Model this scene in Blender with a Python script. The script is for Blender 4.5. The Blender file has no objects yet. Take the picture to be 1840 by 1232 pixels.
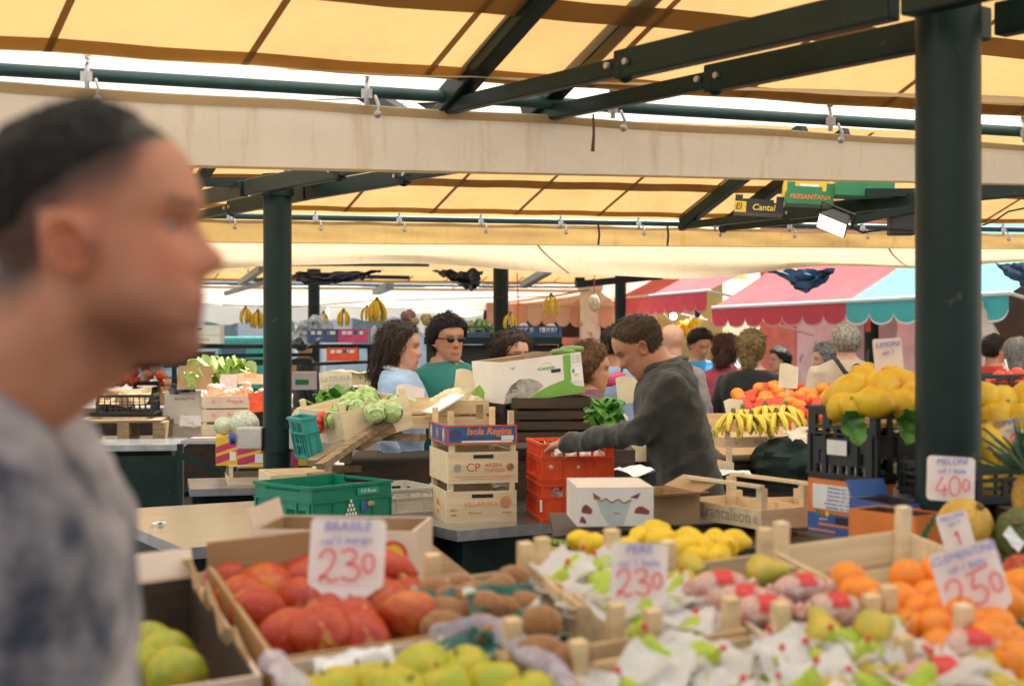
import bpy, math, random
from mathutils import Vector, Matrix, noise
R = math.radians
PI = math.pi
random.seed(7)
scene = bpy.context.scene
COL = scene.collection
F, CX, HY, CZ = 2556.0, 920.0, 606.0, 1.7       # the lens in photo pixels, the horizon row, the eye height

def P(px, py, Y):
    return Vector(((px-CX)*Y/F, Y, CZ-(py-HY)*Y/F))
def PZ(px, py, z):
    return P(px, py, (CZ-z)*F/(py-HY))
def V(*a): return Vector(a)
def rnd(a, b): return random.uniform(a, b)
def lin(r, g, b):
    def f(c):
        c /= 255.0
        return c/12.92 if c <= .04045 else ((c+.055)/1.055)**2.4
    return (f(r), f(g), f(b))
def T(x, y=None, z=None):
    return Matrix.Translation(x if y is None else (x, y, z))
def RX(a): return Matrix.Rotation(R(a), 4, 'X')
def RY(a): return Matrix.Rotation(R(a), 4, 'Y')
def RZ(a): return Matrix.Rotation(R(a), 4, 'Z')
def SC(x, y, z): return Matrix.Diagonal((x, y, z, 1))

# ---------------------------------------------------------------- materials
def _nodes(name):
    m = bpy.data.materials.new(name); m.use_nodes = True
    nt = m.node_tree; nt.nodes.clear()
    out = nt.nodes.new('ShaderNodeOutputMaterial')
    return m, nt, out
def _coord(nt, stretch=None, gen=False):
    tc = nt.nodes.new('ShaderNodeTexCoord')
    o = tc.outputs['Object']
    if stretch:
        mp = nt.nodes.new('ShaderNodeMapping'); mp.inputs['Scale'].default_value = stretch
        nt.links.new(o, mp.inputs['Vector']); o = mp.outputs['Vector']
    return o
def _noise(nt, co, scale, detail=4, rough=.55):
    n = nt.nodes.new('ShaderNodeTexNoise')
    n.inputs['Scale'].default_value = scale; n.inputs['Detail'].default_value = detail
    n.inputs['Roughness'].default_value = rough
    nt.links.new(co, n.inputs['Vector'])
    return n.outputs['Fac']
def _ramp(nt, fac, stops):
    r = nt.nodes.new('ShaderNodeValToRGB')
    e = r.color_ramp.elements
    while len(e) < len(stops): e.new(.5)
    for k, (p, c) in enumerate(stops):
        e[k].position = p; e[k].color = (*c, 1)
    nt.links.new(fac, r.inputs['Fac'])
    return r.outputs['Color']
def shade(c, k): return tuple(min(1, x*k) for x in c)
def mat(name, col, rough=.6, var=.18, scale=8, col2=None, bump=0, bscale=60, metal=0, spec=.5, stretch=None,
        attr=None, spots=None, sheen=0, sss=0, coat=0):
    m, nt, out = _nodes(name)
    b = nt.nodes.new('ShaderNodeBsdfPrincipled')
    nt.links.new(b.outputs[0], out.inputs['Surface'])
    b.inputs['Roughness'].default_value = rough; b.inputs['Metallic'].default_value = metal
    b.inputs['Specular IOR Level'].default_value = spec
    if coat: b.inputs['Coat Weight'].default_value = coat
    if sheen: b.inputs['Sheen Weight'].default_value = sheen
    co = _coord(nt, stretch)
    c2 = col2 if col2 else shade(col, 1-var)
    c1 = col if col2 else shade(col, 1+var*.6)
    c = _ramp(nt, _noise(nt, co, scale), [(.36, c2), (.64, c1)])
    if spots:
        sp = _ramp(nt, _noise(nt, co, spots[1], 2), [(spots[2], (0, 0, 0)), (spots[2]+.06, (1, 1, 1))])
        mx = nt.nodes.new('ShaderNodeMix'); mx.data_type = 'RGBA'
        nt.links.new(sp, mx.inputs['Factor']); nt.links.new(c, mx.inputs['A']); mx.inputs['B'].default_value = (*spots[0], 1)
        c = mx.outputs['Result']
    if attr:
        at = nt.nodes.new('ShaderNodeAttribute'); at.attribute_name = attr
        mx = nt.nodes.new('ShaderNodeMix'); mx.data_type = 'RGBA'; mx.blend_type = 'MULTIPLY'
        mx.inputs['Factor'].default_value = 1
        nt.links.new(c, mx.inputs['A']); nt.links.new(at.outputs['Color'], mx.inputs['B'])
        c = mx.outputs['Result']
    nt.links.new(c, b.inputs['Base Color'])
    if sss:
        b.inputs['Subsurface Weight'].default_value = sss; b.inputs['Subsurface Radius'].default_value = (.02, .008, .004)
        b.inputs['Subsurface Scale'].default_value = .3
    if bump:
        bp = nt.nodes.new('ShaderNodeBump'); bp.inputs['Strength'].default_value = bump; bp.inputs['Distance'].default_value = .01
        nt.links.new(_noise(nt, co, bscale, 3), bp.inputs['Height']); nt.links.new(bp.outputs[0], b.inputs['Normal'])
    return m
def canvas(name, col, trans, mixf=.6, var=.08, stain=None, scale=2.2):
    """woven cloth that lets daylight through"""
    m, nt, out = _nodes(name)
    d = nt.nodes.new('ShaderNodeBsdfDiffuse'); t = nt.nodes.new('ShaderNodeBsdfTranslucent')
    mx = nt.nodes.new('ShaderNodeMixShader'); mx.inputs[0].default_value = mixf
    nt.links.new(d.outputs[0], mx.inputs[1]); nt.links.new(t.outputs[0], mx.inputs[2]); nt.links.new(mx.outputs[0], out.inputs['Surface'])
    co = _coord(nt)
    f = _noise(nt, co, scale, 6, .65)
    c1 = _ramp(nt, f, [(.3, shade(col, 1-var*2)), (.6, col)])
    c2 = _ramp(nt, f, [(.3, shade(trans, 1-var*2)), (.6, trans)])
    if stain:
        s = _ramp(nt, _noise(nt, _coord(nt, (9, 9, .9)), 1.6, 5, .7), [(.56, (1, 1, 1)), (.78, stain)])
        for k, c in ((0, c1), (1, c2)):
            mm = nt.nodes.new('ShaderNodeMix'); mm.data_type = 'RGBA'; mm.blend_type = 'MULTIPLY'; mm.inputs['Factor'].default_value = 1
            nt.links.new(c, mm.inputs['A']); nt.links.new(s, mm.inputs['B'])
            if k == 0: c1 = mm.outputs['Result']
            else: c2 = mm.outputs['Result']
    nt.links.new(c1, d.inputs['Color']); nt.links.new(c2, t.inputs['Color'])
    bp = nt.nodes.new('ShaderNodeBump'); bp.inputs['Strength'].default_value = .35; bp.inputs['Distance'].default_value = .02
    nt.links.new(_noise(nt, co, 7, 4), bp.inputs['Height'])
    nt.links.new(bp.outputs[0], d.inputs['Normal']); nt.links.new(bp.outputs[0], t.inputs['Normal'])
    return m
def emit(name, col, k):
    m, nt, out = _nodes(name)
    e = nt.nodes.new('ShaderNodeEmission'); e.inputs[0].default_value = (*col, 1); e.inputs[1].default_value = k
    nt.links.new(e.outputs[0], out.inputs['Surface'])
    return m
def film(name, col, rough=.15, alpha=.5):
    m, nt, out = _nodes(name)
    g = nt.nodes.new('ShaderNodeBsdfPrincipled'); g.inputs['Base Color'].default_value = (*col, 1); g.inputs['Roughness'].default_value = rough
    t = nt.nodes.new('ShaderNodeBsdfTransparent'); mx = nt.nodes.new('ShaderNodeMixShader')
    co = _coord(nt)
    f = _ramp(nt, _noise(nt, co, 30, 3), [(.3, (alpha*.7,)*3), (.7, (min(1, alpha*1.3),)*3)])
    nt.links.new(f, mx.inputs[0])
    nt.links.new(t.outputs[0], mx.inputs[1]); nt.links.new(g.outputs[0], mx.inputs[2]); nt.links.new(mx.outputs[0], out.inputs['Surface'])
    bp = nt.nodes.new('ShaderNodeBump'); bp.inputs['Strength'].default_value = .6; bp.inputs['Distance'].default_value = .01
    nt.links.new(_noise(nt, co, 40, 2), bp.inputs['Height']); nt.links.new(bp.outputs[0], g.inputs['Normal'])
    return m

# ---------------------------------------------------------------- mesh builder
class MB:
    def __init__(s): s.v = []; s.f = []; s.mi = []; s.cur = 0
    def add(s, vs, fs, M=None):
        o = len(s.v)
        s.v += [tuple(M @ Vector(v)) if M else tuple(v) for v in vs]
        for f in fs: s.f.append(tuple(i+o for i in f)); s.mi.append(s.cur)
        return s
    def box(s, x0, x1, y0, y1, z0, z1, M=None):
        vs = [(x, y, z) for z in (z0, z1) for y in (y0, y1) for x in (x0, x1)]
        return s.add(vs, [(0, 2, 3, 1), (4, 5, 7, 6), (0, 1, 5, 4), (2, 6, 7, 3), (0, 4, 6, 2), (1, 3, 7, 5)], M)
    def cbox(s, c, d, M=None):
        return s.box(c[0]-d[0]/2, c[0]+d[0]/2, c[1]-d[1]/2, c[1]+d[1]/2, c[2]-d[2]/2, c[2]+d[2]/2, M)
    def bar(s, a, b, w, h, up=(0, 0, 1)):
        a = Vector(a); b = Vector(b); x = (b-a); L = x.length; x.normalize()
        u = Vector(up); y = u.cross(x)
        if y.length < 1e-4: y = Vector((0, 1, 0)).cross(x)
        y.normalize(); z = x.cross(y)
        M = Matrix((x, y, z)).transposed().to_4x4(); M.translation = a
        return s.box(0, L, -w/2, w/2, -h/2, h/2, M)
    def tube(s, path, rad, n=10, cap=True, M=None, flat=1.0):
        path = [Vector(p) for p in path]
        if not hasattr(rad, '__len__'): rad = [rad]*len(path)
        vs = []; fs = []
        t0 = (path[1]-path[0]).normalized()
        u = t0.orthogonal().normalized()
        for i, p in enumerate(path):
            t = (path[min(i+1, len(path)-1)]-path[max(i-1, 0)])
            if t.length < 1e-7: t = t0
            t = t.normalized(); u = (u-t*u.dot(t))
            u = u.normalized() if u.length > 1e-6 else t.orthogonal().normalized()
            w = t.cross(u); t0 = t
            for k in range(n):
                a = 2*PI*k/n
                vs.append(p+(u*math.cos(a)+w*(math.sin(a)*flat))*rad[i])
        m = len(path)
        for i in range(m-1):
            for k in range(n):
                k2 = (k+1) % n
                fs.append((i*n+k, i*n+k2, (i+1)*n+k2, (i+1)*n+k))
        if cap:
            fs.append(tuple(range(n-1, -1, -1))); fs.append(tuple((m-1)*n+k for k in range(n)))
        return s.add(vs, fs, M)
    def capsule(s, a, b, ra, rb, n=14, sq=1.0):
        a = Vector(a); b = Vector(b); d = b-a; L = max(d.length, 1e-5); d = d/L
        path = []; rad = []
        for k in range(5):
            q = PI/2*k/4; path.append(a-d*(ra*math.cos(q))); rad.append(max(ra*math.sin(q), ra*.05))
        for k in range(1, 4):
            f = k/4; path.append(a+d*L*f); rad.append(ra+(rb-ra)*f)
        for k in range(5):
            q = PI/2*k/4; path.append(b+d*(rb*math.sin(q))); rad.append(max(rb*math.cos(q), rb*.05))
        return s.tube(path, rad, n)
    def rings(s, rows, closed=True, cap=True, M=None):
        """rows of equally many points, lofted"""
        n = len(rows[0]); vs = [p for r in rows for p in r]; fs = []
        for i in range(len(rows)-1):
            for k in range(n if closed else n-1):
                k2 = (k+1) % n
                fs.append((i*n+k, i*n+k2, (i+1)*n+k2, (i+1)*n+k))
        if cap and closed:
            fs.append(tuple(range(n-1, -1, -1))); fs.append(tuple((len(rows)-1)*n+k for k in range(n)))
        return s.add(vs, fs, M)
    def lathe(s, prof, n=20, M=None, wob=None):
        rows = []
        for (r, z) in prof:
            rows.append([((r*(wob(2*PI*k/n, z) if wob else 1))*math.cos(2*PI*k/n), (r*(wob(2*PI*k/n, z) if wob else 1))*math.sin(2*PI*k/n), z) for k in range(n)])
        return s.rings(rows, True, True, M)
    def ball(s, c, r, n=16, m=10, M=None, f=None):
        if not hasattr(r, '__len__'): r = (r, r, r)
        rows = []
        for i in range(1, m):
            q = PI*i/m-PI/2
            rows.append([(math.cos(q)*math.cos(2*PI*k/n), math.cos(q)*math.sin(2*PI*k/n), math.sin(q)) for k in range(n)])
        vs = [p for row in rows for p in row]+[(0, 0, -1), (0, 0, 1)]
        if f: vs = [f(Vector(p)) for p in vs]
        vs = [(c[0]+p[0]*r[0], c[1]+p[1]*r[1], c[2]+p[2]*r[2]) for p in vs]
        fs = []
        L = len(rows)
        for i in range(L-1):
            for k in range(n):
                fs.append((i*n+k, i*n+(k+1) % n, (i+1)*n+(k+1) % n, (i+1)*n+k))
        b, t = L*n, L*n+1
        for k in range(n):
            fs.append((b, (k+1) % n, k)); fs.append((t, (L-1)*n+k, (L-1)*n+(k+1) % n))
        return s.add(vs, fs, M)
    def grid(s, nu, nv, fn, thick=0, M=None):
        """sheet fn(i/nu, j/nv) -> point; thick > 0 gives it a back side"""
        vs = []; fs = []
        pts = [[Vector(fn(i/nu, j/nv)) for j in range(nv+1)] for i in range(nu+1)]
        for r in pts: vs += r
        w = nv+1
        for i in range(nu):
            for j in range(nv): fs.append((i*w+j, (i+1)*w+j, (i+1)*w+j+1, i*w+j+1))
        if thick:
            o = len(vs)
            nor = [[None]*(nv+1) for _ in range(nu+1)]
            for i in range(nu+1):
                for j in range(nv+1):
                    a = pts[min(i+1, nu)][j]-pts[max(i-1, 0)][j]; b = pts[i][min(j+1, nv)]-pts[i][max(j-1, 0)]
                    c = a.cross(b); nor[i][j] = c.normalized() if c.length > 1e-9 else Vector((0, 0, 1))
            for i in range(nu+1):
                for j in range(nv+1): vs.append(pts[i][j]-nor[i][j]*thick)
            for i in range(nu):
                for j in range(nv): fs.append((o+i*w+j, o+i*w+j+1, o+(i+1)*w+j+1, o+(i+1)*w+j))
            for i in range(nu):
                fs.append((i*w, o+i*w, o+(i+1)*w, (i+1)*w)); fs.append((i*w+nv, (i+1)*w+nv, o+(i+1)*w+nv, o+i*w+nv))
            for j in range(nv):
                fs.append((j, j+1, o+j+1, o+j)); fs.append((nu*w+j, o+nu*w+j, o+nu*w+j+1, nu*w+j+1))
        return s.add(vs, fs, M)
    def panel(s, W, H, t, holes, M=None):
        """upright plate x 0..W, z 0..H, thickness t in y, with rectangular holes (x0,x1,z0,z1)"""
        xs = sorted({0, W, *[h[0] for h in holes], *[h[1] for h in holes]})
        zs = sorted({0, H, *[h[2] for h in holes], *[h[3] for h in holes]})
        def solid(i, j):
            if i < 0 or j < 0 or i >= len(xs)-1 or j >= len(zs)-1: return False
            x = (xs[i]+xs[i+1])/2; z = (zs[j]+zs[j+1])/2
            return not any(h[0] < x < h[1] and h[2] < z < h[3] for h in holes)
        for i in range(len(xs)-1):
            for j in range(len(zs)-1):
                if not solid(i, j): continue
                a, b, c, d = xs[i], xs[i+1], zs[j], zs[j+1]
                q = [(a, 0, c), (b, 0, c), (b, 0, d), (a, 0, d)]; k = [(x, t, z) for x, y, z in q]
                fs = [(0, 1, 2, 3), (7, 6, 5, 4)]
                if not solid(i-1, j): fs.append((0, 3, 7, 4))
                if not solid(i+1, j): fs.append((1, 5, 6, 2))
                if not solid(i, j-1): fs.append((0, 4, 5, 1))
                if not solid(i, j+1): fs.append((3, 2, 6, 7))
                s.add(q+k, fs, M)
        return s
    def mesh(s, name, mats, smooth=True, angle=40):
        me = bpy.data.meshes.new(name)
        me.from_pydata(s.v, [], s.f)
        for m in (mats if isinstance(mats, (list, tuple)) else [mats]): me.materials.append(m)
        if max(s.mi, default=0): me.polygons.foreach_set('material_index', s.mi)
        if smooth:
            me.polygons.foreach_set('use_smooth', [True]*len(me.polygons))
            try: me.set_sharp_from_angle(angle=R(angle))
            except Exception: pass
        me.update()
        return me
    def build(s, name, mats, parent=None, M=None, smooth=True, angle=40):
        return link(name, s.mesh(name, mats, smooth, angle), parent, M)

def link(name, data, parent=None, M=None):
    o = bpy.data.objects.new(name, data); COL.objects.link(o)
    if parent is not None: o.parent = parent
    if M is not None: o.matrix_basis = M
    return o
def tag(o, label, cat, group=None, kind=None):
    if label: o['label'] = label
    if cat: o['category'] = cat
    if group: o['group'] = group
    if kind: o['kind'] = kind
    return o
def thing(name, label, cat, M=None, group=None):
    o = link(name, None, None, M); o.empty_display_size = .05
    return tag(o, label, cat, group)
def structure(o):
    o['kind'] = 'structure'; return o
def kids(o): return [c for c in bpy.data.objects if c.parent == o]
_tree = {}
def copy_tree(o, M=None, label=None, parent=None, group=None):
    c = o.copy(); COL.objects.link(c)
    if parent is not None: c.parent = parent
    if M is not None: c.matrix_basis = M
    if label: c['label'] = label
    if group: c['group'] = group
    if o.name not in _tree: _tree[o.name] = kids(o)
    for k in _tree[o.name]: copy_tree(k, None, None, c)
    return c
def bevel(o, w=.004, seg=2):
    m = o.modifiers.new('bevel', 'BEVEL'); m.width = w; m.segments = seg; m.limit_method = 'ANGLE'
    return o
def remesh(mb, name, vox, smooth=6, fn=None, fac=.5):
    """union of overlapping closed shapes as one continuous skin"""
    me = mb.mesh(name, [], False)
    o = bpy.data.objects.new(name, me); COL.objects.link(o)
    m = o.modifiers.new('r', 'REMESH'); m.mode = 'VOXEL'; m.voxel_size = vox; m.use_smooth_shade = True
    if smooth:
        k = o.modifiers.new('s', 'SMOOTH'); k.iterations = smooth; k.factor = fac
    dg = bpy.context.evaluated_depsgraph_get()
    out = bpy.data.meshes.new_from_object(o.evaluated_get(dg), depsgraph=dg)
    bpy.data.objects.remove(o); bpy.data.meshes.remove(me)
    out.name = name
    if fn:
        n = len(out.vertices); cs = [0.0]*(3*n); ns = [0.0]*(3*n)
        out.vertices.foreach_get('co', cs); out.vertices.foreach_get('normal', ns)
        res = []
        for i in range(0, 3*n, 3): res += fn(Vector(cs[i:i+3]), Vector(ns[i:i+3]))[:]
        out.vertices.foreach_set('co', res)
        out.update()
    out.polygons.foreach_set('use_smooth', [True]*len(out.polygons))
    return out
def paint(me, fn, name='tint', zmin=-9):
    a = me.color_attributes.new(name, 'FLOAT_COLOR', 'POINT')
    buf = []
    one = [1.0]*4
    for v in me.vertices: buf += [*fn(v.co), 1.0] if v.co.z > zmin else one
    a.data.foreach_set('color', buf)
def setmat(me, m): me.materials.clear(); me.materials.append(m); return me

FRONT = RX(90)       # lettering that faces local -y
def text(s, size, m, parent, M, name='lettering', shear=0, align='CENTER', off=0, space=1.0):
    cu = bpy.data.curves.new(name, 'FONT'); cu.body = s; cu.size = size; cu.align_x = align; cu.align_y = 'CENTER'
    cu.shear = shear; cu.extrude = .0004; cu.offset = off; cu.space_character = space; cu.resolution_u = 3
    o = bpy.data.objects.new(name, cu); COL.objects.link(o)
    dg = bpy.context.evaluated_depsgraph_get()
    me = bpy.data.meshes.new_from_object(o.evaluated_get(dg), depsgraph=dg)
    bpy.data.objects.remove(o); bpy.data.curves.remove(cu)
    me.materials.clear(); me.materials.append(m)
    return link(name, me, parent, M)
def spline(pts, k=5):
    pts = [Vector((p[0], p[1], 0)) for p in pts]; out = []
    for i in range(len(pts)-1):
        a = pts[max(i-1, 0)]; b = pts[i]; c = pts[i+1]; d = pts[min(i+2, len(pts)-1)]
        for j in range(k):
            t = j/k
            out.append(.5*((2*b)+(c-a)*t+(2*a-5*b+4*c-d)*t*t+(3*b-a-3*c+d)*t**3))
    out.append(pts[-1]); return out
GLYPH = {
 '2': [[(.02, .72), (.18, .97), (.42, .98), (.52, .78), (.4, .45), (.1, .1), (.02, .0), (.08, .16), (.22, .12), (.38, -.04), (.62, .06)]],
 '3': [[(.02, .88), (.28, 1), (.5, .86), (.42, .62), (.18, .52), (.5, .44), (.6, .2), (.36, -.02), (.0, .1)]],
 '0': [[(.3, 1), (.04, .7), (.06, .2), (.3, 0), (.54, .25), (.56, .75), (.32, 1.0)]],
 '5': [[(.3, .95), (.14, .55), (.4, .58), (.54, .34), (.34, .04), (.04, .06)], [(.05, 1.0), (.85, 1.12)]],
 '4': [[(.42, 1), (.02, .3), (.62, .36)], [(.5, .62), (.44, -.06)]],
 ',': [[(.1, .12), (.05, -.14)]], '1': [[(.1, .7), (.35, 1), (.32, 0)]]}
def ribbon(mb, pts, w):
    n = len(pts); rows = []
    for i, p in enumerate(pts):
        t = (pts[min(i+1, n-1)]-pts[max(i-1, 0)]).normalized(); q = Vector((-t.y, t.x, 0))*(w/2)
        rows.append((p-q, p+q))
    vs = [Vector((a.x, a.y, zz)) for a, b in rows for a, zz in ((a, 0), (b, 0), (a, .0006), (b, .0006))]
    fs = []
    for i in range(n-1):
        o = i*4; k = o+4
        fs += [(o+2, k+2, k+3, o+3), (o, o+1, k+1, k), (o, k, k+2, o+2), (o+1, o+3, k+3, k+1)]
    mb.add(vs, fs)
def figures(s, h, w):
    """handwritten figures, 's' like '2 3 0'; a small raised last figure is written with '^'"""
    mb = MB(); x = 0; sm = 1; up = 0
    for ch in s:
        if ch == ' ': x += h*.12; continue
        if ch == '^': sm = .62; up = .22; continue
        for st in GLYPH[ch]:
            ribbon(mb, [Vector((x+p.x*h*sm, (p.y*sm+up)*h+rnd(-.01, .01)*h, 0)) for p in spline(st)], w)
        x += h*sm*(.72 if ch != ',' else .25)
    for i, v in enumerate(mb.v): mb.v[i] = (v[0]-x/2+h*.04, v[1]-h/2, v[2])
    return mb
# ---------------------------------------------------------------- palette
M = {}
M['green_steel'] = mat('green_steel', (.0045, .019, .0155), .42, .3, 5, bump=.08, bscale=40, spec=.28, spots=((.05, .045, .035), 16, .70))
M['teal_steel'] = mat('teal_steel', (.02, .07, .07), .4, .25, 6)
M['grey_steel'] = mat('grey_steel', (.22, .26, .27), .4, .25, 8, metal=.4)
M['steel'] = mat('brushed_steel', (.56, .58, .60), .24, .10, 9, metal=.9, bump=.04, bscale=60, spots=((.36, .36, .36), 5, .68))
M['steel_edge'] = mat('steel_edge', (.42, .42, .43), .36, .2, 10, metal=.8)
M['zinc'] = mat('zinc_fitting', (.5, .5, .52), .35, .2, 20, metal=.7)
M['roof'] = canvas('yellow_canvas', (.60, .42, .20), (.385, .245, .10), .5, .09)
M['seam'] = canvas('seam_tape', (.30, .20, .11), (.24, .14, .06), .5)
M['hem'] = canvas('hem_band', (.40, .25, .10), (.36, .21, .06), .5)
M['purlin_shadow'] = canvas('purlin_shadow_band', (.30, .19, .09), (.22, .13, .05), .5)
M['valance'] = canvas('beige_canvas', (.84, .77, .68), (.66, .57, .46), .42, .06, stain=(.82, .74, .62))
M['valance_edge'] = canvas('beige_hem', (.56, .42, .24), (.5, .36, .2), .35)
M['tan'] = canvas('tan_canvas', (.55, .40, .20), (.55, .36, .13), .35, .1, stain=(.8, .7, .55))
M['cream'] = canvas('cream_canvas', (.62, .53, .39), (.50, .42, .29), .45, .06, stain=(.88, .80, .66))
M['white_canvas'] = canvas('white_canvas', (.85, .84, .80), (.85, .82, .76), .5, .04)
M['pink_canvas'] = canvas('pink_canvas', (.85, .56, .46), (.85, .42, .32), .5, .06)
M['pink_stripe'] = canvas('pale_stripe', (.88, .72, .62), (.88, .62, .5), .5, .06)
M['red_canvas'] = canvas('red_canvas', (.74, .16, .18), (.80, .14, .16), .5, .06)
M['teal_canvas'] = canvas('turquoise_canvas', (.18, .70, .68), (.15, .70, .68), .5, .05)
M['red_sunlit'] = canvas('sunlit_red_canvas', (.80, .25, .27), (.75, .2, .22), .5, .07)  # faded red made paler still, strong sunlight put into the slope's colour
M['teal_sunlit'] = canvas('sunlit_turquoise_canvas', (.36, .74, .74), (.30, .72, .70), .5, .05)  # turquoise for slopes, paler than the scallops: sunlight put into the colour
M['blue_tarp'] = mat('blue_tarp', (.03, .09, .18), .35, .4, 6, bump=.5, bscale=9)
M['black_bag'] = mat('black_bag', (.03, .035, .055), .22, .4, 10, bump=.9, bscale=22)
M['wood'] = mat('poplar_wood', (.74, .54, .30), .65, .16, 3, bump=.12, bscale=30, stretch=(1.2, 14, 14))
M['wood_pale'] = mat('pale_poplar', (.78, .62, .40), .65, .12, 3, bump=.1, bscale=30, stretch=(1.2, 14, 14))
M['wood_grey'] = mat('weathered_wood', (.30, .20, .11), .75, .35, 4, bump=.2, bscale=30, stretch=(1.2, 12, 12))
M['wood_dark'] = mat('dark_wood', (.055, .032, .018), .7, .4, 4, bump=.2, bscale=30, stretch=(1.2, 12, 12))
M['card'] = mat('brown_card', (.46, .29, .14), .75, .12, 6)
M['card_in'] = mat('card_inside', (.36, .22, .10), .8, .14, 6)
M['card_white'] = mat('white_card', (.80, .74, .66), .55, .05, 6)
M['card_pink'] = mat('printed_card', (.76, .60, .47), .6, .07, 9)
M['card_blue'] = mat('blue_card', (.045, .12, .38), .45, .12, 9)
M['card_orange'] = mat('orange_card', (.78, .22, .04), .5, .08, 9)
M['card_green'] = mat('green_card', (.20, .42, .06), .45, .1, 9)
M['card_dkgreen'] = mat('dark_green_card', (.02, .22, .09), .5, .1, 9)
M['card_yellow'] = mat('yellow_card', (.80, .52, .04), .5, .1, 9)
M['card_magenta'] = mat('magenta_card', (.55, .04, .16), .5, .1, 9)
M['card_black'] = mat('black_card', (.02, .018, .02), .5, .1, 9)
M['paper'] = mat('paper_card', (.82, .70, .64), .6, .05, 12)
M['paper_cream'] = mat('cream_paper', (.80, .68, .48), .65, .08, 12)
M['paper_white'] = mat('white_paper', (.82, .81, .80), .6, .05, 12)
M['tissue'] = canvas('tissue_paper', (.93, .90, .89), (.92, .88, .86), .38, .03, scale=14)
M['liner'] = mat('green_liner', (.02, .12, .09), .5, .3, 30, spots=((.62, .62, .5), 14, .56))
M['liner_pad'] = mat('dark_green_pad', (.008, .055, .045), .45, .3, 30, bump=.3, bscale=70)
M['ink_blue'] = mat('blue_ink', (.16, .17, .55), .6, .2, 60)
M['ink_red'] = mat('red_ink', (.80, .10, .12), .6, .15, 60)
M['print_red'] = mat('red_print', (.68, .10, .05), .6, .15, 60)
M['print_orange'] = mat('orange_print', (.82, .26, .05), .6, .1, 60)
M['print_black'] = mat('black_print', (.06, .05, .04), .6, .2, 60)
M['print_green'] = mat('green_print', (.05, .30, .07), .6, .2, 60)
M['print_white'] = mat('white_print', (.82, .80, .76), .6, .05, 60)
M['print_yellow'] = mat('yellow_print', (.85, .60, .05), .6, .05, 60)
M['print_grey'] = mat('grey_print', (.38, .34, .3), .6, .1, 60)
M['pl_green'] = mat('green_plastic', (.008, .20, .12), .35, .12, 14, spec=.5)
M['pl_red'] = mat('red_plastic', (.80, .085, .018), .35, .15, 14)
M['pl_black'] = mat('black_plastic', (.014, .016, .018), .4, .2, 14)
M['pl_blue'] = mat('blue_plastic', (.05, .085, .16), .4, .2, 14)
M['pl_pink'] = mat('pink_plastic', (.62, .06, .16), .4, .2, 14)
M['pl_white'] = mat('white_plastic', (.66, .60, .52), .45, .1, 14)
M['pl_dkgreen'] = mat('dark_green_plastic', (.01, .05, .035), .4, .2, 14)
M['pl_teal'] = mat('teal_plastic', (.03, .28, .24), .4, .2, 14)
M['socket'] = mat('socket_grey', (.50, .46, .42), .5, .1, 14)
M['socket_blue'] = mat('socket_blue', (.02, .06, .30), .4, .1, 14)
M['foam'] = mat('styrofoam', (.82, .80, .76), .7, .04, 40, bump=.1, bscale=200)
M['film'] = film('lilac_film', (.66, .62, .76), .12, .55)
M['clear'] = film('clear_film', (.85, .86, .86), .1, .4)
M['string'] = mat('brown_string', (.16, .06, .035), .8, .3, 40)
M['wire'] = mat('black_wire', (.015, .015, .015), .5, .2, 40)
M['bulb'] = emit('lit_bulb', (1, .80, .5), 14)
M['flood'] = emit('lit_flood', (1, .80, .52), 2.6)
M['asphalt'] = mat('asphalt', (.07, .068, .064), .8, .35, 9, bump=.3, bscale=120)
# produce
M['orange'] = mat('orange_peel', (.88, .27, .018), .42, .1, 1.5, bump=.14, bscale=26, sss=.08)
M['mango'] = mat('red_mango', (.40, .012, .012), .36, .2, 1.1, col2=(.52, .075, .018), sss=.05, spots=((.62, .30, .04), 1.3, .58))
M['mango_y'] = mat('orange_mango', (.62, .20, .03), .38, .2, 1.1, col2=(.46, .03, .018), sss=.05)
M['mango_g'] = mat('yellow_green_mango', (.62, .47, .035), .38, .2, 1.2, col2=(.30, .36, .03))
M['kiwi'] = mat('kiwi_skin', (.33, .14, .035), .75, .25, 4, bump=.25, bscale=16, sheen=.4)
M['green_pear'] = mat('green_pear', (.32, .50, .035), .4, .15, 1.3, col2=(.50, .56, .05), spots=((.35, .24, .06), 3, .70))
M['yellow_pear'] = mat('yellow_pear', (.66, .46, .06), .45, .15, 1.3, col2=(.44, .40, .05), spots=((.36, .2, .05), 5, .64))
M['apple'] = mat('green_apple', (.36, .42, .02), .38, .15, 1.3, col2=(.58, .46, .03), spots=((.25, .12, .03), 3.5, .74))
M['lemon'] = mat('lemon_peel', (.86, .58, .015), .4, .1, 1.8, bump=.14, bscale=18, sss=.06)
M['lemon_pale'] = mat('citron_peel', (.82, .56, .03), .45, .12, 1.2, bump=.2, bscale=12, col2=(.78, .42, .015))
M['banana'] = mat('banana_skin', (.78, .55, .04), .45, .12, 10, col2=(.62, .50, .05), spots=((.16, .09, .02), 26, .69))
M['banana_tip'] = mat('banana_tip', (.16, .12, .03), .7, .2, 20)
M['cabbage'] = mat('cabbage_leaf', (.52, .60, .30), .5, .2, 2, col2=(.34, .48, .14), bump=.4, bscale=5)
M['lettuce'] = mat('lettuce_leaf', (.30, .46, .08), .5, .3, 2.5, col2=(.48, .56, .22), bump=.4, bscale=5)
M['herb'] = mat('dark_leaf', (.045, .19, .02), .5, .4, 20, col2=(.12, .30, .03), bump=.3, bscale=50)
M['leaf'] = mat('fruit_leaf', (.10, .25, .04), .42, .3, 14, bump=.25, bscale=30)
M['curd'] = mat('cauliflower', (.76, .66, .42), .7, .1, 4, bump=.8, bscale=9)
M['garlic'] = mat('garlic_skin', (.76, .66, .58), .6, .12, 3)
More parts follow.
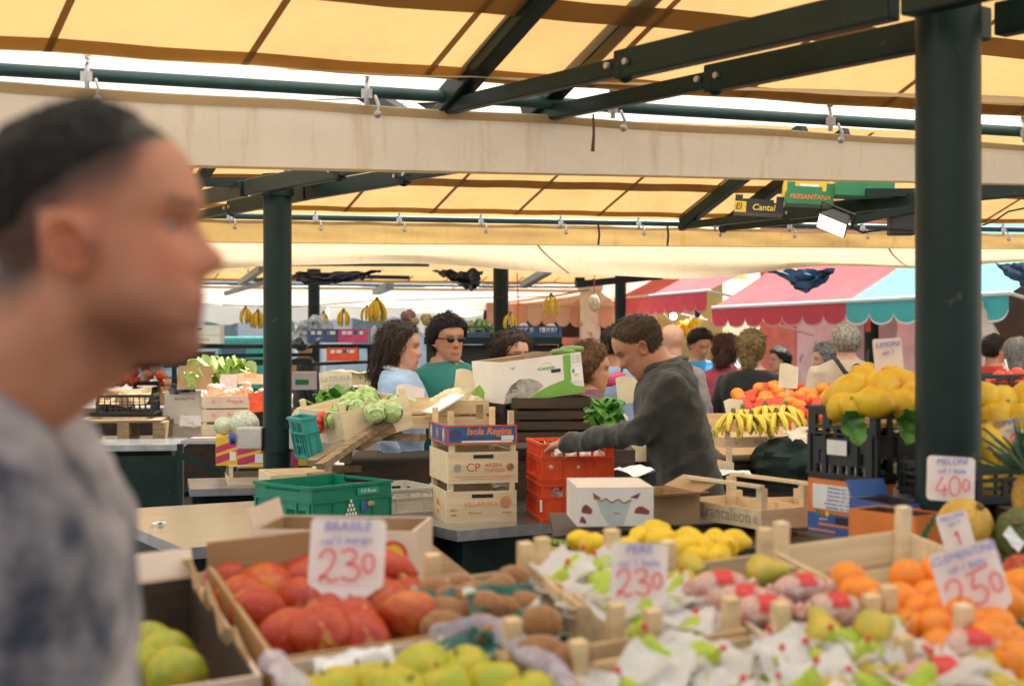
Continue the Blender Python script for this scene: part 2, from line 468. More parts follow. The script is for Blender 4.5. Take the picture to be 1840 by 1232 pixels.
M['onion'] = mat('onion_net', (.45, .22, .09), .5, .35, 5, col2=(.22, .10, .16))
M['potato'] = mat('potato', (.50, .36, .12), .6, .25, 3)
M['tomato'] = mat('tomato', (.68, .05, .02), .3, .15, 1.5)
M['melon'] = mat('netted_melon', (.66, .38, .06), .55, .2, 18, bump=.3, bscale=90)
M['dkmelon'] = mat('green_melon', (.10, .13, .035), .5, .3, 18, bump=.2, bscale=60)
M['stem'] = mat('stem', (.14, .10, .03), .7, .3, 30)
M['wax'] = mat('red_wax', (.70, .03, .03), .3, .1, 30)
M['net'] = mat('pink_net', (.80, .62, .54), .6, .3, 55, col2=(.62, .26, .20), bump=.8, bscale=110)
M['spiky'] = mat('pineapple_leaf', (.06, .13, .07), .5, .3, 10)
M['pine'] = mat('pineapple_skin', (.42, .22, .03), .6, .5, 26, bump=1, bscale=34)
# walls
M['plaster'] = mat('pink_plaster', (.72, .30, .22), .85, .2, 3, bump=.2, bscale=20)
M['plaster_y'] = mat('yellow_plaster', (.60, .50, .16), .85, .15, 3)
M['marble'] = mat('veined_marble', (.78, .70, .66), .4, .15, 3, spots=((.40, .18, .12), 3.2, .64))
M['marble_d'] = mat('grey_marble', (.36, .34, .33), .4, .15, 3, spots=((.20, .13, .11), 3.2, .66))
M['door_wood'] = mat('brown_door', (.10, .04, .022), .6, .3, 5)
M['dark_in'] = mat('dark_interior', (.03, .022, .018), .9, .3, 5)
M['pale_wall'] = mat('pale_wall', (.82, .78, .74), .9, .1, 2)
def brick_mat():
    m, nt, out = _nodes('brick')
    b = nt.nodes.new('ShaderNodeBsdfPrincipled'); b.inputs['Roughness'].default_value = .9
    nt.links.new(b.outputs[0], out.inputs['Surface'])
    br = nt.nodes.new('ShaderNodeTexBrick'); br.inputs['Scale'].default_value = 4
    br.inputs['Color1'].default_value = (.34, .13, .07, 1); br.inputs['Color2'].default_value = (.5, .26, .16, 1); br.inputs['Mortar'].default_value = (.6, .52, .44, 1)
    mp = nt.nodes.new('ShaderNodeMapping'); mp.inputs['Rotation'].default_value = (R(90), 0, 0)
    nt.links.new(_coord(nt), mp.inputs['Vector']); nt.links.new(mp.outputs[0], br.inputs['Vector']); nt.links.new(br.outputs['Color'], b.inputs['Base Color'])
    return m
M['brick'] = brick_mat()
# ---------------------------------------------------------------- containers (local: x width, y depth, z up, origin = middle of the base)
def wood_crate(label, Mx, W, D, H, bh=None, ph=None, m='wood', group=None, slats=2, rail=False, name='wooden_crate', print_=None, side_print=None, end_boards=True):
    """print_: list of (text, size, x, z, ink) on the near board; side_print the same on the left end"""
    t = thing(name, label, 'crate', Mx, group)
    bh = bh or H; ph = ph or H
    m = M[m] if isinstance(m, str) else m
    th = .006; gap = .012
    nb = MB()
    for y in (-D/2, D/2-th):
        for k in range(slats):
            z0 = k*(bh/slats)+(.002 if k else 0); z1 = (k+1)*(bh/slats)-(gap if k < slats-1 else 0)
            b = MB().box(-W/2, W/2, y, y+th, z0, z1)
            o = b.build('side_board', m, t, None, False)
            if y < 0 and print_ and (k == slats-1 or slats == 1): front = o
    for x in (-W/2+.0005, W/2-th-.0005):
        for k in range(slats):
            z0 = k*(bh/slats)+(.002 if k else 0); z1 = (k+1)*(bh/slats)-(gap if k < slats-1 else 0)
            o = MB().box(x, x+th, -D/2+th+.0005, D/2-th-.0005, z0, z1-.001).build('end_board', m, t, None, False)
            if x < 0: left = o
    s = .024
    for sx in (-1, 1):
        for sy in (-1, 1):
            cx = sx*(W/2-th-s/2-.001); cy = sy*(D/2-th-s/2-.001)
            MB().box(cx-s/2, cx+s/2, cy-s/2, cy+s/2, .004, ph).build('corner_post', m, t, None, False)
    MB().box(-W/2+th+.001, W/2-th-.001, -D/2+th+.001, D/2-th-.001, .001, .006).build('base_board', m, t, None, False)
    if rail:
        for sy in (-1, 1):
            cy = sy*(D/2-th-s/2-.001)
            MB().box(-W/2+.004, W/2-.004, cy-s/2-.002, cy+s/2+.002, ph+.0005, ph+.008).build('top_rail', m, t, None, False)
    if print_:
        for (s_, size, x, z, ink) in print_:
            text(s_, size, M[ink], front, T(x, -D/2-.0008, z) @ FRONT)
    if side_print:
        for (s_, size, y, z, ink) in side_print:
            text(s_, size, M[ink], left, T(-W/2-.0004, y, z) @ RZ(-90) @ FRONT)
    return t
def card_box(label, Mx, W, D, H, m='card', inner='card_in', flaps=(), name='cardboard_box', closed=False, th=.005, group=None, hole=None):
    t = thing(name, label, 'box', Mx, group)
    mm = M[m]
    b = MB()
    hl = [] if not hole else [(W/2-hole[0]/2, W/2+hole[0]/2, hole[1], hole[1]+hole[2])]
    b.panel(W, H, th, hl, T(-W/2, -D/2, 0)); b.panel(W, H, th, [], T(-W/2, D/2-th, 0))
    b.panel(D-2*th-.001, H, th, [], T(-W/2, D/2-th-.0005, 0) @ RZ(-90)); b.panel(D-2*th-.001, H, th, [], T(W/2-th, D/2-th-.0005, 0) @ RZ(-90))
    b.box(-W/2+th+.001, W/2-th-.001, -D/2+th+.001, D/2-th-.001, .001, .005)
    if closed: b.box(-W/2, W/2, -D/2, D/2, H+.0003, H+.004)
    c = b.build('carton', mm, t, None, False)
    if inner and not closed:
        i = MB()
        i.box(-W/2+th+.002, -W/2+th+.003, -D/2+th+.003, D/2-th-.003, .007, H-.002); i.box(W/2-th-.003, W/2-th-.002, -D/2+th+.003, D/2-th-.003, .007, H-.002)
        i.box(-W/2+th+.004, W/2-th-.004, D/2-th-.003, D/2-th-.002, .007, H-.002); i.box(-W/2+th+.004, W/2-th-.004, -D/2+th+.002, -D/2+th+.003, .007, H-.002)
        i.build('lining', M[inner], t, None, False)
    for (side, L, ang) in flaps:       # side: 'n','s','e','w'; ang 0 = lying outward, 90 = upright
        f = MB()
        if side in 'ns':
            f.box(-W/2+.004, W/2-.004, 0, L, 0, .004)
            Mf = T(0, D/2, H+.001) @ RX(ang) if side == 'n' else T(0, -D/2, H+.001) @ RZ(180) @ RX(ang)
        else:
            f.box(-D/2+.004, D/2-.004, 0, L, 0, .004)
            Mf = T(W/2, 0, H+.001) @ RZ(-90) @ RX(ang) if side == 'e' else T(-W/2, 0, H+.001) @ RZ(90) @ RX(ang)
        f.build('flap', mm, t, Mf, False)
    t['_'] = 0
    return t, c
def lattice(W, H, cols, rows, top=.02, bot=.02, edge=.02, bar=.008, handle=True):
    holes = []
    cw = (W-2*edge)/cols; rh = (H-top-bot)/max(rows, 1)
    for i in range(cols):
        for j in range(rows):
            holes.append((edge+i*cw+bar/2, edge+(i+1)*cw-bar/2, bot+j*rh+bar/2, bot+(j+1)*rh-bar/2))
    return holes
def plastic_crate(label, Mx, W, D, H, m='pl_black', fh=None, sh=None, name='plastic_crate', group=None, notch=0, ribs=True, cat='crate'):
    t = thing(name, label, cat, Mx, group); mm = M[m]; th = .008
    fh = fh if fh is not None else lattice(W, H, 6, 3); sh = sh if sh is not None else lattice(D, H, 5, 3)
    def side(w, holes, Ms, short):
        b = MB().panel(w, H, th, holes)
        if ribs:
            b.box(-.006, w+.006, -.007, -.0004, H-.012, H); b.box(-.004, w+.004, -.006, -.0004, H*.62, H*.62+.006); b.box(-.004, w+.004, -.006, -.0004, .012, .02)
            for x in (.0, w*.25, w*.75, w-.008): b.box(x, x+.007, -.0055, -.0004, .021, H*.61)
        b.build('side_panel', mm, t, Ms, False)
    if notch:
        sh = [*sh, (D*.2, D*.8, H-notch, H+.001)]; sh = [(a, b, c, min(d, H)) for a, b, c, d in sh]
    side(W, fh, T(-W/2, -D/2, 0), 0); side(W, fh, T(W/2, D/2, 0) @ RZ(180), 0)
    w2 = D-2*th-.001
    sh2 = [(h[0]-th, h[1]-th, h[2], h[3]) for h in sh]
    side(w2, sh2, T(-W/2, D/2-th-.0005, 0) @ RZ(-90), 1); side(w2, sh2, T(W/2, -D/2+th+.0005, 0) @ RZ(90), 1)
    MB().panel(W-2*th-.002, D-2*th-.002, .006, lattice(W-2*th-.002, D-2*th-.002, 5, 4), T(-W/2+th+.001, D/2-th-.001, .008) @ RX(90)).build('base', mm, t, None, False)
    return t
def corner(px, py, Y, ang, W, D, tilt=None, w_left=False):
    """matrix of a container whose nearest lower corner is seen at px,py at distance Y; its front runs right-away at ang degrees, its side left-away"""
    c = P(px, py, Y); Mr = RZ(ang)
    return T(c) @ Mr @ T(W/2, D/2, 0)

def price_card(label, Mx, w, h, blue, fig, fig_h, tail=True, m='paper', small=None, cat='price card', group='handwritten price cards', flip=1, fw=.006):
    """upright card in local xz, facing -y, origin at the middle of its foot"""
    t = thing('price_card', label, cat, Mx, group)
    r = w*.09; tl = h*.34 if tail else 0
    out = []
    def arc(cx, cz, a0, a1):
        for k in range(5):
            a = R(a0+(a1-a0)*k/4); out.append((cx+r*math.cos(a), cz+r*math.sin(a)))
    if tail: out += [(.012, 0), (.03, tl*.55)]
    arc(w/2-r, tl+r, -90, 0); arc(w/2-r, tl+h-r, 0, 90); arc(-w/2+r, tl+h-r, 90, 180); arc(-w/2+r, tl+r, 180, 270)
    if tail: out += [(-.03, tl*.55), (-.012, 0)]
    n = len(out)
    b = MB()
    def q(x): return .006*math.sin((x/w+.5)*PI)
    b.add([(x, -q(x), z) for x, z in out]+[(x, .0015-q(x), z) for x, z in out],
          [tuple(range(n)), tuple(range(2*n-1, n-1, -1))]+[(i, i+n, (i+1) % n+n, (i+1) % n) for i in range(n)])
    c = b.build('card', M[m], t, None, False)
    z = tl+h*.88
    for (s, size) in blue:
        text(s, size, M['ink_blue'], c, T(-w*.02, -.009, z) @ RY(rnd(-5, -2)) @ FRONT, shear=.2)
        z -= size*1.05
    if fig:
        fo = figures(fig, fig_h, fw).build('price_figures', M['ink_red'], c, T(.0, -.010, tl+h*.34) @ RY(-4) @ FRONT, False)
    if small: text(small, h*.1, M['ink_red'], c, T(-w*.16, -.0095, tl+h*.72) @ FRONT)
    return t
def blank_card(label, Mx, w, h, m='paper_cream', lines=(), stick=0, group=None):
    t = thing('card_sign', label, 'sign', Mx, group)
    b = MB(); b.grid(6, 4, lambda u, v: ((u-.5)*w, .012*math.sin(u*PI)+.006*v, stick+v*h+.008*math.sin(u*5)*v), .002)
    c = b.build('card', M[m], t)
    if stick: MB().box(-.008, .008, .016, .03, 0, stick+h*.6).build('stake', M['wood'], t, None, False)
    z = stick+h*.78
    for (s, size, ink) in lines:
        text(s, size, M[ink], c, T(0, -.006, z) @ FRONT, shear=.1); z -= size*1.2
    return t
def table(label, Mx, W, D, H, leg=True, skirt=True, name='steel_table', th=.045):
    """origin at the nearest corner on the ground, x along the front, y along the side"""
    t = thing(name, label, 'table', Mx)
    o = MB().box(0, W, 0, D, H-.004, H).build('table_top', M['steel'], t, None, False)
    r = MB()
    r.box(-.003, W+.003, -.004, .0, H-th, H-.0045+.004); r.box(-.003, W+.003, D, D+.004, H-th, H-.0005); r.box(-.004, -.0005, .0, D, H-th, H-.0005); r.box(W+.0005, W+.004, 0, D, H-th, H-.0005)
    r.build('rim', M['steel_edge'], t, None, False)
    if skirt: MB().box(.10, W-.10, .16, D-.1, .25, H-th-.005).build('cabinet', M['green_steel'], t, None, False)
    for x in (.08, W-.08):
        for y in (.08, D-.08):
            MB().box(x-.022, x+.022, y-.022, y+.022, 0, H-.006).build('leg', M['green_steel'], t, None, False)
    return t
# ---------------------------------------------------------------- produce prototypes: functions that return meshes
def nz(p, s, a): return a*noise.noise(Vector(p)*s)
def me_orange(sd=0):
    def f(p):
        q = Vector((p.x, p.y, p.z*.93)); r = math.hypot(p.x, p.y)
        q.z -= (.09*math.exp(-(r/.14)**2)) if p.z > 0 else 0
        return q*(1+nz((p.x+sd, p.y, p.z), 1.6, .05))
    b = MB(); b.ball((0, 0, 0), 1, 20, 14, None, f); b.cur = 1
    b.tube([(0, 0, .82), (0, 0, .875)], [.09, .07], 6)
    return b.mesh('orange', [M['orange'], M['stem']])
def me_mango(m, sd=0):
    def f(p):
        q = Vector((p.x*1.0, p.y*.74, p.z*1.25)); q.x += .22*p.z*p.z+.1*p.z
        q *= 1-.16*max(0, p.z)**2
        return q*(1+nz((p.x+sd, p.y, p.z), 1.2, .08))
    b = MB(); b.ball((0, 0, 0), 1, 22, 16, None, f); b.cur = 1; b.tube([(.26, 0, 1.0), (.30, 0, 1.12)], [.07, .05], 6)
    return b.mesh('mango', [m, M['stem']])
def me_kiwi(sd=0):
    def f(p): return Vector((p.x, p.y*.92, p.z*1.45))*(1+nz((p.x+sd, p.y, p.z), 1.5, .05))
    b = MB(); b.ball((0, 0, 0), 1, 18, 14, None, f); b.cur = 1; b.tube([(0, 0, 1.4), (0, 0, 1.5)], [.12, .07], 6)
    return b.mesh('kiwi', [M['kiwi'], M['stem']])
def me_lemon(m, sd=0, nip=.3):
    def f(p):
        q = Vector((p.x, p.y, p.z*1.2))
        if abs(p.z) > .8: q.z += math.copysign((abs(p.z)-.8)/.2*nip, p.z)
        return q*(1+nz((p.x+sd, p.y, p.z), 1.7, .07))
    b = MB(); b.ball((0, 0, 0), 1, 18, 20, None, f); b.cur = 1; b.tube([(0, 0, -1.42-nip*.2), (0, 0, -1.54-nip*.2)], [.1, .08], 6)
    return b.mesh('lemon', [m, M['leaf']])
PEAR = [(.02, -.98), (.3, -.97), (.62, -.82), (.88, -.5), (.95, -.15), (.84, .2), (.62, .5), (.46, .8), (.36, 1.1), (.22, 1.3), (.04, 1.34)]
APPLE = [(.03, -.66), (.2, -.8), (.5, -.82), (.82, -.6), (1.0, -.15), (1.0, .2), (.86, .6), (.6, .82), (.34, .84), (.14, .72), (.03, .6)]
def lathe_fruit(name, prof, label, cat, m, Mx, sc, group, stem_m='stem', tip=None, bend=.12):
    b = MB(); sd = rnd(0, 50)
    b.lathe(prof, 20, None, lambda a, z: 1+.06*noise.noise(Vector((math.cos(a)+sd, math.sin(a), z))))
    o = b.build(name, m, None, Mx @ SC(sc, sc, sc), True, 70)
    zt = prof[-1][1]
    s = MB().tube([(0, 0, zt-.12), (bend*.3, 0, zt+.16), (bend, .05, zt+.42)], [.05, .045, .06], 6)
    st = s.build('stem', M[stem_m], o)
    if tip: MB().ball((bend, .05, zt+.46), (.16, .16, .2), 10, 8).build('wax_tip', M[tip], o)
    return tag(o, label, cat, group)
def spread_copies(protos, spots, label, cat, group, name=None):
    """protos: meshes; spots: matrices"""
    out = []
    for i, Mx in enumerate(spots):
        me = protos[i % len(protos)]
        o = link(name or me.name.split('.')[0], me, None, Mx); tag(o, label, cat, group); out.append(o)
    return out
def rrot(): return RZ(rnd(0, 360)) @ RX(rnd(0, 180)) @ RZ(rnd(0, 360))
def lay(Mx, x0, x1, y0, y1, z, step, jit=.12, drop=0, skip=0):
    """loose rows of spots over a rectangle in the frame Mx"""
    out = []; row = 0; y = y0
    while y <= y1+1e-6:
        x = x0+(step/2 if row % 2 else 0)
        while x <= x1+1e-6:
            if random.random() >= skip:
                out.append(Mx @ T(x+rnd(-jit, jit)*step, y+rnd(-jit, jit)*step, z+rnd(-.08, .1)*step))
            x += step
        y += step*.88; row += 1
    return out
def banana_mesh(L=.19, r=.017, bend=70):
    b = MB(); pts = []; rad = []
    for k in range(11):
        f = k/10; a = R(bend)*(f-.5); rr = L/R(bend)
        pts.append((rr*math.sin(a), 0, rr*(1-math.cos(a))))
        rad.append(r*(.35 if f < .08 else (.45+.55*min(1, (f-.05)/.18)) if f < .25 else 1 if f < .82 else max(.25, 1-(f-.82)/.18*.8)))
    b.tube(pts, rad, 6); b.cur = 1
    b.tube([pts[-1], (pts[-1][0]+.004, 0, pts[-1][2]+.004)], [r*.3, r*.2], 5); b.tube([pts[0], (pts[0][0]-.016, 0, pts[0][2]+.010)], [r*.36, r*.3], 5)
    return b.mesh('banana', [M['banana'], M['banana_tip']])
BANANA = banana_mesh()
def banana_bunch(label, Mx, n=7, hang=True, group=None, sc=1.0):
    """hanging: stem at the top, fruits curving down and out; else lying with the stem up"""
    t = thing('banana_bunch', label, 'bananas', Mx, group)
    MB().tube([(0, 0, .03*sc), (.004, 0, 0), (0, 0, -.03*sc)], [.012*sc, .018*sc, .016*sc], 8).build('stalk', M['banana_tip'], t)
    for i in range(n):
        a = 360*i/n+rnd(-12, 12) if hang else -75+150*i/max(1, n-1)
        L = RZ(a) @ T((.022 if hang else .016)*sc, 0, -.008*sc) @ RY(80+rnd(-7, 7) if hang else 48+rnd(-9, 9)) @ T(.085*sc, 0, .030*sc) @ RX(180) @ SC(sc, sc, sc)
        link('banana', BANANA, t, L)
    return t
def me_leafball(m_name, seed, n=16, rag=.12):
    """a head of leaves: rounded core with overlapping cupped leaves"""
    random.seed(seed)
    b = MB(); b.ball((0, 0, 0), .86, 18, 12, None, lambda p: p*(1+nz(p, 3, .06)))
    for k in range(n):
        az = rnd(0, 360); el = rnd(-30, 75); s = rnd(.5, .8)
        Mx = RZ(az) @ RY(-el)
        def fn(u, v, s=s, k=k):
            y = (u-.5)*2*s; z = (v-.5)*2*s; rr = y*y+z*z
            x = .9+.07*rnd(0, .6)-.42*rr+rag*noise.noise(Vector((y*4+k, z*4, k)))*(.3+rr)
            w = 1-.35*abs(v-.5)
            return (x, y*w, z)
        b.grid(6, 6, fn, .02, Mx)
    return b.mesh('leaf_head', [M[m_name]])
def me_bush(m_name, seed, n=60, r=(1, 1, 1), leaf=.28):
    random.seed(seed); b = MB()
    for k in range(n):
        d = Vector((rnd(-1, 1), rnd(-1, 1), rnd(-.4, 1))); d.normalize(); d *= rnd(.3, 1)
        Mx = T(d.x*r[0], d.y*r[1], d.z*r[2]) @ RZ(rnd(0, 360)) @ RX(rnd(-70, 70))
        s = leaf*rnd(.6, 1.2)
        b.grid(3, 3, lambda u, v: ((u-.5)*s*(1-.6*abs(v-.4)), (v-.5)*s*1.6, s*.25*math.sin(u*PI)+s*.2*noise.noise(Vector((u*3, v*3, k)))), .004, Mx)
    return b.mesh('leaves', [M[m_name]])
def tissue_mesh(seed):
    random.seed(seed); ph = [rnd(0, 6) for _ in range(4)]
    def fn(u, v):
        x = (u-.5)*2; y = (v-.5)*2; r = math.hypot(x, y)
        z = .55*r*r*(.6+.4*math.sin(3*math.atan2(y, x)+ph[0]))+.26*noise.noise(Vector((x*1.7+seed, y*1.7, 0)))+.07*noise.noise(Vector((x*4.5, y*4.5+seed, 3)))
        return (x*(1-.18*r), y*(1-.18*r), z)
    b = MB(); b.grid(18, 18, fn)
    return b.mesh('tissue_paper', [M['tissue']], True, 170)
# ---------------------------------------------------------------- people (local: facing +x, left = +y, soles at z 0)
def interp(tab, z):
    if z <= tab[0][0]: return tab[0][1]
    for (a, x), (b, y) in zip(tab, tab[1:]):
        if z <= b:
            f = (z-a)/(b-a); f = f*f*(3-2*f) if (b-a) > .07 else f
            return x+(y-x)*f
    return tab[-1][1]
H_FRONT = [(0, .20), (.02, .30), (.045, .345), (.07, .362), (.10, .358), (.135, .335), (.155, .343), (.178, .368), (.20, .362), (.214, .344), (.235, .364), (.262, .378), (.29, .366), (.325, .352), (.40, .345), (.5, .335), (.552, .330), (.59, .345), (.636, .362), (.68, .352), (.72, .338), (.80, .305), (.86, .258), (.91, .19), (.95, .10), (.98, .01), (1.0, -.07)]
H_BACK = [(0, .10), (.03, .06), (.08, .02), (.14, -.05), (.2, -.14), (.3, -.32), (.4, -.42), (.5, -.475), (.6, -.495), (.7, -.49), (.8, -.45), (.88, -.375), (.95, -.25), (1.0, -.12)]
H_WIDE = [(0, .07), (.03, .125), (.08, .175), (.14, .215), (.2, .245), (.3, .275), (.4, .295), (.5, .315), (.6, .33), (.7, .335), (.8, .31), (.88, .25), (.94, .17), (.98, .085), (1.0, .02)]
H_NOSE = [(.325, 0), (.35, .045), (.375, .095), (.403, .118), (.43, .108), (.47, .07), (.52, .033), (.57, .006), (.60, 0)]
def g(x, s): return math.exp(-(x/s)**2)
def head_rows(nr=48, n=72, nose=1.0):
    rows = []
    for i in range(nr+1):
        z = i/nr; z = z+.0
        f, b, w = interp(H_FRONT, z), interp(H_BACK, z), interp(H_WIDE, z)
        c = (f+b)/2; hx = (f-b)/2; row = []
        for k in range(n):
            a = 2*PI*k/n
            # more points near the face
            a = a-.45*math.sin(a)
            ca, sa = math.cos(a), math.sin(a)
            e = 2/2.35
            x = c+hx*math.copysign(abs(ca)**e, ca); y = w*math.copysign(abs(sa)**e, sa)
            if ca > 0:
                y *= 1-.10*ca*ca*(1 if z < .75 else .4)
                ay = abs(y)
                wn = .048+.035*g(z-.385, .05)
                x += nose*interp(H_NOSE, z)*math.exp(-(ay/wn)**2)
                x -= .045*g(z-.535, .04)*g(ay-.135, .065)          # eye sockets
                x += .020*g(z-.60, .025)*g(ay-.14, .09)            # brow
                x += .016*g(z-.43, .06)*g(ay-.18, .06)             # cheekbone
                x -= .018*g(z-.26, .05)*g(ay-.17, .05)
                x += .014*g(z-.535, .016)*g(ay-.135, .045)         # lids
                x -= .012*g(z-.325, .03)*g(ay, .016)               # philtrum
            row.append((x, y, z))
        rows.append(row)
    return rows
def ear_rows(side):
    rows = []
    for (r, d) in ((1.0, .0), (1.03, .04), (.97, .085), (.84, .085), (.72, .04), (.45, .0), (.12, -.012)):
        row = []
        for k in range(24):
            a = 2*PI*k/24
            ex = .074*(1+.12*math.sin(a)); ez = .116
            x = -.045-.02*math.sin(a)*0+ex*r*math.cos(a)-.03*math.sin(a)*r; z = .445+ez*r*math.sin(a)
            base = interp(H_WIDE, z)*.93
            y = side*(base+d*(1+.45*max(0, -math.cos(a)))+.035*max(0, -math.cos(a))*r)
            row.append((x, y, z))
        rows.append(row if side > 0 else row)
    return rows
def hl_short(x):
    return interp([(-.5, .24), (-.12, .26), (-.03, .50), (.03, .60), (.12, .62), (.17, .72), (.22, .83), (.26, .87), (.5, .90)], x)
def strands(hm, n, L, wd, along, keep, lift=.25, seed=1):
    """locks of hair lying along the surface"""
    rg = random.Random(seed)
    vs = [(v.co.copy(), v.normal.copy()) for v in hm.vertices]
    vs = [q for q in vs if keep(q[0])]
    b = MB()
    if not vs: return b
    for _ in range(n):
        c, no = rg.choice(vs)
        c = c+Vector((rg.uniform(-1, 1), rg.uniform(-1, 1), rg.uniform(-1, 1)))*L*.2
        d = along(c)+Vector((rg.uniform(-1, 1), rg.uniform(-1, 1), rg.uniform(-1, 1)))*.55
        d = d-no*d.dot(no)*.85
        if d.length < 1e-4: continue
        d.normalize(); sd = no.cross(d).normalized(); l = L*rg.uniform(.6, 1.3); w = wd*rg.uniform(.6, 1.3); k = rg.uniform(0, lift)
        rows = []
        for i in range(4):
            f = i/3
            p = c+d*l*f+no*(wd*.6+l*k*f*(1-.55*f))+sd*l*.10*math.sin(f*3+c.x*40)
            ww = w*(1-f*.85)
            rows.append([p-sd*ww, p+no*ww*.5, p+sd*ww])
        b.rings(rows, False)
    return b
def hand(mb, wr, d, up, side, curl=25, s=1.0):
    d = Vector(d).normalized(); up = Vector(up); up = (up-d*up.dot(d)).normalized(); r = d.cross(up)*side
    wr = Vector(wr)
    for k, off in enumerate((-.028, -.010, .009, .026)):
        a = wr+r*off*.5*s; b = wr+d*.085*s+r*off*s
        mb.capsule(a, b, .017*s, .0135*s, 10)
        L = (.030, .034, .032, .026)[k]; p = b; dd = d.copy()
        for j in range(3):
            q = R(curl*(.7+.3*j)); dd = (dd*math.cos(q)-up*math.sin(q)).normalized(); uu = r.cross(dd)
            n = p+dd*(L*(1-.18*j))*s
            mb.capsule(p, n, (.0098-.0008*j)*s, (.009-.0008*j)*s, 8); p = n
            up_ = dd
    th = wr+d*.025*s-r*.030*s; t2 = th+(d*.6-r*.55-up*.35).normalized()*.042*s; t3 = t2+(d*.85-r*.1-up*.5).normalized()*.034*s
    mb.capsule(wr+d*.01*s, th, .016*s, .014*s, 8); mb.capsule(th, t2, .0125*s, .0105*s, 8); mb.capsule(t2, t3, .0105*s, .008*s, 8)

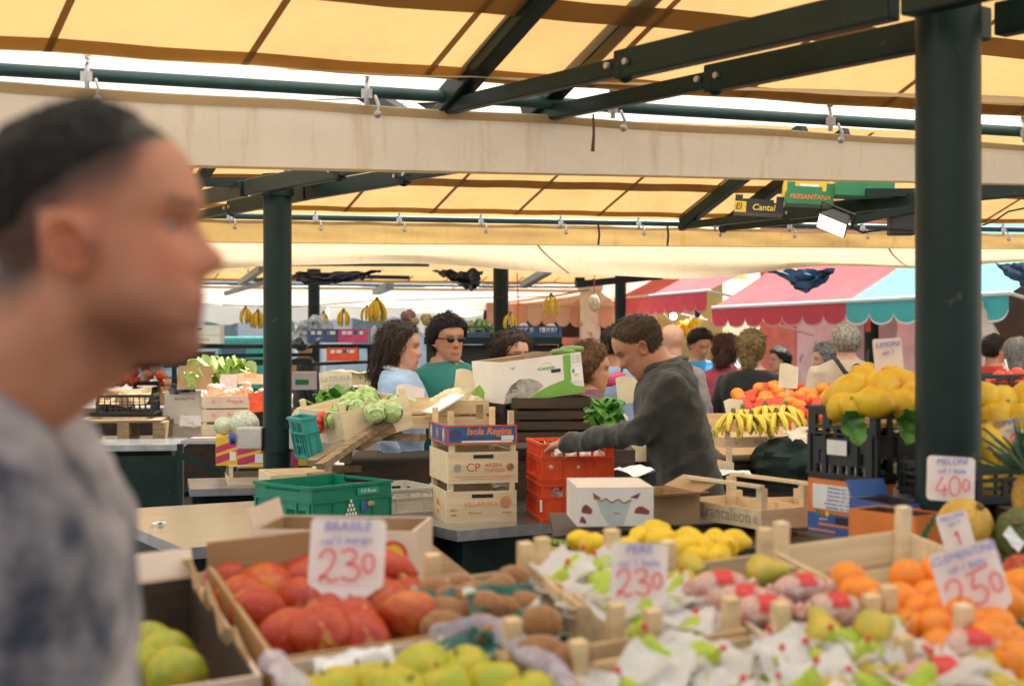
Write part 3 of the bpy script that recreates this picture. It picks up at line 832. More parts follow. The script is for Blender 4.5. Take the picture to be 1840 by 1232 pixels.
def person(label, pos, heading, h=1.75, lean=0, pitch=0, yaw=0, roll=0, skin=(.50, .25, .15), top=None, trousers=None, hair='short', haircol=(.03, .018, .01),
           arms=None, vox=.009, tvox=.014, build=1.0, hair_t=.05, group=None, paint_fn=None, hair_fn=None, hl=hl_short, hair_blobs=None, headH=None, sleeve=1.0,
           top_name='jacket', collar=None, head_shift=(0, 0, 0), fold=.006, band=None, glasses=None, shoulder=0, strand_n=1500, strand_l=1.0, strand_lift=None):
    s = h/1.75
    Mx = T(pos) @ RZ(heading)
    t = thing('person', label, 'person', Mx, group)
    zh = .95*s
    def bend(p):
        p = Vector(p)
        if p.z <= zh: return p
        k = R(lean)*min(1, (p.z-zh)/(.35*s))*1.0
        q = p-Vector((0, 0, zh)); c, n = math.cos(k), math.sin(k)
        return Vector((q.x*c+q.z*n, q.y, -q.x*n+q.z*c+zh))
    Hh = headH or .232*s
    tor = [(.86, .105, .155, 0), (.95, .118, .170, -.005), (1.06, .108, .155, .0), (1.16, .112, .158, .008), (1.28, .125, .178, .010), (1.36, .122, .192, .004), (1.42, .105, .188, -.008), (1.46, .088, .150, -.016), (1.495, .07, .095, -.022), (1.52, .058, .066, -.02)]
    def torso_rows(inf=0, top_z=None, z0=None, hem=0):
        rows = []
        for z, a, b, cx in tor:
            if z0 is not None and z < z0: continue
            if top_z is not None and z > top_z: continue
            zz = z*s+(shoulder if z > 1.3 else 0)
            row = []
            for k in range(32):
                q = 2*PI*k/32; ca, sa = math.cos(q), math.sin(q); e = 2/2.5
                row.append(bend((cx*s+(a*s*build+inf)*math.copysign(abs(ca)**e, ca), (b*s*build+inf)*math.copysign(abs(sa)**e, sa), zz)))
            rows.append(row)
        return rows
    chin = bend((.0, 0, (1.75-.232)*s)) if not headH else bend((0, 0, h-Hh))
    nb = bend((-.022*s, 0, 1.45*s+shoulder))
    Mh = T(chin+Vector(head_shift)) @ T(0, 0, .25*Hh) @ RZ(yaw) @ RY(lean*.6+pitch) @ RX(roll) @ T(-.0, 0, -.25*Hh) @ SC(Hh, Hh, Hh)
    Mi = Mh.inverted()
    sh = {}
    arms = arms or {}
    body = MB()
    body.rings([[tuple(p) for p in r] for r in torso_rows(-.006)])
    body.rings(head_rows(), True, True, Mh)
    for sd in (-1, 1): body.rings(ear_rows(sd), True, True, Mh)
    up_n = Mh @ Vector((-.10, 0, .30)); ck = Mh @ Vector((-.02, 0, .14))
    body.capsule(nb, up_n, .066*s, .062*s, 18); body.capsule(nb+Vector((.012*s, 0, 0)), ck, .052*s, .048*s, 18)
    joints = {}
    for side, sg in (('L', 1), ('R', -1)):
        S = bend((-.006*s, sg*.172*s*build, 1.405*s+shoulder))
        E, W = arms.get(side, ((-.03*s, sg*.245*s*build, 1.11*s), (.07*s, sg*.235*s*build, .87*s)))
        E = Vector(E); W = Vector(W)
        joints[side] = (S, E, W)
        body.capsule(S, E, .050*s, .040*s); body.capsule(E, W, .040*s, .028*s)
        d = (W-E).normalized()
        cu = arms.get(side+'c', 22)
        hand(body, W+d*.012, d, arms.get(side+'u', (0, sg, .25)), sg, cu, s)
    for sg in (-1, 1):
        hp, kn, an = (0, sg*.088*s, .90*s), (.015*s, sg*.095*s, .49*s), (-.02*s, sg*.10*s, .085*s)
        body.capsule(hp, kn, .080*s, .055*s); body.capsule(kn, an, .055*s, .038*s); body.capsule(an, (.11*s, sg*.115*s, .04*s), .038*s, .03*s)
    me = remesh(body, 'body', vox, 5)
    sk = mat('skin', skin, .55, .14, 14, attr='tint', sss=.12, bump=.06, bscale=140)
    setmat(me, sk)
    def tint(co):
        p = Mi @ co
        c = Vector((1, 1, 1))
        if -.1 < p.z < 1.1 and abs(p.y) < .5 and abs(p.x) < .7:
            if p.x > .2:
                ay = abs(p.y)
                lip = g(p.z-.214, .026)*g(ay, .085)
                c = c.lerp(Vector((.82, .52, .50)), min(1, lip))
                c = c.lerp(Vector((.42, .18, .10)), g(p.z-.214, .006)*g(ay, .10)*.8)
                br = g(p.z-.622-.02*(ay-.1), .016)*(1 if .045 < ay < .21 else 0)
                c = c.lerp(Vector((.12, .09, .08)), br*.9)
                if glasses is None: c = c.lerp(Vector((.22, .15, .12)), g(p.z-.536, .010)*g(ay-.135, .045)*.85)
                c = c.lerp(Vector((1.06, .72, .66)), .6*g(p.z-.38, .09)*g(ay-.17, .08))
                c = c.lerp(Vector((1.0, .68, .62)), .55*g(p.z-.40, .05)*g(ay, .06))
                c = c.lerp(Vector((.55, .42, .38)), .55*g(p.z-.56, .03)*g(ay-.13, .07))
            if p.z < .62 and abs(p.x+.045) < .14 and abs(p.y) > .27: c = c.lerp(Vector((1.05, .8, .76)), .5)
            if hair == 'short' and not paint_fn and not (abs(p.x+.045) < .11 and abs(p.y) > .30 and p.z < .57):
                q = (p.z-hl(p.x)+.05+.03*noise.noise(p*11))/.07
                if q > 0: c = c.lerp(Vector((.22, .16, .15)), .85*min(1, q))
            if paint_fn: c = paint_fn(p, c)
        return tuple(c)
    paint(me, tint, zmin=chin.z-.12*s-.3*abs(math.sin(R(pitch))) if not paint_fn else -9)
    body_o = link('body', me, t)
    # eyes
    ew = M.setdefault('eye_white', mat('eye_white', (.40, .34, .30), .35, .05, 30)); ei = M.setdefault('iris', mat('iris', (.05, .03, .02), .15, .2, 90))
    for sg in (-1, 1):
        eo = MB().ball((0, 0, 0), (.045, .046, .019), 14, 10).build('eye', ew, t, Mh @ T(.249, sg*.135, .530))
        MB().ball((.034, 0, 0), (.013, .018, .015), 12, 8).build('iris', ei, eo)
    # hair
    if hair != 'none':
        hb = MB(); hb.rings(head_rows(48, 72, 0), True, True)
        hm = hb.mesh('hair', [])
        def th(p):
            q = p.z-hl(p.x)
            if hair_fn: return hair_fn(p, q)
            q += .022*noise.noise(p*13)
            k = max(-.02, min(1, q/.26))
            return hair_t*(.25*min(1, k*6)+.75*k)*(1+.30*noise.noise(p*8))+.004*noise.noise(p*40) if k > 0 else k
        nv = [(v.co.copy(), v.normal.copy()) for v in hm.vertices]
        for v, (c, n) in zip(hm.vertices, nv):
            if c.z < .02: n = Vector((0, 0, 1))
            v.co = c+n*th(c)
        su = 1/Hh if hair_blobs else 1
        hcol = mat('hair', haircol, .55, .45, 9, bump=.35, bscale=24, stretch=tuple(su*x for x in ((.5, 2.4, 1.6) if hair == 'short' else (2.4, 2.4, .45) if hair == 'long' else (1.6, 1.6, 1.6))), col2=shade(haircol, .4), spec=.3)
        if hair_blobs:
            b2 = MB(); b2.add([tuple(v.co*Hh) for v in hm.vertices], [tuple(p.vertices) for p in hm.polygons])
            for (a, b_, ra, rb) in hair_blobs: b2.capsule(Vector(a)*Hh, Vector(b_)*Hh, ra*Hh, rb*Hh)
            def ragged(co, no):
                st = Vector((co.x*26, co.y*26, co.z*8)) if hair != 'curly' else co*42
                pp = co/Hh
                if pp.x > -.06 and abs(pp.y) < .38 and pp.z < hl(pp.x)-.01 and pp.x < .6 and pp.z > -.1: return co-no*.006
                return co+no*(noise.noise(st)*.010+noise.noise(st*2.7)*.006)
            hm = remesh(b2, 'hair', .006, 2, ragged)
            U = Hh; ho_M = Mh @ SC(1/Hh, 1/Hh, 1/Hh)
        else:
            U = 1; ho_M = Mh
        def keep(c):
            p = c/U
            if p.z < -.6: return False
            d_ = p.z-hl(p.x) if not hair_fn else hair_fn(p, 0)*6
            return d_ > (.07 if p.x > .08 else .015) or (hair_blobs is not None and (p.x < -.12 or (abs(p.y) > .36 and p.x < -.06)) and p.z < hl(p.x))
        def along(c):
            p = c/U
            if hair == 'short': return Vector((.55 if p.z > .8 else -.35, .5*p.y, -.75 if p.z < .85 else .0))
            if hair == 'curly': return Vector((math.sin(p.z*17+p.y*9), math.cos(p.x*15), math.sin(p.y*13+p.x*7)))
            return Vector((-.45 if p.z > .6 else -.22+.14*math.sin(p.z*9), p.y*.8, -1.0))
        big = vox < .007
        sb_ = strands(hm, strand_n, (.13 if hair == 'short' else .26 if hair == 'long' else .15)*U*strand_l, (.010 if hair == 'short' else .013)*U, along, keep, strand_lift if strand_lift is not None else .3 if hair != 'curly' else .6, int(h*1000))
        o0 = len(hm.vertices)
        hb2 = MB(); hb2.add([tuple(v.co) for v in hm.vertices], [tuple(p.vertices) for p in hm.polygons]); hb2.add(sb_.v, sb_.f)
        ho = hb2.build('hair', hcol, t, ho_M, True, 180)
    # clothes
    if top:
        c = MB(); inf = .013*s
        c.rings([[tuple(p) for p in r] for r in torso_rows(inf, 1.50)])
        for side in 'LR':
            S, E, W = joints[side]
            c.capsule(S, E, .060*s+.002, .052*s); 
            if sleeve >= 1: c.capsule(E, W-(W-E)*.04, .053*s, .040*s)
        if collar: c.capsule(bend((-.024*s, 0, 1.43*s+shoulder)), bend((-.018*s, 0, (1.43+collar)*s+shoulder)), .082*s, .076*s, 20)
        def cl(co, no):
            w_ = noise.noise(co*4)*1.5
            a1 = 1-2*abs(noise.noise(Vector((co.x*5+w_, co.y*5, co.z*9+co.x*6))))
            a2 = 1-2*abs(noise.noise(Vector((co.x*11, co.y*11+w_, co.z*17-co.y*8))))
            return co+no*(fold*(1.3*max(0, a1-.3)**1.5*1.4+.5*max(0, a2-.2)-.5))
        cm = remesh(c, top_name, tvox, 4, cl)
        setmat(cm, top); tp = link(top_name, cm, t)
        if band:
            bc = bend((-.018*s, 0, (1.475+(collar or 0)*.7)*s+shoulder)); rr_ = .078*s
            bm = MB(); bm.tube([bc+Vector((rr_*1.05*math.cos(2*PI*k/24), rr_*math.sin(2*PI*k/24), -.022*s*math.cos(2*PI*k/24)+.006*noise.noise(Vector((k*.7, s, 0))))) for k in range(25)], .014*s, 8, flat=1.5)
            bm.build('collar', band, tp)
    tr = MB(); tr.rings([[tuple(p) for p in r] for r in torso_rows(.008*s, 1.0)])
    for sg in (-1, 1):
        hp, kn, an = (0, sg*.088*s, .90*s), (.015*s, sg*.095*s, .49*s), (-.02*s, sg*.10*s, .10*s)
        tr.capsule(hp, kn, .092*s, .068*s); tr.capsule(kn, an, .068*s, .058*s)
    tm = remesh(tr, 'trousers', .018, 4, lambda co, no: co+no*.008*noise.noise(Vector((co.x*9, co.y*9, co.z*14))))
    setmat(tm, trousers or M.setdefault('denim', mat('dark_trousers', (.025, .03, .045), .8, .25, 12)))
    link('trousers', tm, t)
    shoe = M.setdefault('shoe', mat('shoe_leather', (.02, .016, .014), .5, .2, 12))
    for sg in (-1, 1):
        b = MB(); b.capsule((-.035*s, sg*.10*s, .045*s), (.03*s, sg*.105*s, .06*s), .045*s, .05*s); b.capsule((.03*s, sg*.105*s, .045*s), (.13*s, sg*.118*s, .035*s), .046*s, .034*s); b.box(-.075*s, .15*s, sg*.11*s-.042*s, sg*.11*s+.042*s, .0, .02)
        b.build('shoe', shoe, t)
    if glasses:
        b = MB()
        fx = .405
        for sg in (-1, 1):
            if glasses == 'sun': b.ball((fx-.02, sg*.135, .535), (.02, .10, .062), 14, 8)
            else: b.tube([(fx-.02-.02*abs(math.cos(a)), sg*.135+.09*math.cos(a), .535+.055*math.sin(a)) for a in [2*PI*k/14 for k in range(15)]], .009, 6)
            b.tube([(fx-.05, sg*.22, .55), (.15, sg*.315, .55), (-.03, sg*.325, .55)], .011, 6)
        b.tube([(fx, .04, .55), (fx+.012, 0, .555), (fx, -.04, .55)], .010, 6)
        b.build('glasses', M.setdefault('lens', mat('dark_lens', (.012, .01, .01), .12, .1, 20)), t, Mh)
    return t, Mh, joints
# ---------------------------------------------------------------- camera, light, air
GZ = .10                                               # the paving lies this high in the frame of measurement
cam = bpy.data.cameras.new('camera'); co = bpy.data.objects.new('camera', cam); COL.objects.link(co)
cam.lens = 50; cam.sensor_width = 36; cam.shift_y = -10/1840; cam.clip_end = 600; cam.clip_start = .05
co.location = (0, 0, CZ); co.rotation_euler = (R(90), 0, 0)
cam.dof.use_dof = True; cam.dof.focus_distance = 7.2; cam.dof.aperture_fstop = 3.4; cam.dof.aperture_blades = 0
scene.camera = co
SUN_EL, SUN_AZ = 58, 25                                 # azimuth clockwise from +y
w = bpy.data.worlds.new('World'); scene.world = w; w.use_nodes = True
nt = w.node_tree; nt.nodes.clear()
sky = nt.nodes.new('ShaderNodeTexSky'); sky.sky_type = 'NISHITA'; sky.sun_disc = False
sky.sun_elevation = R(SUN_EL); sky.sun_rotation = R(SUN_AZ); sky.air_density = 1.0; sky.dust_density = 2.2; sky.ozone_density = 1.0
bg = nt.nodes.new('ShaderNodeBackground'); bg.inputs[1].default_value = .10
ow = nt.nodes.new('ShaderNodeOutputWorld')
tn = nt.nodes.new('ShaderNodeMix'); tn.data_type = 'RGBA'; tn.blend_type = 'MULTIPLY'; tn.inputs['Factor'].default_value = 1; tn.inputs['B'].default_value = (1, .93, .80, 1)
nt.links.new(sky.outputs[0], tn.inputs['A']); nt.links.new(tn.outputs['Result'], bg.inputs[0]); nt.links.new(bg.outputs[0], ow.inputs[0])
sl = bpy.data.lights.new('sun', 'SUN'); sl.energy = 4.2; sl.angle = R(.5); sl.color = (1, .93, .82)
so = bpy.data.objects.new('sun', sl); COL.objects.link(so)
sd = Vector((math.sin(R(SUN_AZ))*math.cos(R(SUN_EL)), math.cos(R(SUN_AZ))*math.cos(R(SUN_EL)), math.sin(R(SUN_EL))))
so.rotation_euler = (-sd).to_track_quat('-Z', 'Y').to_euler()
scene.view_settings.view_transform = 'Standard'; scene.view_settings.look = 'None'
scene.view_settings.exposure = 1.85; scene.view_settings.gamma = 1
scene.cycles.max_bounces = 7; scene.cycles.diffuse_bounces = 5; scene.cycles.glossy_bounces = 3; scene.cycles.transmission_bounces = 4; scene.cycles.transparent_max_bounces = 8
scene.cycles.caustics_reflective = False; scene.cycles.caustics_refractive = False
scene.cycles.use_denoising = True; scene.cycles.sample_clamp_indirect = 6

# ground: one sheet of worn paving
def paving():
    m, nt, out = _nodes('worn_paving')
    b = nt.nodes.new('ShaderNodeBsdfPrincipled'); b.inputs['Roughness'].default_value = .65
    nt.links.new(b.outputs[0], out.inputs['Surface'])
    br = nt.nodes.new('ShaderNodeTexBrick'); br.inputs['Scale'].default_value = 1.6; br.inputs['Mortar Size'].default_value = .012
    br.inputs['Color1'].default_value = (.16, .145, .13, 1); br.inputs['Color2'].default_value = (.11, .10, .095, 1); br.inputs['Mortar'].default_value = (.04, .036, .03, 1)
    nt.links.new(_coord(nt), br.inputs['Vector']); nt.links.new(br.outputs['Color'], b.inputs['Base Color'])
    return m
gm = MB(); gm.add([(-150, -60, 0), (150, -60, 0), (150, 300, 0), (-150, 300, 0)], [(0, 1, 2, 3)])
structure(gm.build('ground', paving(), None, T(0, 0, GZ), False))

# ---------------------------------------------------------------- market canopies
EZ = 2.6
DH = Vector((.55, -.835, 0)); RISE = .445
def canopy(label, A, B, s0, s1, valance, ridge=2.0, seam_off=0, back_m='roof', blen=None, fall=None, clamps=1.3, purlin_shadow=True, back=True, step=.652, gutter=None, gap=.12):
    """A, B: two points of the far eave; s0, s1: how far the roof runs along it either way from A (metres)"""
    A = Vector(A); B = Vector(B); e = (B-A).normalized()
    t = thing('market_canopy', label, 'canopy', T(A), 'yellow market canopies in rows')
    blen = blen or ridge; dn = DH-Vector((0, 0, (fall if fall is not None else RISE*ridge)/blen)); up = DH+Vector((0, 0, RISE))
    def pt(s, q, off=0):
        k = up*q if q <= ridge else up*ridge+dn*(q-ridge)
        fold = .003*math.sin(s*2*PI/step)+.005*noise.noise(Vector((s*.8, q*2, 3)))
        return e*s+k+Vector((0, 0, -off+fold))
    L = s1-s0; n = int(L/step*4)
    qs = [gap, gap+.07, .3, .5, .8, 1.2, max(1.25, ridge*.8), ridge]
    r = MB(); r.grid(n, 7, lambda u, v: pt(s0+u*L, qs[int(round(v*7))]))
    rb_ = MB()
    if back: rb_.grid(n, 6, lambda u, v: pt(s0+u*L, ridge+.0+v*blen))
    r.build('roof_cloth', M['roof'], t)
    if back: rb_.build('back_cloth', M[back_m], t)
    h = MB(); h.grid(n, 1, lambda u, v: pt(s0+u*L, gap+v*.075, .012)); h.build('hem', M['hem'], t)
    sm = MB(); k = seam_off
    while k > s0: k -= step
    k += step
    while k < s1:
        sm.grid(1, 8, lambda u, v: pt(k+(u-.5)*.027, gap+v*(ridge-gap-.02), .010)); k += step
    sm.build('seam_tape', M['seam'], t)
    if purlin_shadow:
        p = MB(); p.grid(n, 1, lambda u, v: pt(s0+u*L, .50+v*.105, .02)); p.build('purlin_shadow_band', M['purlin_shadow'], t)  # brown strip painting the shadow of a beam above the cloth
    MB().tube([e*(s0+L*k/8) for k in range(9)], .023, 12).build('eave_pipe', M['teal_steel'], t)
    if valance:
        (za0, za1, zb0, zb1, mt, sag) = valance            # drop of top and bottom edge at A and B
        LB = (B-A).length
        nv = Vector((-e.y, e.x, 0))
        def vf(u, v):
            s = s0+u*L; f = max(-.6, min(1.8, s/LB))
            zt = za0+(za1-za0)*f; zb = zb0+(zb1-zb0)*f
            wav = sag*noise.noise(Vector((s*1.1, v, 1)))*(v*v)+.012*math.sin(v*PI)*noise.noise(Vector((s*3, 2, v*2)))
            dip = -.018*abs(math.sin(s*PI/clamps)) if v < .2 else 0
            return e*s+nv*(.012+wav+.01*v)+Vector((0, 0, zt+(zb-zt)*v+dip*.4))
        va = MB(); va.grid(int(L*8), 8, vf); va.build('valance', M[mt], t)
        vh = MB(); vh.grid(int(L*4), 1, lambda u, v: Vector(vf(u, .02+v*.13))-nv*.008); vh.build('valance_hem', M['valance_edge'], t)
        vb = MB(); vb.grid(int(L*4), 1, lambda u, v: Vector(vf(u, .965+v*.035))-nv*.006); vb.build('bottom_hem', M['valance_edge'], t)
    if gutter:
        (zt, zb, out_, wav) = gutter
        nv = Vector((-e.y, e.x, 0))
        def gf(u, v):
            s = s0+u*L
            zz = zt+(zb-zt)*v+(.16*v*max(0, (s-4.0)/3.0) if s < 7 else .16*v)+wav*v*(noise.noise(Vector((s*.33, 5, 0)))+.5*noise.noise(Vector((s*.9, 7, 0))))
            return e*s+nv*(out_+.25*v+.10*math.sin(v*PI)+.05*noise.noise(Vector((s*.8, v*2, 9))))+Vector((0, 0, zz))
        gm_ = MB(); gm_.grid(int(L*5), 8, gf); gm_.build('gutter_cloth', M['cream'], t)
        k = s0+1.1
        while k < s1: 
            gs = MB(); gs.grid(1, 8, lambda u, v: Vector(gf((k+(u-.5)*.02+v*.35-s0)/L, v))-nv*.008); k += 3.0; gs.build('gutter_seam', M['valance_edge'], t)
    k = s0+.35
    while k < s1:
        c = MB(); q = e*k
        c.tube([q+Vector((0, -.0, .055)), q+Vector((0, -.034, .02)), q+Vector((0, -.036, -.03)), q+Vector((0, -.03, -.05))], .010, 6)
        c.ball(q+Vector((.0, -.03, .062)), .016, 8, 6); c.cbox(q+Vector((0, -.036, -.012)), (.04, .014, .035))
        c.tube([q+Vector((.03, -.035, -.02)), q+Vector((.045, -.05, -.06)), q+Vector((.04, -.045, -.085))], .006, 6); c.ball(q+Vector((.04, -.048, -.09)), .015, 10, 8)
        c.build('clamp', M['zinc'], t); k += clamps
    return t, e
def EY(px, py): return P(px, py, (EZ-CZ)*F/(HY-py))
E1a, E1b = EY(0, 125), EY(1840, 237)
c1, e1 = canopy('nearest yellow canopy roof overhead, with a long plain beige valance', E1a, E1b, -3.0, 8.5, (-.035, -.05, -.315, -.232, 'valance', .02), seam_off=.12, clamps=.98, back_m='white_canvas')  # unseen back slope made white to add overhead fill on the stall
canopy('unseen yellow canopy roof added behind the viewer to cut sky light', E1a+DH*4.35, E1b+DH*4.35, -4.0, 8.0, None, seam_off=.12, clamps=3, back=False)  # unseen roof added to hold back sky light from behind
E2a, E2b = EY(350, 387), EY(1640, 409)
c2, e2 = canopy('second yellow canopy behind the beige valance, with a drooping cream gutter cloth', E2a, E2b, -4.5, 10.5, (-.02, -.03, -.20, -.17, 'tan', .03), seam_off=.4, clamps=.63, gutter=(-.14, -.385, .16, .13), ridge=1.35, gap=.11, blen=4.85, fall=.57, back_m='white_canvas')  # back slope stretched and made white to stop sun and brighten the roof gap
E3a, E3b = EY(389, 474), EY(1240, 478)
canopy('third yellow canopy glimpsed past the nose of the man in front', E3a, E3b, -5, 2.6, None, blen=3.9, fall=.8, seam_off=.2, clamps=2.5)
E4a, E4b = EY(356, 509), EY(1200, 517)
canopy('farthest yellow canopy above the hanging bananas with a white drooping valance', E4a, E4b, -6, 7.0, (-.03, -.03, -.34, -.5, 'white_canvas', .1), seam_off=.2, clamps=2.5)

# ---------------------------------------------------------------- green posts with their arms and rafters
def post(label, X, Y, r, arms, top=EZ, rl=1.98, rafters=True, cap=True, sockets=None):
    t = thing('canopy_post', label, 'post', T(X, Y, GZ), 'green steel canopy posts')
    z = top-GZ
    b = MB(); b.tube([(0, 0, 0), (0, 0, z+(.03 if cap else .55))], r, 32); b.tube([(0, 0, 0), (0, 0, .02)], r*1.8, 24)
    b.build('pole', M['green_steel'], t, None, True, 30)
    if cap: MB().tube([(0, 0, z-.07), (0, 0, z+.06)], r*1.16, 24).build('collar', M['green_steel'], t)
    for (dx, dy, off, sc) in arms:           # end of the arm relative to the post; off: sideways pair
        d = Vector((dx, dy, 0)); L = d.length; d.normalize(); sdv = Vector((d.y, -d.x, 0))*off
        a = MB(); zz = z-.03*sc
        p0 = sdv+d*.02; p1 = sdv+d*(L*.52); p2 = sdv+d*L
        a.bar(p0+V(0, 0, zz), p1+V(0, 0, zz), .055*sc, .092*sc)
        a.bar(p1-d*.10+V(0, 0, zz-.004), p2+V(0, 0, zz-.004), .042*sc, .058*sc)
        a.ball(p1-d*.03+V(0, 0, zz-.01), (.035*sc, .035*sc, .05*sc), 10, 8)
        ao = bevel(a.build('arm', M['green_steel'], t, None, False), .006)
        for q_ in (p1-d*.07, p1+d*.02):
            for s_ in (-1, 1):
                c_ = q_+V(0, 0, zz)+Vector((d.y, -d.x, 0))*s_*.031*sc
                MB().tube([c_, c_+Vector((d.y, -d.x, 0))*s_*.012], .011*sc, 6).build('bolt', M['zinc'], ao)
        if rafters:
            rr = MB(); u = (DH+Vector((0, 0, RISE))) if d.y > 0 else (-DH+Vector((0, 0, RISE)))
            q = p2+V(0, 0, z-.03)+u*.02
            rr.bar(q, q+u*rl, .075*sc, .085*sc)
            rr.bar(q+V(0, 0, -.02)-u*.03, q+u*.14, .055*sc, .05*sc)
            bevel(rr.build('rafter', M['green_steel'], t, None, False), .006)
    MB().bar((-.5, 0, z+.015), (.5, 0, z+.015), .05, .05).build('cross_tie', M['green_steel'], t, None, False) if cap and len(arms) > 2 else None
    return t
ARM = [(-1.27, 1.70, .20, 1), (-1.27, 1.70, -.20, 1), (1.27, -1.70, .20, 1), (1.27, -1.70, -.20, 1)]
post('thick dark green post nearest on the right, standing behind the card priced 4.00', 1.165, 3.8, .0855, ARM, cap=False)
pl = post('dark green post with grey socket boxes, standing behind the green plastic crate', -1.385, 8.4, .0835, [(-1.31, 2.05, .20, 1), (-1.31, 2.05, -.20, 1), (1.27, -1.7, .20, 1), (1.27, -1.7, -.20, 1)], rl=1.3)
for sg, mm in ((-1, 0), (1, 0)):
    c = MB(); c.box(-.075, .075, -.055, .055, -.065, .065)
    o = bevel(c.build('socket_box', M['socket'], pl, T(sg*.155, -.03, P(460, 786, 8.4).z-GZ), False), .012, 3)
    MB().tube([(0, 0, 0), (0, -.03, 0)], .035, 14).build('socket_inlet', M['socket_blue'], o, T(-.085 if sg < 0 else .03, -.04, .0) @ RZ(-70 if sg < 0 else 0))
MB().tube([(0, 0, P(0, 810, 8.4).z-GZ), (0, 0, P(0, 768, 8.4).z-GZ)], .098, 28).build('clamp_band', M['green_steel'], pl)
hp = post('green post hidden behind the thick post, its arm carrying fruit trays', 2.74, 9.0, .0835, [(-1.25, 2.15, .20, 1), (-1.25, 2.15, -.20, 1), (1.27, -1.7, .2, 1)], rl=1.3)
post('slim green post behind the woman with glasses', P(900, 606, 15.5).x, 15.5, .084, [])
post('thin green post beside the seller, under the clamped rail', P(1115, 606, 21).x, 21, .084, [], top=2.75)
post('thin green post between hanging banana bunches at the left', P(564, 606, 20).x, 20, .084, [(-1.1, 1.5, 0, 1), (1.3, .6, 0, 1)], rafters=False)
post('thinnest far green post above the man in sunglasses', P(782, 606, 31).x, 31, .084, [])
post('green post in front of the red and turquoise awning', P(1566, 606, 16.7).x, 16.7, .084, [])
# third canopy's loose bars on the left
b = MB(); b.bar(P(433, 508, 17.5), P(470, 482, 16), .07, .07); b.bar(P(405, 527, 17.8), P(480, 506, 16.6), .04, .05)
tag(b.build('roof_bracket', M['grey_steel'], None, None, False), 'steel roof bracket beside the nose of the man in front', 'bracket')
b = MB(); b.bar(P(940, 512, 19.6), P(985, 486, 18.5), .10, .09)
tag(b.build('roof_bracket', M['grey_steel'], None, None, False), 'slanting grey roof bracket right of the post behind the woman with glasses', 'bracket')
b = MB(); b.bar(P(676, 524, 20), P(700, 514, 19), .11, .09)
tag(b.build('roof_bracket', M['grey_steel'], None, None, False), 'short grey roof bracket above the left hanging bananas', 'bracket')
r = thing('clamped_rail', 'dark green rail with clamps under the cream cloth, left of the red awnings', 'rail', T(P(1035, 511, 20)))
a0 = P(1035, 511, 20); MB().bar((0, 0, 0), P(1188, 496, 20.5)-a0, .09, .10).build('bar', M['green_steel'], r, None, False)
for px, py in ((1042, 502), (1140, 492)): MB().cbox(P(px, py, 20.1)-a0, (.14, .1, .06)).build('clamp', M['green_steel'], r, None, False)
tag(MB().tube([P(1066, 205, 5.1), P(1067, 240, 5.1), P(1065, 272, 5.1)], [.004, .005, .007], 6).build('string', M['string'], None), 'frayed brown string hanging on the plain beige valance', 'string')
for px, y0, y1, lb in ((1075, 402, 440, 'dark tie hanging on the tan valance above the garlic net'), (1199, 404, 442, 'dark tie hanging on the tan valance above the seller')):
    tag(MB().tube([P(px, y0, 10.6), P(px+2, (y0+y1)/2, 10.6), P(px, y1, 10.6)], .008, 6).build('tie_cord', M['wire'], None), lb, 'cord')
tag(MB().tube([P(929, 490, 15), P(931, 540, 15), P(930, 600, 15)], .006, 6).build('tie_cord', M['print_red'], None), 'thin red cord hanging beside the slim green post', 'cord')
# cloth and bags caught under the roofs
def drape(label, pts, sag, m, name, cat, seed=0, amp=.08):
    b = MB(); a, c, d, e_ = [Vector(p) for p in pts]
    def fn(u, v):
        p = a.lerp(c, u).lerp(e_.lerp(d, u), v)
        return p+Vector((.05*noise.noise(Vector((u*4, v*4, seed))), amp*noise.noise(Vector((u*5, v*5, seed+4))), -sag*math.sin(u*PI)*v+amp*.7*noise.noise(Vector((u*7, v*6, seed+8)))))
    b.grid(16, 10, fn, .004)
    return tag(b.build(name, M[m], None), label, cat)
drape('crumpled black plastic bag caught under the roof above the man in sunglasses', [P(776, 486, 14), P(868, 486, 14), P(860, 512, 14.1), P(828, 508, 14.1)], .06, 'black_bag', 'plastic_bag', 'bag', 3, .07)
drape('dark blue tarp bulging below the cream cloth over the red awning', [P(1372, 486, 13), P(1502, 482, 13.2), P(1490, 498, 13.2), P(1405, 494, 13)], .14, 'blue_tarp', 'tarpaulin', 'tarp', 5, .06)
drape('dark blue tarp hanging at the far right over the turquoise awning', [P(1790, 474, 11.2), P(1900, 470, 11), P(1900, 505, 11), P(1812, 492, 11.2)], .10, 'blue_tarp', 'tarpaulin', 'tarp', 8, .06)
drape('black plastic sheeting bundled along the roof behind the post with socket boxes', [P(530, 490, 13), P(690, 486, 13), P(655, 496, 13), P(532, 506, 13)], .05, 'black_bag', 'plastic_sheet', 'sheet', 11, .05)
# ---------------------------------------------------------------- the sloping fruit stall in front
TILT = math.degrees(math.atan(.15))
def S(px, py, h=0):
    Y = .83/(.15+(py-HY)/F)
    return P(px, py, Y)+Vector((0, 0, h))
O = S(490, 1185)
MS = T(O) @ RX(TILT) @ RZ(23)                          # u right-away, v left-away, h off the plane of the rims
def UV(u, v, h=0): return MS @ T(u, v, h)
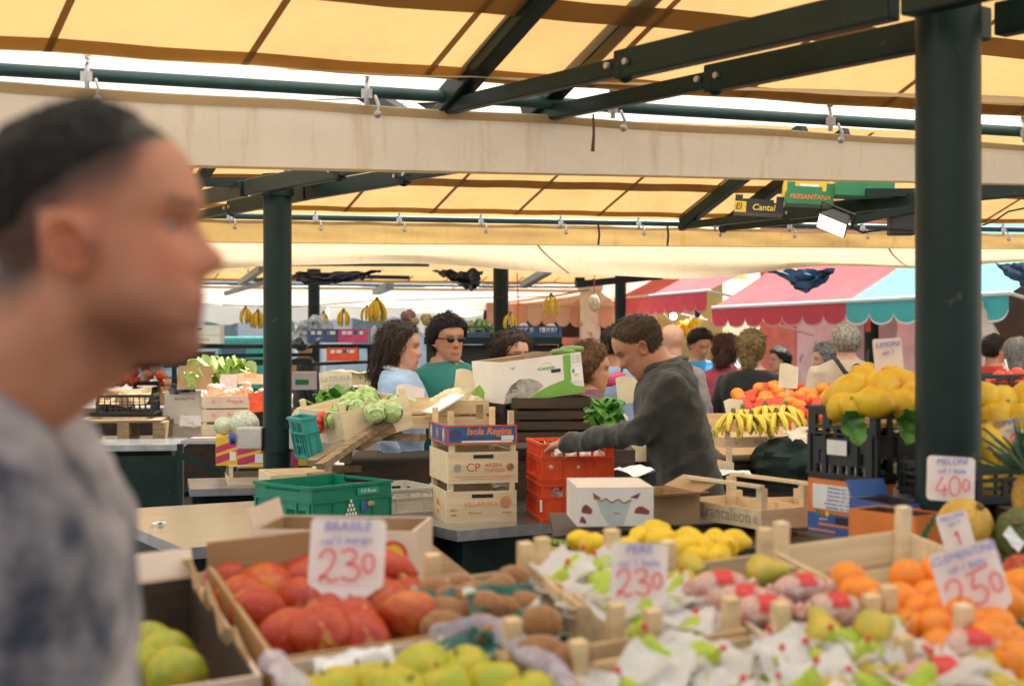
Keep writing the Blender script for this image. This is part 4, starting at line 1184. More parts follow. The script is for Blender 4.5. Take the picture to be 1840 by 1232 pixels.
# the table under it all
t = thing('stall_table', 'wooden sloping stall table carrying the open fruit crates in front', 'stall', T(O.x, O.y, GZ))
Mi = T(O.x, O.y, GZ).inverted()
b = MB(); b.box(-.75, 1.7, -.75, .62, -.20, -.165); b.box(-.2, .62, .6201, 1.0, -.20, -.165); b.build('table_board', M['wood_grey'], t, Mi @ MS, False)
for u, v in ((-.68, -.68), (1.62, -.68), (-.68, .55), (1.62, .55)):
    q = Mi @ (UV(u, v, -.2).translation); MB().box(q.x-.03, q.x+.03, q.y-.03, q.y+.03, 0, q.z-.012).build('leg', M['wood_grey'], t, None, False)

def crateUV(u0, u1, v0, v1, H, **k):
    """matrix, width, depth for a container whose rim lies in the stall plane"""
    return UV((u0+u1)/2, (v0+v1)/2, -H), u1-u0, v1-v0
# A: card box of red mangoes
H = .15; Mx, W, D = crateUV(0, .325, 0, .52, H)
t, c = card_box('tall sided brown card box heaped with red mangoes', Mx, W, D, H+.0, 'card', 'card_in', (), th=.008)
for side, L, nm in (('e', D, 1), ('n', W, 1)):
    pass
MB().box(-W/2, W/2, D/2-.007, D/2-.0005, H+.0005, H+.045).build('back_flap', M['card_in'], t, None, False)
wl = MB()
wl.grid(14, 4, lambda u, v: (-W/2-.004-.045*v, (u-.5)*D, H*.55+v*(.095+.020*math.sin(u*17)+.015*math.sin(u*41))), .004)
wl.build('torn_side_flap', M['card'], t)
pr = [me_mango(M['mango'], k) for k in range(3)]+[me_mango(M['mango_y'], 5)]
G = 'red mangoes heaped in the card box'
spots = [(410, 1046, 2.70, 0), (478, 1052, 2.66, 3), (452, 1030, 2.76, 1), (518, 1018, 2.76, 0), (470, 1105, 2.50, 1), (520, 1142, 2.36, 2), (545, 1080, 2.56, 0), (590, 1098, 2.46, 1), (628, 1128, 2.38, 2), (690, 1088, 2.48, 3), (700, 1030, 2.66, 0), (738, 1082, 2.56, 1), (655, 1060, 2.62, 2), (560, 1040, 2.72, 2), (620, 1030, 2.72, 1), (440, 1080, 2.60, 3), (666, 1010, 2.78, 2), (580, 1130, 2.34, 0), (745, 1110, 2.42, 3), (650, 1140, 2.36, 1)]
for k, (px, py, Y, i) in enumerate(spots):
    s_ = .048*rnd(.92, 1.08)
    o = link('mango', pr[i], None, T(P(px, py, Y)) @ (RY(rnd(50, 120)) @ RZ(rnd(-40, 40)) if k not in (8, 7) else RY(rnd(-15, 20)) @ RZ(rnd(0, 200))) @ RX(rnd(-25, 25)) @ SC(s_, s_, s_))
    tag(o, 'red and orange mango heaped in the brown card box', 'mango', G)
fill = MB().box(-W/2+.012, W/2-.012, -D/2+.012, D/2-.012, .07, .10)
tag(fill.build('packing_paper', M['card_in'], None, Mx, False), 'brown packing paper under the heap of red mangoes', 'paper')
# B: kiwi crate
H = .13; Mx, W, D = crateUV(.335, .555, -.135, .27, H)
t = wood_crate('shallow wooden crate of brown kiwi fruit with raised corner posts', Mx, W, D, H, bh=H, ph=H+.055, slats=2)
MB().box(-W/2+.01, W/2-.01, -D/2+.01, D/2-.01, .055, .06).build('liner_pad', M['liner_pad'], t, None, False)
pk = [me_kiwi(k) for k in range(3)]
kp = [(828, 1057, 2.56), (868, 1092, 2.42), (894, 1060, 2.53), (806, 1102, 2.42), (850, 1075, 2.52), (820, 1080, 2.48), (968, 1122, 2.32), (900, 1095, 2.44), (778, 1068, 2.54), (942, 1090, 2.45), (900, 1150, 2.30), (855, 1135, 2.34), (800, 1130, 2.38), (970, 1175, 2.20), (1030, 1180, 2.18), (920, 1040, 2.60)]
for px, py, Y in kp:
    s_ = .029*rnd(.85, 1.12)
    tag(link('kiwi', pk[kp.index((px, py, Y)) % 3], None, T(P(px, py, Y)) @ RZ(rnd(-50, 50)) @ RY(90+rnd(-20, 20)) @ SC(s_, s_, s_)), 'brown fuzzy kiwi fruit lying in the shallow wooden crate', 'kiwi', 'kiwi fruit in the shallow wooden crate')
def sheet(label, Mx, w, h, m, seed=0, amp=.2, name='paper_liner', group=None, cat='paper'):
    b = MB(); b.grid(10, 8, lambda u, v: ((u-.5)*w, (v-.5)*h, amp*w*(noise.noise(Vector((u*2.6+seed, v*2.6, seed)))+.35*noise.noise(Vector((u*7, v*7+seed, 2))))), .001)
    return tag(b.build(name, M[m], None, Mx), label, cat, group)
for k, (px, py, Y, w_, h_, a) in enumerate(((905, 1078, 2.43, .13, .07, 20), (765, 1080, 2.46, .09, .07, -30), (935, 1135, 2.30, .16, .06, 10), (850, 1160, 2.27, .11, .06, 0))):
    sheet('printed green and white paper liner showing between the kiwi fruit', T(P(px, py, Y)) @ RZ(a) @ RX(28), w_, h_, 'liner', k*3.1, .22, group='liners between the kiwi fruit')
# C: green pears in white tissue, two crates
H = .14; Mx, W, D = crateUV(.565, .75, -.17, .30, H)
wood_crate('wooden crate of tissue wrapped green pears beside the kiwi fruit', Mx, W, D, H, slats=2, ph=H+.05)
Mx2, W2, D2 = crateUV(.40, .98, -.66, -.20, H)
wood_crate('front wooden crate overflowing with white tissue and green pears', Mx2, W2, D2, H, slats=2, ph=H+.045)
tis = [tissue_mesh(k+11) for k in range(5)]; random.seed(21)
gp = []
def inUV(u0, u1, v0, v1, n, seed):
    random.seed(seed); out = []
    tries = 0
    while len(out) < n and tries < 4000:
        tries += 1; q = (rnd(u0, u1), rnd(v0, v1))
        if all((q[0]-a)**2+(q[1]-b)**2 > (.062)**2 for a, b in out): out.append(q)
    return out
pears = inUV(.58, .74, -.14, .27, 13, 3)+inUV(.44, .90, -.52, -.22, 17, 4)
proto_p = lathe_fruit('green_pear', PEAR, 'green pear with a red waxed stem, nestled in white tissue', 'pear', M['green_pear'], T(0, 0, 0), .031, 'green pears in white tissue', tip='wax')
first = True
for u, v in pears:
    Mq = UV(u, v, rnd(-.022, .004)) @ RZ(rnd(0, 360)) @ RX(rnd(15, 65)) @ SC(*(.030*rnd(.92, 1.1),)*3)
    if first: proto_p.matrix_basis = Mq; first = False
    else: copy_tree(proto_p, Mq)
for k, (u, v) in enumerate([(a+rnd(-.035, .035), b+rnd(-.035, .035)) for a, b in pears]+inUV(.58, .75, -.12, .27, 8, 9)+inUV(.42, .95, -.55, -.25, 16, 10)):
    s_ = rnd(.048, .074)
    tag(link('tissue_paper', tis[k % 5], None, UV(u, v, rnd(-.026, .0)) @ RZ(rnd(0, 360)) @ RX(rnd(-26, 26)) @ SC(s_*1.1, s_*1.1, s_*.62)), 'crumpled white tissue paper around the green pears', 'tissue', 'white tissue around the green pears')
for nm, (u0, u1, v0, v1) in (('white tissue lining the crate beside the kiwi fruit', (.575, .745, -.16, .29)), ('white tissue lining the front crate of green pears', (.41, .975, -.65, -.21))):
    b = MB(); b.grid(14, 14, lambda u, v: (u0+(u1-u0)*u, v0+(v1-v0)*v, -.03+.022*noise.noise(Vector((u*5, v*5, u0)))+.03*(abs(u-.5)*2)**4+.012*noise.noise(Vector((u*13, v*13, 1)))))
    tag(b.build('tissue_lining', M['tissue'], None, MS), nm, 'tissue')
# D: yellow pears, some in printed wrap
H = .13; Mx, W, D = crateUV(.765, 1.015, -.235, .175, H)
t = wood_crate('wooden crate with a few yellow pears and wrapped pears on a green pad', Mx, W, D, H, slats=2, ph=H+.055)
MB().box(-W/2+.01, W/2-.01, -D/2+.01, D/2-.01, .075, .08).build('liner_pad', M['liner_pad'], t, None, False)
yp = None
for px, py, Y, a, tl in ((1375, 1028, 2.62, 60, 80), (1480, 1138, 2.30, 200, 35), (1575, 1130, 2.30, 100, 75), (1240, 1024, 2.66, 20, 80), (1225, 1052, 2.58, 150, 70)):
    Mq = T(P(px, py, Y)) @ RZ(a) @ RX(tl) @ SC(*(.036,)*3)
    if yp is None: yp = lathe_fruit('yellow_pear', PEAR, 'loose yellow pear on the dark green pad', 'pear', M['yellow_pear'], Mq, .036, 'loose yellow pears on the green pad'); yp.matrix_basis = Mq
    else: copy_tree(yp, Mq)
def wrapped(label, Mx, group='pears in pink printed wrap'):
    b = MB(); n = 16; rows = []
    prof = [(-.078, .010), (-.070, .020), (-.062, .013), (-.052, .024), (-.03, .034), (0, .037), (.03, .033), (.05, .024), (.06, .012), (.07, .021), (.077, .012)]
    rows = [[(x, r*math.cos(2*PI*k/n)*(1+.06*math.sin(5*2*PI*k/n+x*80)), r*math.sin(2*PI*k/n)*(1+.06*math.sin(4*2*PI*k/n))) for k in range(n)] for x, r in prof]
    b.rings(rows)
    o = b.build('wrapped_pear', M['net'], None, Mx)
    l = MB(); l.grid(6, 6, lambda u, v: ((u-.5)*.036, .0385*math.sin(-.1+(v-.5)*1.3), .0385*math.cos(-.1+(v-.5)*1.3)), .0008); l.build('red_label', M['wax'], o)
    return tag(o, label, 'pear', group)
wp = None
for px, py, Y, a in ((1295, 1050, 2.52, 10), (1440, 1056, 2.50, 20), (1500, 1092, 2.38, 14), (1340, 1076, 2.44, -14), (1375, 1095, 2.40, 5)):
    Mq = T(P(px, py+4, Y)) @ RZ(a) @ RX(28+rnd(-10, 10)) @ SC(.88, .8, .8)
    if wp is None: wp = wrapped('pear in pink printed wrap with a red label', Mq)
    else: copy_tree(wp, Mq)
# E: clementines
H = .13; Mx, W, D = crateUV(1.03, 1.36, -.36, .20, H)
t = wood_crate('half empty wooden crate with small oranges heaped at its near end', Mx, W, D, H, slats=2, ph=H+.055, m='wood_pale')
po = [me_orange(k*3) for k in range(3)]
op = [(1600, 1072), (1640, 1040), (1560, 1080), (1678, 1062), (1625, 1085), (1590, 1105), (1655, 1092), (1700, 1100), (1735, 1082), (1640, 1120), (1690, 1130), (1735, 1118), (1780, 1090), (1800, 1130), (1820, 1100), (1700, 1158), (1745, 1140), (1790, 1165), (1830, 1150), (1835, 1190), (1530, 1056), (1570, 1060), (1545, 1072), (1690, 1040), (1720, 1055), (1770, 1125), (1840, 1068)]
for k, (px, py) in enumerate(op):
    p = S(px, py+6); up_ = .012*(k % 3)
    s_ = .0345*rnd(.92, 1.08)
    tag(link('clementine', po[k % 3], None, T(p+Vector((0, .03, -.01+up_))) @ rrot() @ SC(s_, s_, s_)), 'small bright orange heaped at the near end of the half empty crate', 'orange', 'small oranges in the half empty crate')
tag(MB().box(-W/2+.02, W/2-.02, -D/2+.02, D/2-.06-.2, .03, .06).build('packing_paper', M['liner'], None, Mx, False), 'printed paper under the heap of small oranges', 'paper')
# F: front right crate with a few pears
H = .13; Mx, W, D = crateUV(.86, 1.30, -.84, -.385, H)
t = wood_crate('nearest wooden crate at the front right corner with mixed pears', Mx, W, D, H, slats=2, ph=H+.05)
MB().box(-W/2+.01, W/2-.01, -D/2+.01, D/2-.01, .07, .075).build('liner_pad', M['wood_pale'], t, None, False)
for px, py, a, tl, l in ((1560, 1205, 40, 60, 0), (1770, 1185, 130, 70, 0), (1640, 1215, 250, 50, 0), (1800, 1225, 70, 80, 0), (1500, 1228, 160, 60, 0)):
    copy_tree(yp, T(S(px, py)+V(0, 0, -.015)) @ RZ(a) @ RX(tl) @ SC(*(.034,)*3), 'yellow pear in the nearest wooden crate at the corner', None, 'yellow pears in the nearest crate')
for px, py, a in ((1690, 1215, 5), (1755, 1160, -8)):
    copy_tree(wp, T(S(px, py)+V(0, 0, -.008)) @ RZ(a) @ RX(20), 'pear in pink wrap in the nearest wooden crate at the corner', None, 'wrapped pears in the nearest crate')
# G: green apples in front of the mangoes
H = .13; Mx, W, D = crateUV(-.005, .36, -.46, -.012, H)
t, c = card_box('card tray lined with lilac film holding green apples, in front of the mangoes', Mx, W, D, H, 'card_pink', None, (), th=.006)
MB().box(-W/2+.008, W/2-.008, -D/2+.008, D/2-.008, .05, .055).build('liner_pad', M['paper_white'], t, None, False)
def filmstrip(label, pts, wd, seed):
    b = MB(); pp = [Vector(p) for p in pts]
    def fn(u, v):
        k = u*(len(pp)-1); i = min(int(k), len(pp)-2); p = pp[i].lerp(pp[i+1], k-i)
        a = v*PI*1.25
        n_ = .010*noise.noise(Vector((u*9, v*4, seed)))
        return p+Vector((wd*math.cos(a)*.5+n_, wd*.4*math.cos(a), wd*.5*math.sin(a)+n_*1.3))
    b.grid(40, 8, fn)
    return tag(b.build('plastic_film', M['film'], None), label, 'film')
q = lambda u, v, h=0: UV(u, v, h).translation
filmstrip('lilac plastic film folded over the near end of the apple tray', [q(-.005, -.005, .005), q(-.003, -.12, .012), q(0, -.3, .012), q(.01, -.45, .01)], .032, 1)
filmstrip('lilac plastic film folded over the kiwi side of the apple tray', [q(.27, -.01, .01), q(.36, -.03, .014), q(.36, -.16, .014), q(.37, -.34, .012), q(.37, -.45, .01)], .032, 7)
ga = None
for px, py, up_ in ((600, 1235, 0), (690, 1228, .004), (760, 1205, .010), (835, 1200, .002), (800, 1240, .008), (890, 1228, .004), (650, 1212, -.01), (950, 1245, 0), (545, 1240, -.006), (720, 1250, .01)):
    Mq = T(S(px, py)+V(0, .0, -.012+up_)) @ RZ(rnd(0, 360)) @ RX(rnd(-40, 40)) @ SC(*(.045*rnd(.93, 1.06),)*3)
    if ga is None: ga = lathe_fruit('green_apple', APPLE, 'yellow green apple in the film lined tray', 'apple', M['apple'], Mq, .037, 'green apples in the film lined tray'); ga.matrix_basis = Mq
    else: copy_tree(ga, Mq)
sheet('white paper sheet tucked between the green apples', T(S(640, 1195)+V(0, 0, .0)) @ RX(40) @ RZ(20), .12, .06, 'paper_white', 4, .15)
# H: yellow green mangoes at far left
H = .15; Mx, W, D = crateUV(-.42, -.03, -.055, .47, H)
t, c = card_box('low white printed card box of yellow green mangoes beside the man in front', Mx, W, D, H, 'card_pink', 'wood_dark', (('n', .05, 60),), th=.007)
text('BIO', .03, M['print_green'], c, T(.04, -D/2-.0008, .08) @ FRONT); text('MANGO', .03, M['print_red'], c, T(-.08, -D/2-.0008, .08) @ FRONT)
pg = [me_mango(M['mango_g'], k+9) for k in range(2)]
for k, (px, py, Y) in enumerate(((300, 1165, 2.36), (318, 1196, 2.28), (255, 1190, 2.32), (225, 1205, 2.3), (270, 1150, 2.44))):
    s_ = .044
    tag(link('mango', pg[k % 2], None, T(P(px, py, Y)+V(0, 0, -.01)) @ RZ(rnd(-30, 30)) @ RY(80+rnd(-20, 20)) @ SC(s_, s_, s_)), 'yellow green mango in the low white printed box', 'mango', 'yellow green mangoes in the low box')
# handwritten cards of the stall
price_card('card priced 2.30 standing among the red mangoes', T(P(618, 1100, 2.44)) @ RZ(4) @ RY(3) @ RX(-8), .130, .120, [('BRASILE', .023), ('cat 1 mango', .018)], '23^0', .052, small='x', fw=.0042)
price_card('card priced 2.30 standing among the tissue wrapped green pears', T(P(1146, 1118, 2.40)) @ RZ(-2) @ RY(2) @ RX(-8), .096, .100, [('PERE', .022), ('cat 1 Italia', .017)], '23^0', .042, small='x', fw=.0038)
price_card('tilted card priced 2.50 leaning over the small oranges', T(P(1775, 1140, 2.36)) @ RZ(-3) @ RY(-15) @ RX(-10), .112, .112, [('CLEMENTINE', .019), ('cat 1 Italia', .016)], '25^0', .052, small='x', fw=.0038)
# ---------------------------------------------------------------- second row: counter behind the sloping stall (top about 1.11)
t = thing('stall_counter', 'low dark counter behind the sloping stall carrying lemons, boxes and melons', 'stall', T(0, 0, GZ))
MB().box(.13, 2.1, 2.95, 5.0, .965, .985).build('counter_top', M['wood_dark'], t, None, False)
for x in (.2, 2.02):
    for y in (3.02, 4.92): MB().box(x-.03, x+.03, y-.03, y+.03, 0, .964).build('leg', M['green_steel'], t, None, False)
MB().box(.16, 2.05, 2.98, 3.0, .35, .96).build('apron', M['green_steel'], t, None, False)
# card box marked di Rosa
Mx = T(P(620, 1052, 3.05)) @ RZ(-6)
t, c = card_box('white printed fruit box with a round red and yellow emblem, behind the red mangoes', Mx, .34, .24, .135, 'card_pink', 'card_in', (('w', .04, 75),), th=.006)
text('di Rosa', .032, M['print_red'], c, T(.03, -.1207, .105) @ FRONT, shear=.2); text('ortofrutta', .014, M['print_black'], c, T(.02, -.1207, .075) @ FRONT)
b = MB(); b.lathe([(.030, 0), (.030, .0012), (.001, .0012)], 24); b.build('emblem_ring', M['print_red'], c, T(.128, -.1204, .086) @ RX(90))
b = MB(); b.lathe([(.021, 0), (.021, .0018), (.001, .0018)], 24); b.build('emblem_disc', M['print_yellow'], c, T(.128, -.1204, .086) @ RX(90))
text('a', .026, M['print_red'], c, T(.128, -.1226, .086) @ FRONT)
for k in range(4): text('prodotto in Italia', .009, M['print_black'], c, T(.118, -.1207, .046-.011*k) @ FRONT)
# lemon tray
Mx = corner(1165, 1003+45, 3.05, 35, .32, .42)
Mx = T(P(1165, 1003, 3.05)) @ RZ(33) @ T(.15, .20, -.075)
t = plastic_crate('black tray of lemons edged with lime green dashes', Mx, .31, .41, .075, 'pl_black', fh=[(.03, .28, .058, .066)], sh=[(.03, .38, .058, .066)], name='fruit_tray', ribs=False)
d = MB()
for k in range(17):
    d.box(-.1575, -.1555, -.195+k*.0235, -.195+k*.0235+.016, .066, .073); d.box(-.1585, -.1555, -.195+k*.0235, -.195+k*.0235+.016, .0735, .0755)
d.build('lime_dashes', mat('lime_print', (.55, .62, .03), .5, .05), t, None, False)
o = MB().box(-.1575, -.1555, .13, .18, .028, .058).build('lime_label', M['lemon'], t, None, False)
MB().box(-.1575, -.1555, .07, .12, .024, .058).build('grey_label', M['pl_white'], t, None, False)
b = MB(); b.lathe([(.022, 0), (.022, .0018), (.001, .0018)], 20); e_ = b.build('round_sticker', M['print_yellow'], t, T(-.1555, .10, .0) @ T(0, 0, .012) @ RY(-90)); b = MB(); b.lathe([(.014, 0), (.014, .0026), (.001, .0026)], 20); b.build('sticker_centre', M['print_green'], e_)
pl_ = [me_lemon(M['lemon'], k*4, .28) for k in range(3)]
for k, (px, py, Y) in enumerate(((1150, 950, 3.15), (1185, 955, 3.1), (1222, 970, 3.0), (1262, 968, 3.02), (1306, 968, 3.05), (1238, 952, 3.15), (1285, 956, 3.15), (1205, 975, 3.05), (1065, 962, 3.12), (1100, 965, 3.1), (1130, 972, 3.05), (1045, 958, 3.2), (1175, 940, 3.2), (1320, 956, 3.2), (1250, 985, 2.98), (1290, 985, 3.0))):
    s_ = .0255*rnd(.95, 1.1)
    tag(link('lemon', pl_[k % 3], None, T(P(px, py+15, Y)) @ RZ(rnd(0, 360)) @ RX(90+rnd(-30, 30)) @ SC(s_, s_, s_)), 'bright yellow lemon in the lime edged black tray', 'lemon', 'lemons in the black tray')
# cow printed box and its open neighbour
Mx = T(P(1106, 945, 4.35)) @ RZ(4) @ T(.0, .15, 0)
t, c = card_box('white card box printed with a cow face, standing open beyond the lemons', Mx, .235, .30, .115, 'card_white', 'card_in', (), closed=True, th=.005)
def poly(mb, pts, M_=None, th=.0006):
    n = len(pts); mb.add([(x, 0, z) for x, z in pts]+[(x, -th, z) for x, z in pts], [tuple(range(n)), tuple(range(2*n-1, n-1, -1))]+[(i, (i+1) % n, (i+1) % n+n, i+n) for i in range(n)], M_)
    return mb
FY = T(0, -.1503, 0)
cw = MB()
poly(cw, [(-.062, .088), (-.044, .074), (-.030, .083), (-.012, .070), (.008, .080), (.026, .068), (.048, .078), (.038, .045), (.024, .002), (-.020, .002), (-.046, .045)], FY); cw.build('cow_face', mat('cow_grey', (.48, .54, .50), .6, .12, 20), c, None, False)
brn = mat('cow_brown', (.30, .07, .05), .6, .3, 30)
cr = MB()
for q_ in ([(-.070, .104), (-.066, .082), (-.044, .086)], [(.044, .088), (.068, .084), (.078, .103)]): poly(cr, q_, T(0, -.0008, 0) @ FY)
for cx, cz, a_, b_ in ((-.088, .050, .017, .014), (.082, .046, .024, .012), (-.100, .018, .010, .010)): poly(cr, [(cx+a_*math.cos(2*PI*k/12), cz+b_*math.sin(2*PI*k/12)+.004*math.sin(5*k)) for k in range(12)], FY)
ribbon(cr, [Vector((x, z, 0)) for x, z in ((-.060, .090), (-.044, .076), (-.030, .085), (-.012, .072), (.008, .082), (.026, .070), (.048, .080))], .004)
for q_ in range(len(cr.v)-28, len(cr.v)): x_, y_, z_ = cr.v[q_]; cr.v[q_] = (x_, -.1512-z_, y_)
cr.build('cow_markings', brn, c, None, False)
text('latte', .012, M['print_red'], c, T(.004, -.1512, .040) @ FRONT)
Mx = T(P(1212, 940, 4.5)) @ RZ(20) @ T(.0, .12, 0)
t, c = card_box('plain brown card box with raised flaps, right of the cow printed box', Mx, .17, .26, .09, 'card', 'card_in', (('e', .08, 25), ('s', .07, 10)), th=.005)
# two crates lettered Brancaleone
Mx = T(P(1368, 952, 4.35)) @ RZ(31) @ T(.105, .195, 0)
t = wood_crate('pale wooden crate lettered Brancaleone with a handle rail, tilted behind the lemons', Mx, .21, .39, .075, bh=.06, ph=.125, slats=1, rail=False, side_print=[('Brancaleon', .056, -.02, .032, 'print_grey'), ('e', .05, -.168, .032, 'print_grey')], m='wood_pale')
MB().box(-.108, -.088, -.19, .19, .1255, .136).build('handle_rail', M['wood_pale'], t, None, False)
MB().box(.088, .108, -.19, .19, .1255, .136).build('handle_rail', M['wood_pale'], t, None, False)
Mx = T(P(1470, 950, 4.6)) @ RZ(12) @ T(-.02, .2, 0)
wood_crate('empty wooden crate lettered in part, between the handled crate and orange box', Mx, .26, .38, .075, bh=.06, ph=.09, slats=1, print_=[('Brancaleone', .04, -.01, .03, 'print_grey')], m='wood')
# orange and blue card box under the black crate
C0 = P(1575, 975, 4.0); Mbx = T(C0) @ RZ(31)
t, c = card_box('orange and blue card box carrying the black crate of citrons', Mbx @ T(.16, .14, 0), .32, .275, .158, 'card_orange', None, (), closed=True)
lb = MB()
lb.box(-.1622, -.1605, -.136, .136, .0, .062); bl = lb.build('blue_band', M['card_blue'], c, None, False)
MB().box(-.1632, -.1624, -.12, .09, .026, .033).build('orange_stripe', M['card_orange'], bl, None, False)
MB().box(-.1632, -.1624, .02, .13, .008, .014).build('orange_stripe', M['card_orange'], bl, None, False)
MB().box(-.1632, -.1624, -.03, .02, .036, .056).build('hand_hole', M['card_black'], bl, None, False)
lab = MB().box(-.1625, -.1605, -.105, .115, .074, .146).build('white_label', M['paper_white'], c, None, False)
for k in range(6): text('frutta fresca  cat 1  cal 45', .0105, M['ink_blue'], lab, T(-.1632, .005+rnd(-.01, .01), .138-.0115*k) @ RZ(-90) @ FRONT)
for k, mm in enumerate(('print_green', 'print_red', 'print_yellow')): MB().box(-.1642, -.1632, .085-.02*k, .10-.02*k, .055, .070).build('small_mark', M[mm], bl, None, False)
text('agrumi', .012, M['print_white'], bl, T(-.1632, .07, .046) @ RZ(-90) @ FRONT)
MB().box(-.150, .16, -.1402, -.1382, .0, .06).build('blue_band', M['card_blue'], c, None, False)
# black crate of citrons
fh = [(.02+.047*i, .05+.047*i, .03, .075) for i in range(6)]+[(.02+.047*i, .05+.047*i, .13, .185) for i in range(6)]
sh_ = [(.035+.035*i, .055+.035*i, .018, .045) for i in range(6)]+[(.03+.045*i, .06+.045*i, .125, .15) for i in range(5)]+[(.03, .06, .16, .19), (.09, .19, .16, .19), (.22, .25, .16, .19)]+[(.045, .058, .05, .085), (.215, .228, .05, .085)]
t = plastic_crate('tall black plastic crate heaped with yellow citrons', Mbx @ T(.16, .14, .1615), .32, .275, .215, 'pl_black', fh=fh, sh=sh_, ribs=True)
MB().box(-.1675, -.1665, -.03, .05, .075, .118).build('label', M['paper_white'], t, None, False)
mw = MB()
for i in range(6): mw.box(-.156+.003, -.154, -.137+.035+.035*i+.003, -.137+.052+.035*i, .020, .045)
mw.build('white_crate_behind_slots', M['paper_white'], t, None, False)
po2 = [me_lemon(M['lemon_pale'], 20+k*4, .14) for k in range(3)]
for k, (px, py, Y, s_) in enumerate(((1527, 703, 4.18, .052), (1583, 700, 4.15, .052), (1572, 723, 4.02, .044), (1625, 695, 4.22, .05), (1555, 684, 4.25, .043), (1617, 726, 4.06, .045), (1510, 730, 4.12, .038), (1560, 675, 4.34, .04), (1640, 715, 4.1, .045), (1600, 680, 4.32, .045), (1535, 730, 4.06, .036), (1650, 700, 4.3, .045), (1500, 716, 4.25, .04))):
    tag(link('citron', po2[k % 3], None, T(P(px, py, Y)) @ RZ(rnd(0, 360)) @ RX(90+rnd(-50, 50)) @ SC(s_, s_, s_)), 'large yellow citron heaped on the tall black crate', 'citron', 'citrons on the tall black crate')
MB().box(-.14, .14, -.125, .125, .16, .17).build('packing_pad', M['lemon_pale'], t, None, False)
for px, py, Y, a, nm in ((1524, 770, 3.93, -10, 'long green citrus leaf hanging over the face of the black crate'), (1622, 765, 3.98, 20, 'green citrus leaf hanging at the post end of the black crate')):
    b = MB(); b.grid(6, 10, lambda u, v: ((u-.5)*.078*math.sin(PI*min(1, v*.9+.1))**.7*(1+.12*math.sin(v*19+px))+.02*math.sin(v*2.6), .022*math.sin(v*4)-.05*abs(u-.5)*(1-.4*v)+.006*math.sin(v*17+u*4), -v*.10+.05), .001)
    o = b.build('citrus_leaf', M['leaf'], None, T(P(px, py, Y)) @ RZ(20) @ RY(a)); tag(o, nm, 'leaf')
# fruit right of the post
Mx = T(P(1640, 900, 4.05)) @ RZ(16) @ T(.05, .12, 0)
wood_crate('small wooden crate with one orange, half hidden by the thick post', Mx, .22, .24, .095, bh=.04, ph=.10, slats=1, rail=True, print_=[('Sicilia', .026, -.03, .02, 'print_red')], m='wood_pale')
tag(link('orange', po[0], None, T(P(1636, 868, 4.15)) @ SC(.042, .042, .042)), 'single orange inside the small wooden crate by the post', 'orange')
Mr = T(P(1800, 905, 3.75)) @ RZ(25)
t = plastic_crate('black crate behind the pineapple, filled with large yellow fruit', Mr @ T(.1, .16, 0), .36, .30, .10, 'pl_black')
for k, (px, py, Y, s_) in enumerate(((1768, 712, 4.0, .042), (1800, 722, 4.05, .048), (1785, 755, 3.95, .046), (1825, 760, 3.95, .048), (1775, 800, 3.9, .046), (1768, 850, 3.9, .046), (1810, 800, 3.95, .048), (1775, 885, 3.85, .044), (1820, 840, 3.9, .046), (1840, 720, 4.05, .045), (1845, 800, 4.0, .05), (1800, 872, 3.85, .046), (1850, 860, 3.95, .046))):
    tag(link('grapefruit', po2[k % 3], None, T(P(px, py, Y)) @ rrot() @ SC(s_, s_, s_)), 'large yellow fruit piled right of the thick post', 'grapefruit', 'large yellow fruit right of the post')
# pineapple
t = thing('pineapple', 'pineapple with grey green spiky leaves at the right edge', 'pineapple', T(P(1890, 985, 3.4)) @ RX(-10) @ RY(-14))
b = MB(); b.ball((0, 0, .09), (.062, .062, .10), 20, 14, None, lambda p: p*(1+.04*math.sin(p.z*18)*math.sin(8*math.atan2(p.y, p.x)))); b.build('fruit', M['pine'], t)
lv = MB()
for k in range(34):
    a = rnd(0, 360); el = rnd(10, 70); L = rnd(.09, .17)
    lv.grid(2, 6, lambda u, v: (L*v, (u-.5)*.022*(1-v)**.7, .03*v*v*(1 if el < 40 else -.4)+.003*abs(u-.5)*4), .0012, T(0, 0, .18) @ RZ(a) @ RY(-el))
lv.build('leaf_crown', M['spiky'], t)
# melons
def melon(label, Mx, r, m, ribs=10):
    b = MB(); b.ball((0, 0, 0), r, 40, 20, None, lambda p: Vector((p.x, p.y, p.z*.9))*(1-.045*abs(math.cos(ribs/2*math.atan2(p.y, p.x)))**6))
    o = b.build('melon', M[m], None, Mx); MB().tube([(0, 0, r*.86), (.003, 0, r*1.0)], [.008, .010], 8).build('stem', M['stem'], o)
    return tag(o, label, 'melon')
melon('ribbed orange netted melon behind the slanting small card', T(P(1735, 943, 3.2)) @ RX(35) @ RY(20), .064, 'melon')
melon('dark green melon with pale netting at the right edge', T(P(1838, 960, 3.15)) @ RX(50) @ RY(-30), .064, 'dkmelon')
sheet('pale price sticker sheet lying on the dark green melon', T(P(1822, 968, 3.06)) @ RY(50) @ RX(60), .05, .03, 'foam', 3, .1)
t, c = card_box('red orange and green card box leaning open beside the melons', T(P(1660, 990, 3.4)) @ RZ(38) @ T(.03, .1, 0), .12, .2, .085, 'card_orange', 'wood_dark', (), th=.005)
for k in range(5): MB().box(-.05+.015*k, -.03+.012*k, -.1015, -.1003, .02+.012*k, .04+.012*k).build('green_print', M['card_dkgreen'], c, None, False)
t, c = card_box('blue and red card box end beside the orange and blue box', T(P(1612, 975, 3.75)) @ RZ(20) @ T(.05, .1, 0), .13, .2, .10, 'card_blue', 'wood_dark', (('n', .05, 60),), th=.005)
MB().box(.0, .06, -.1015, -.1005, .01, .09).build('red_print', M['card_orange'], c, None, False)
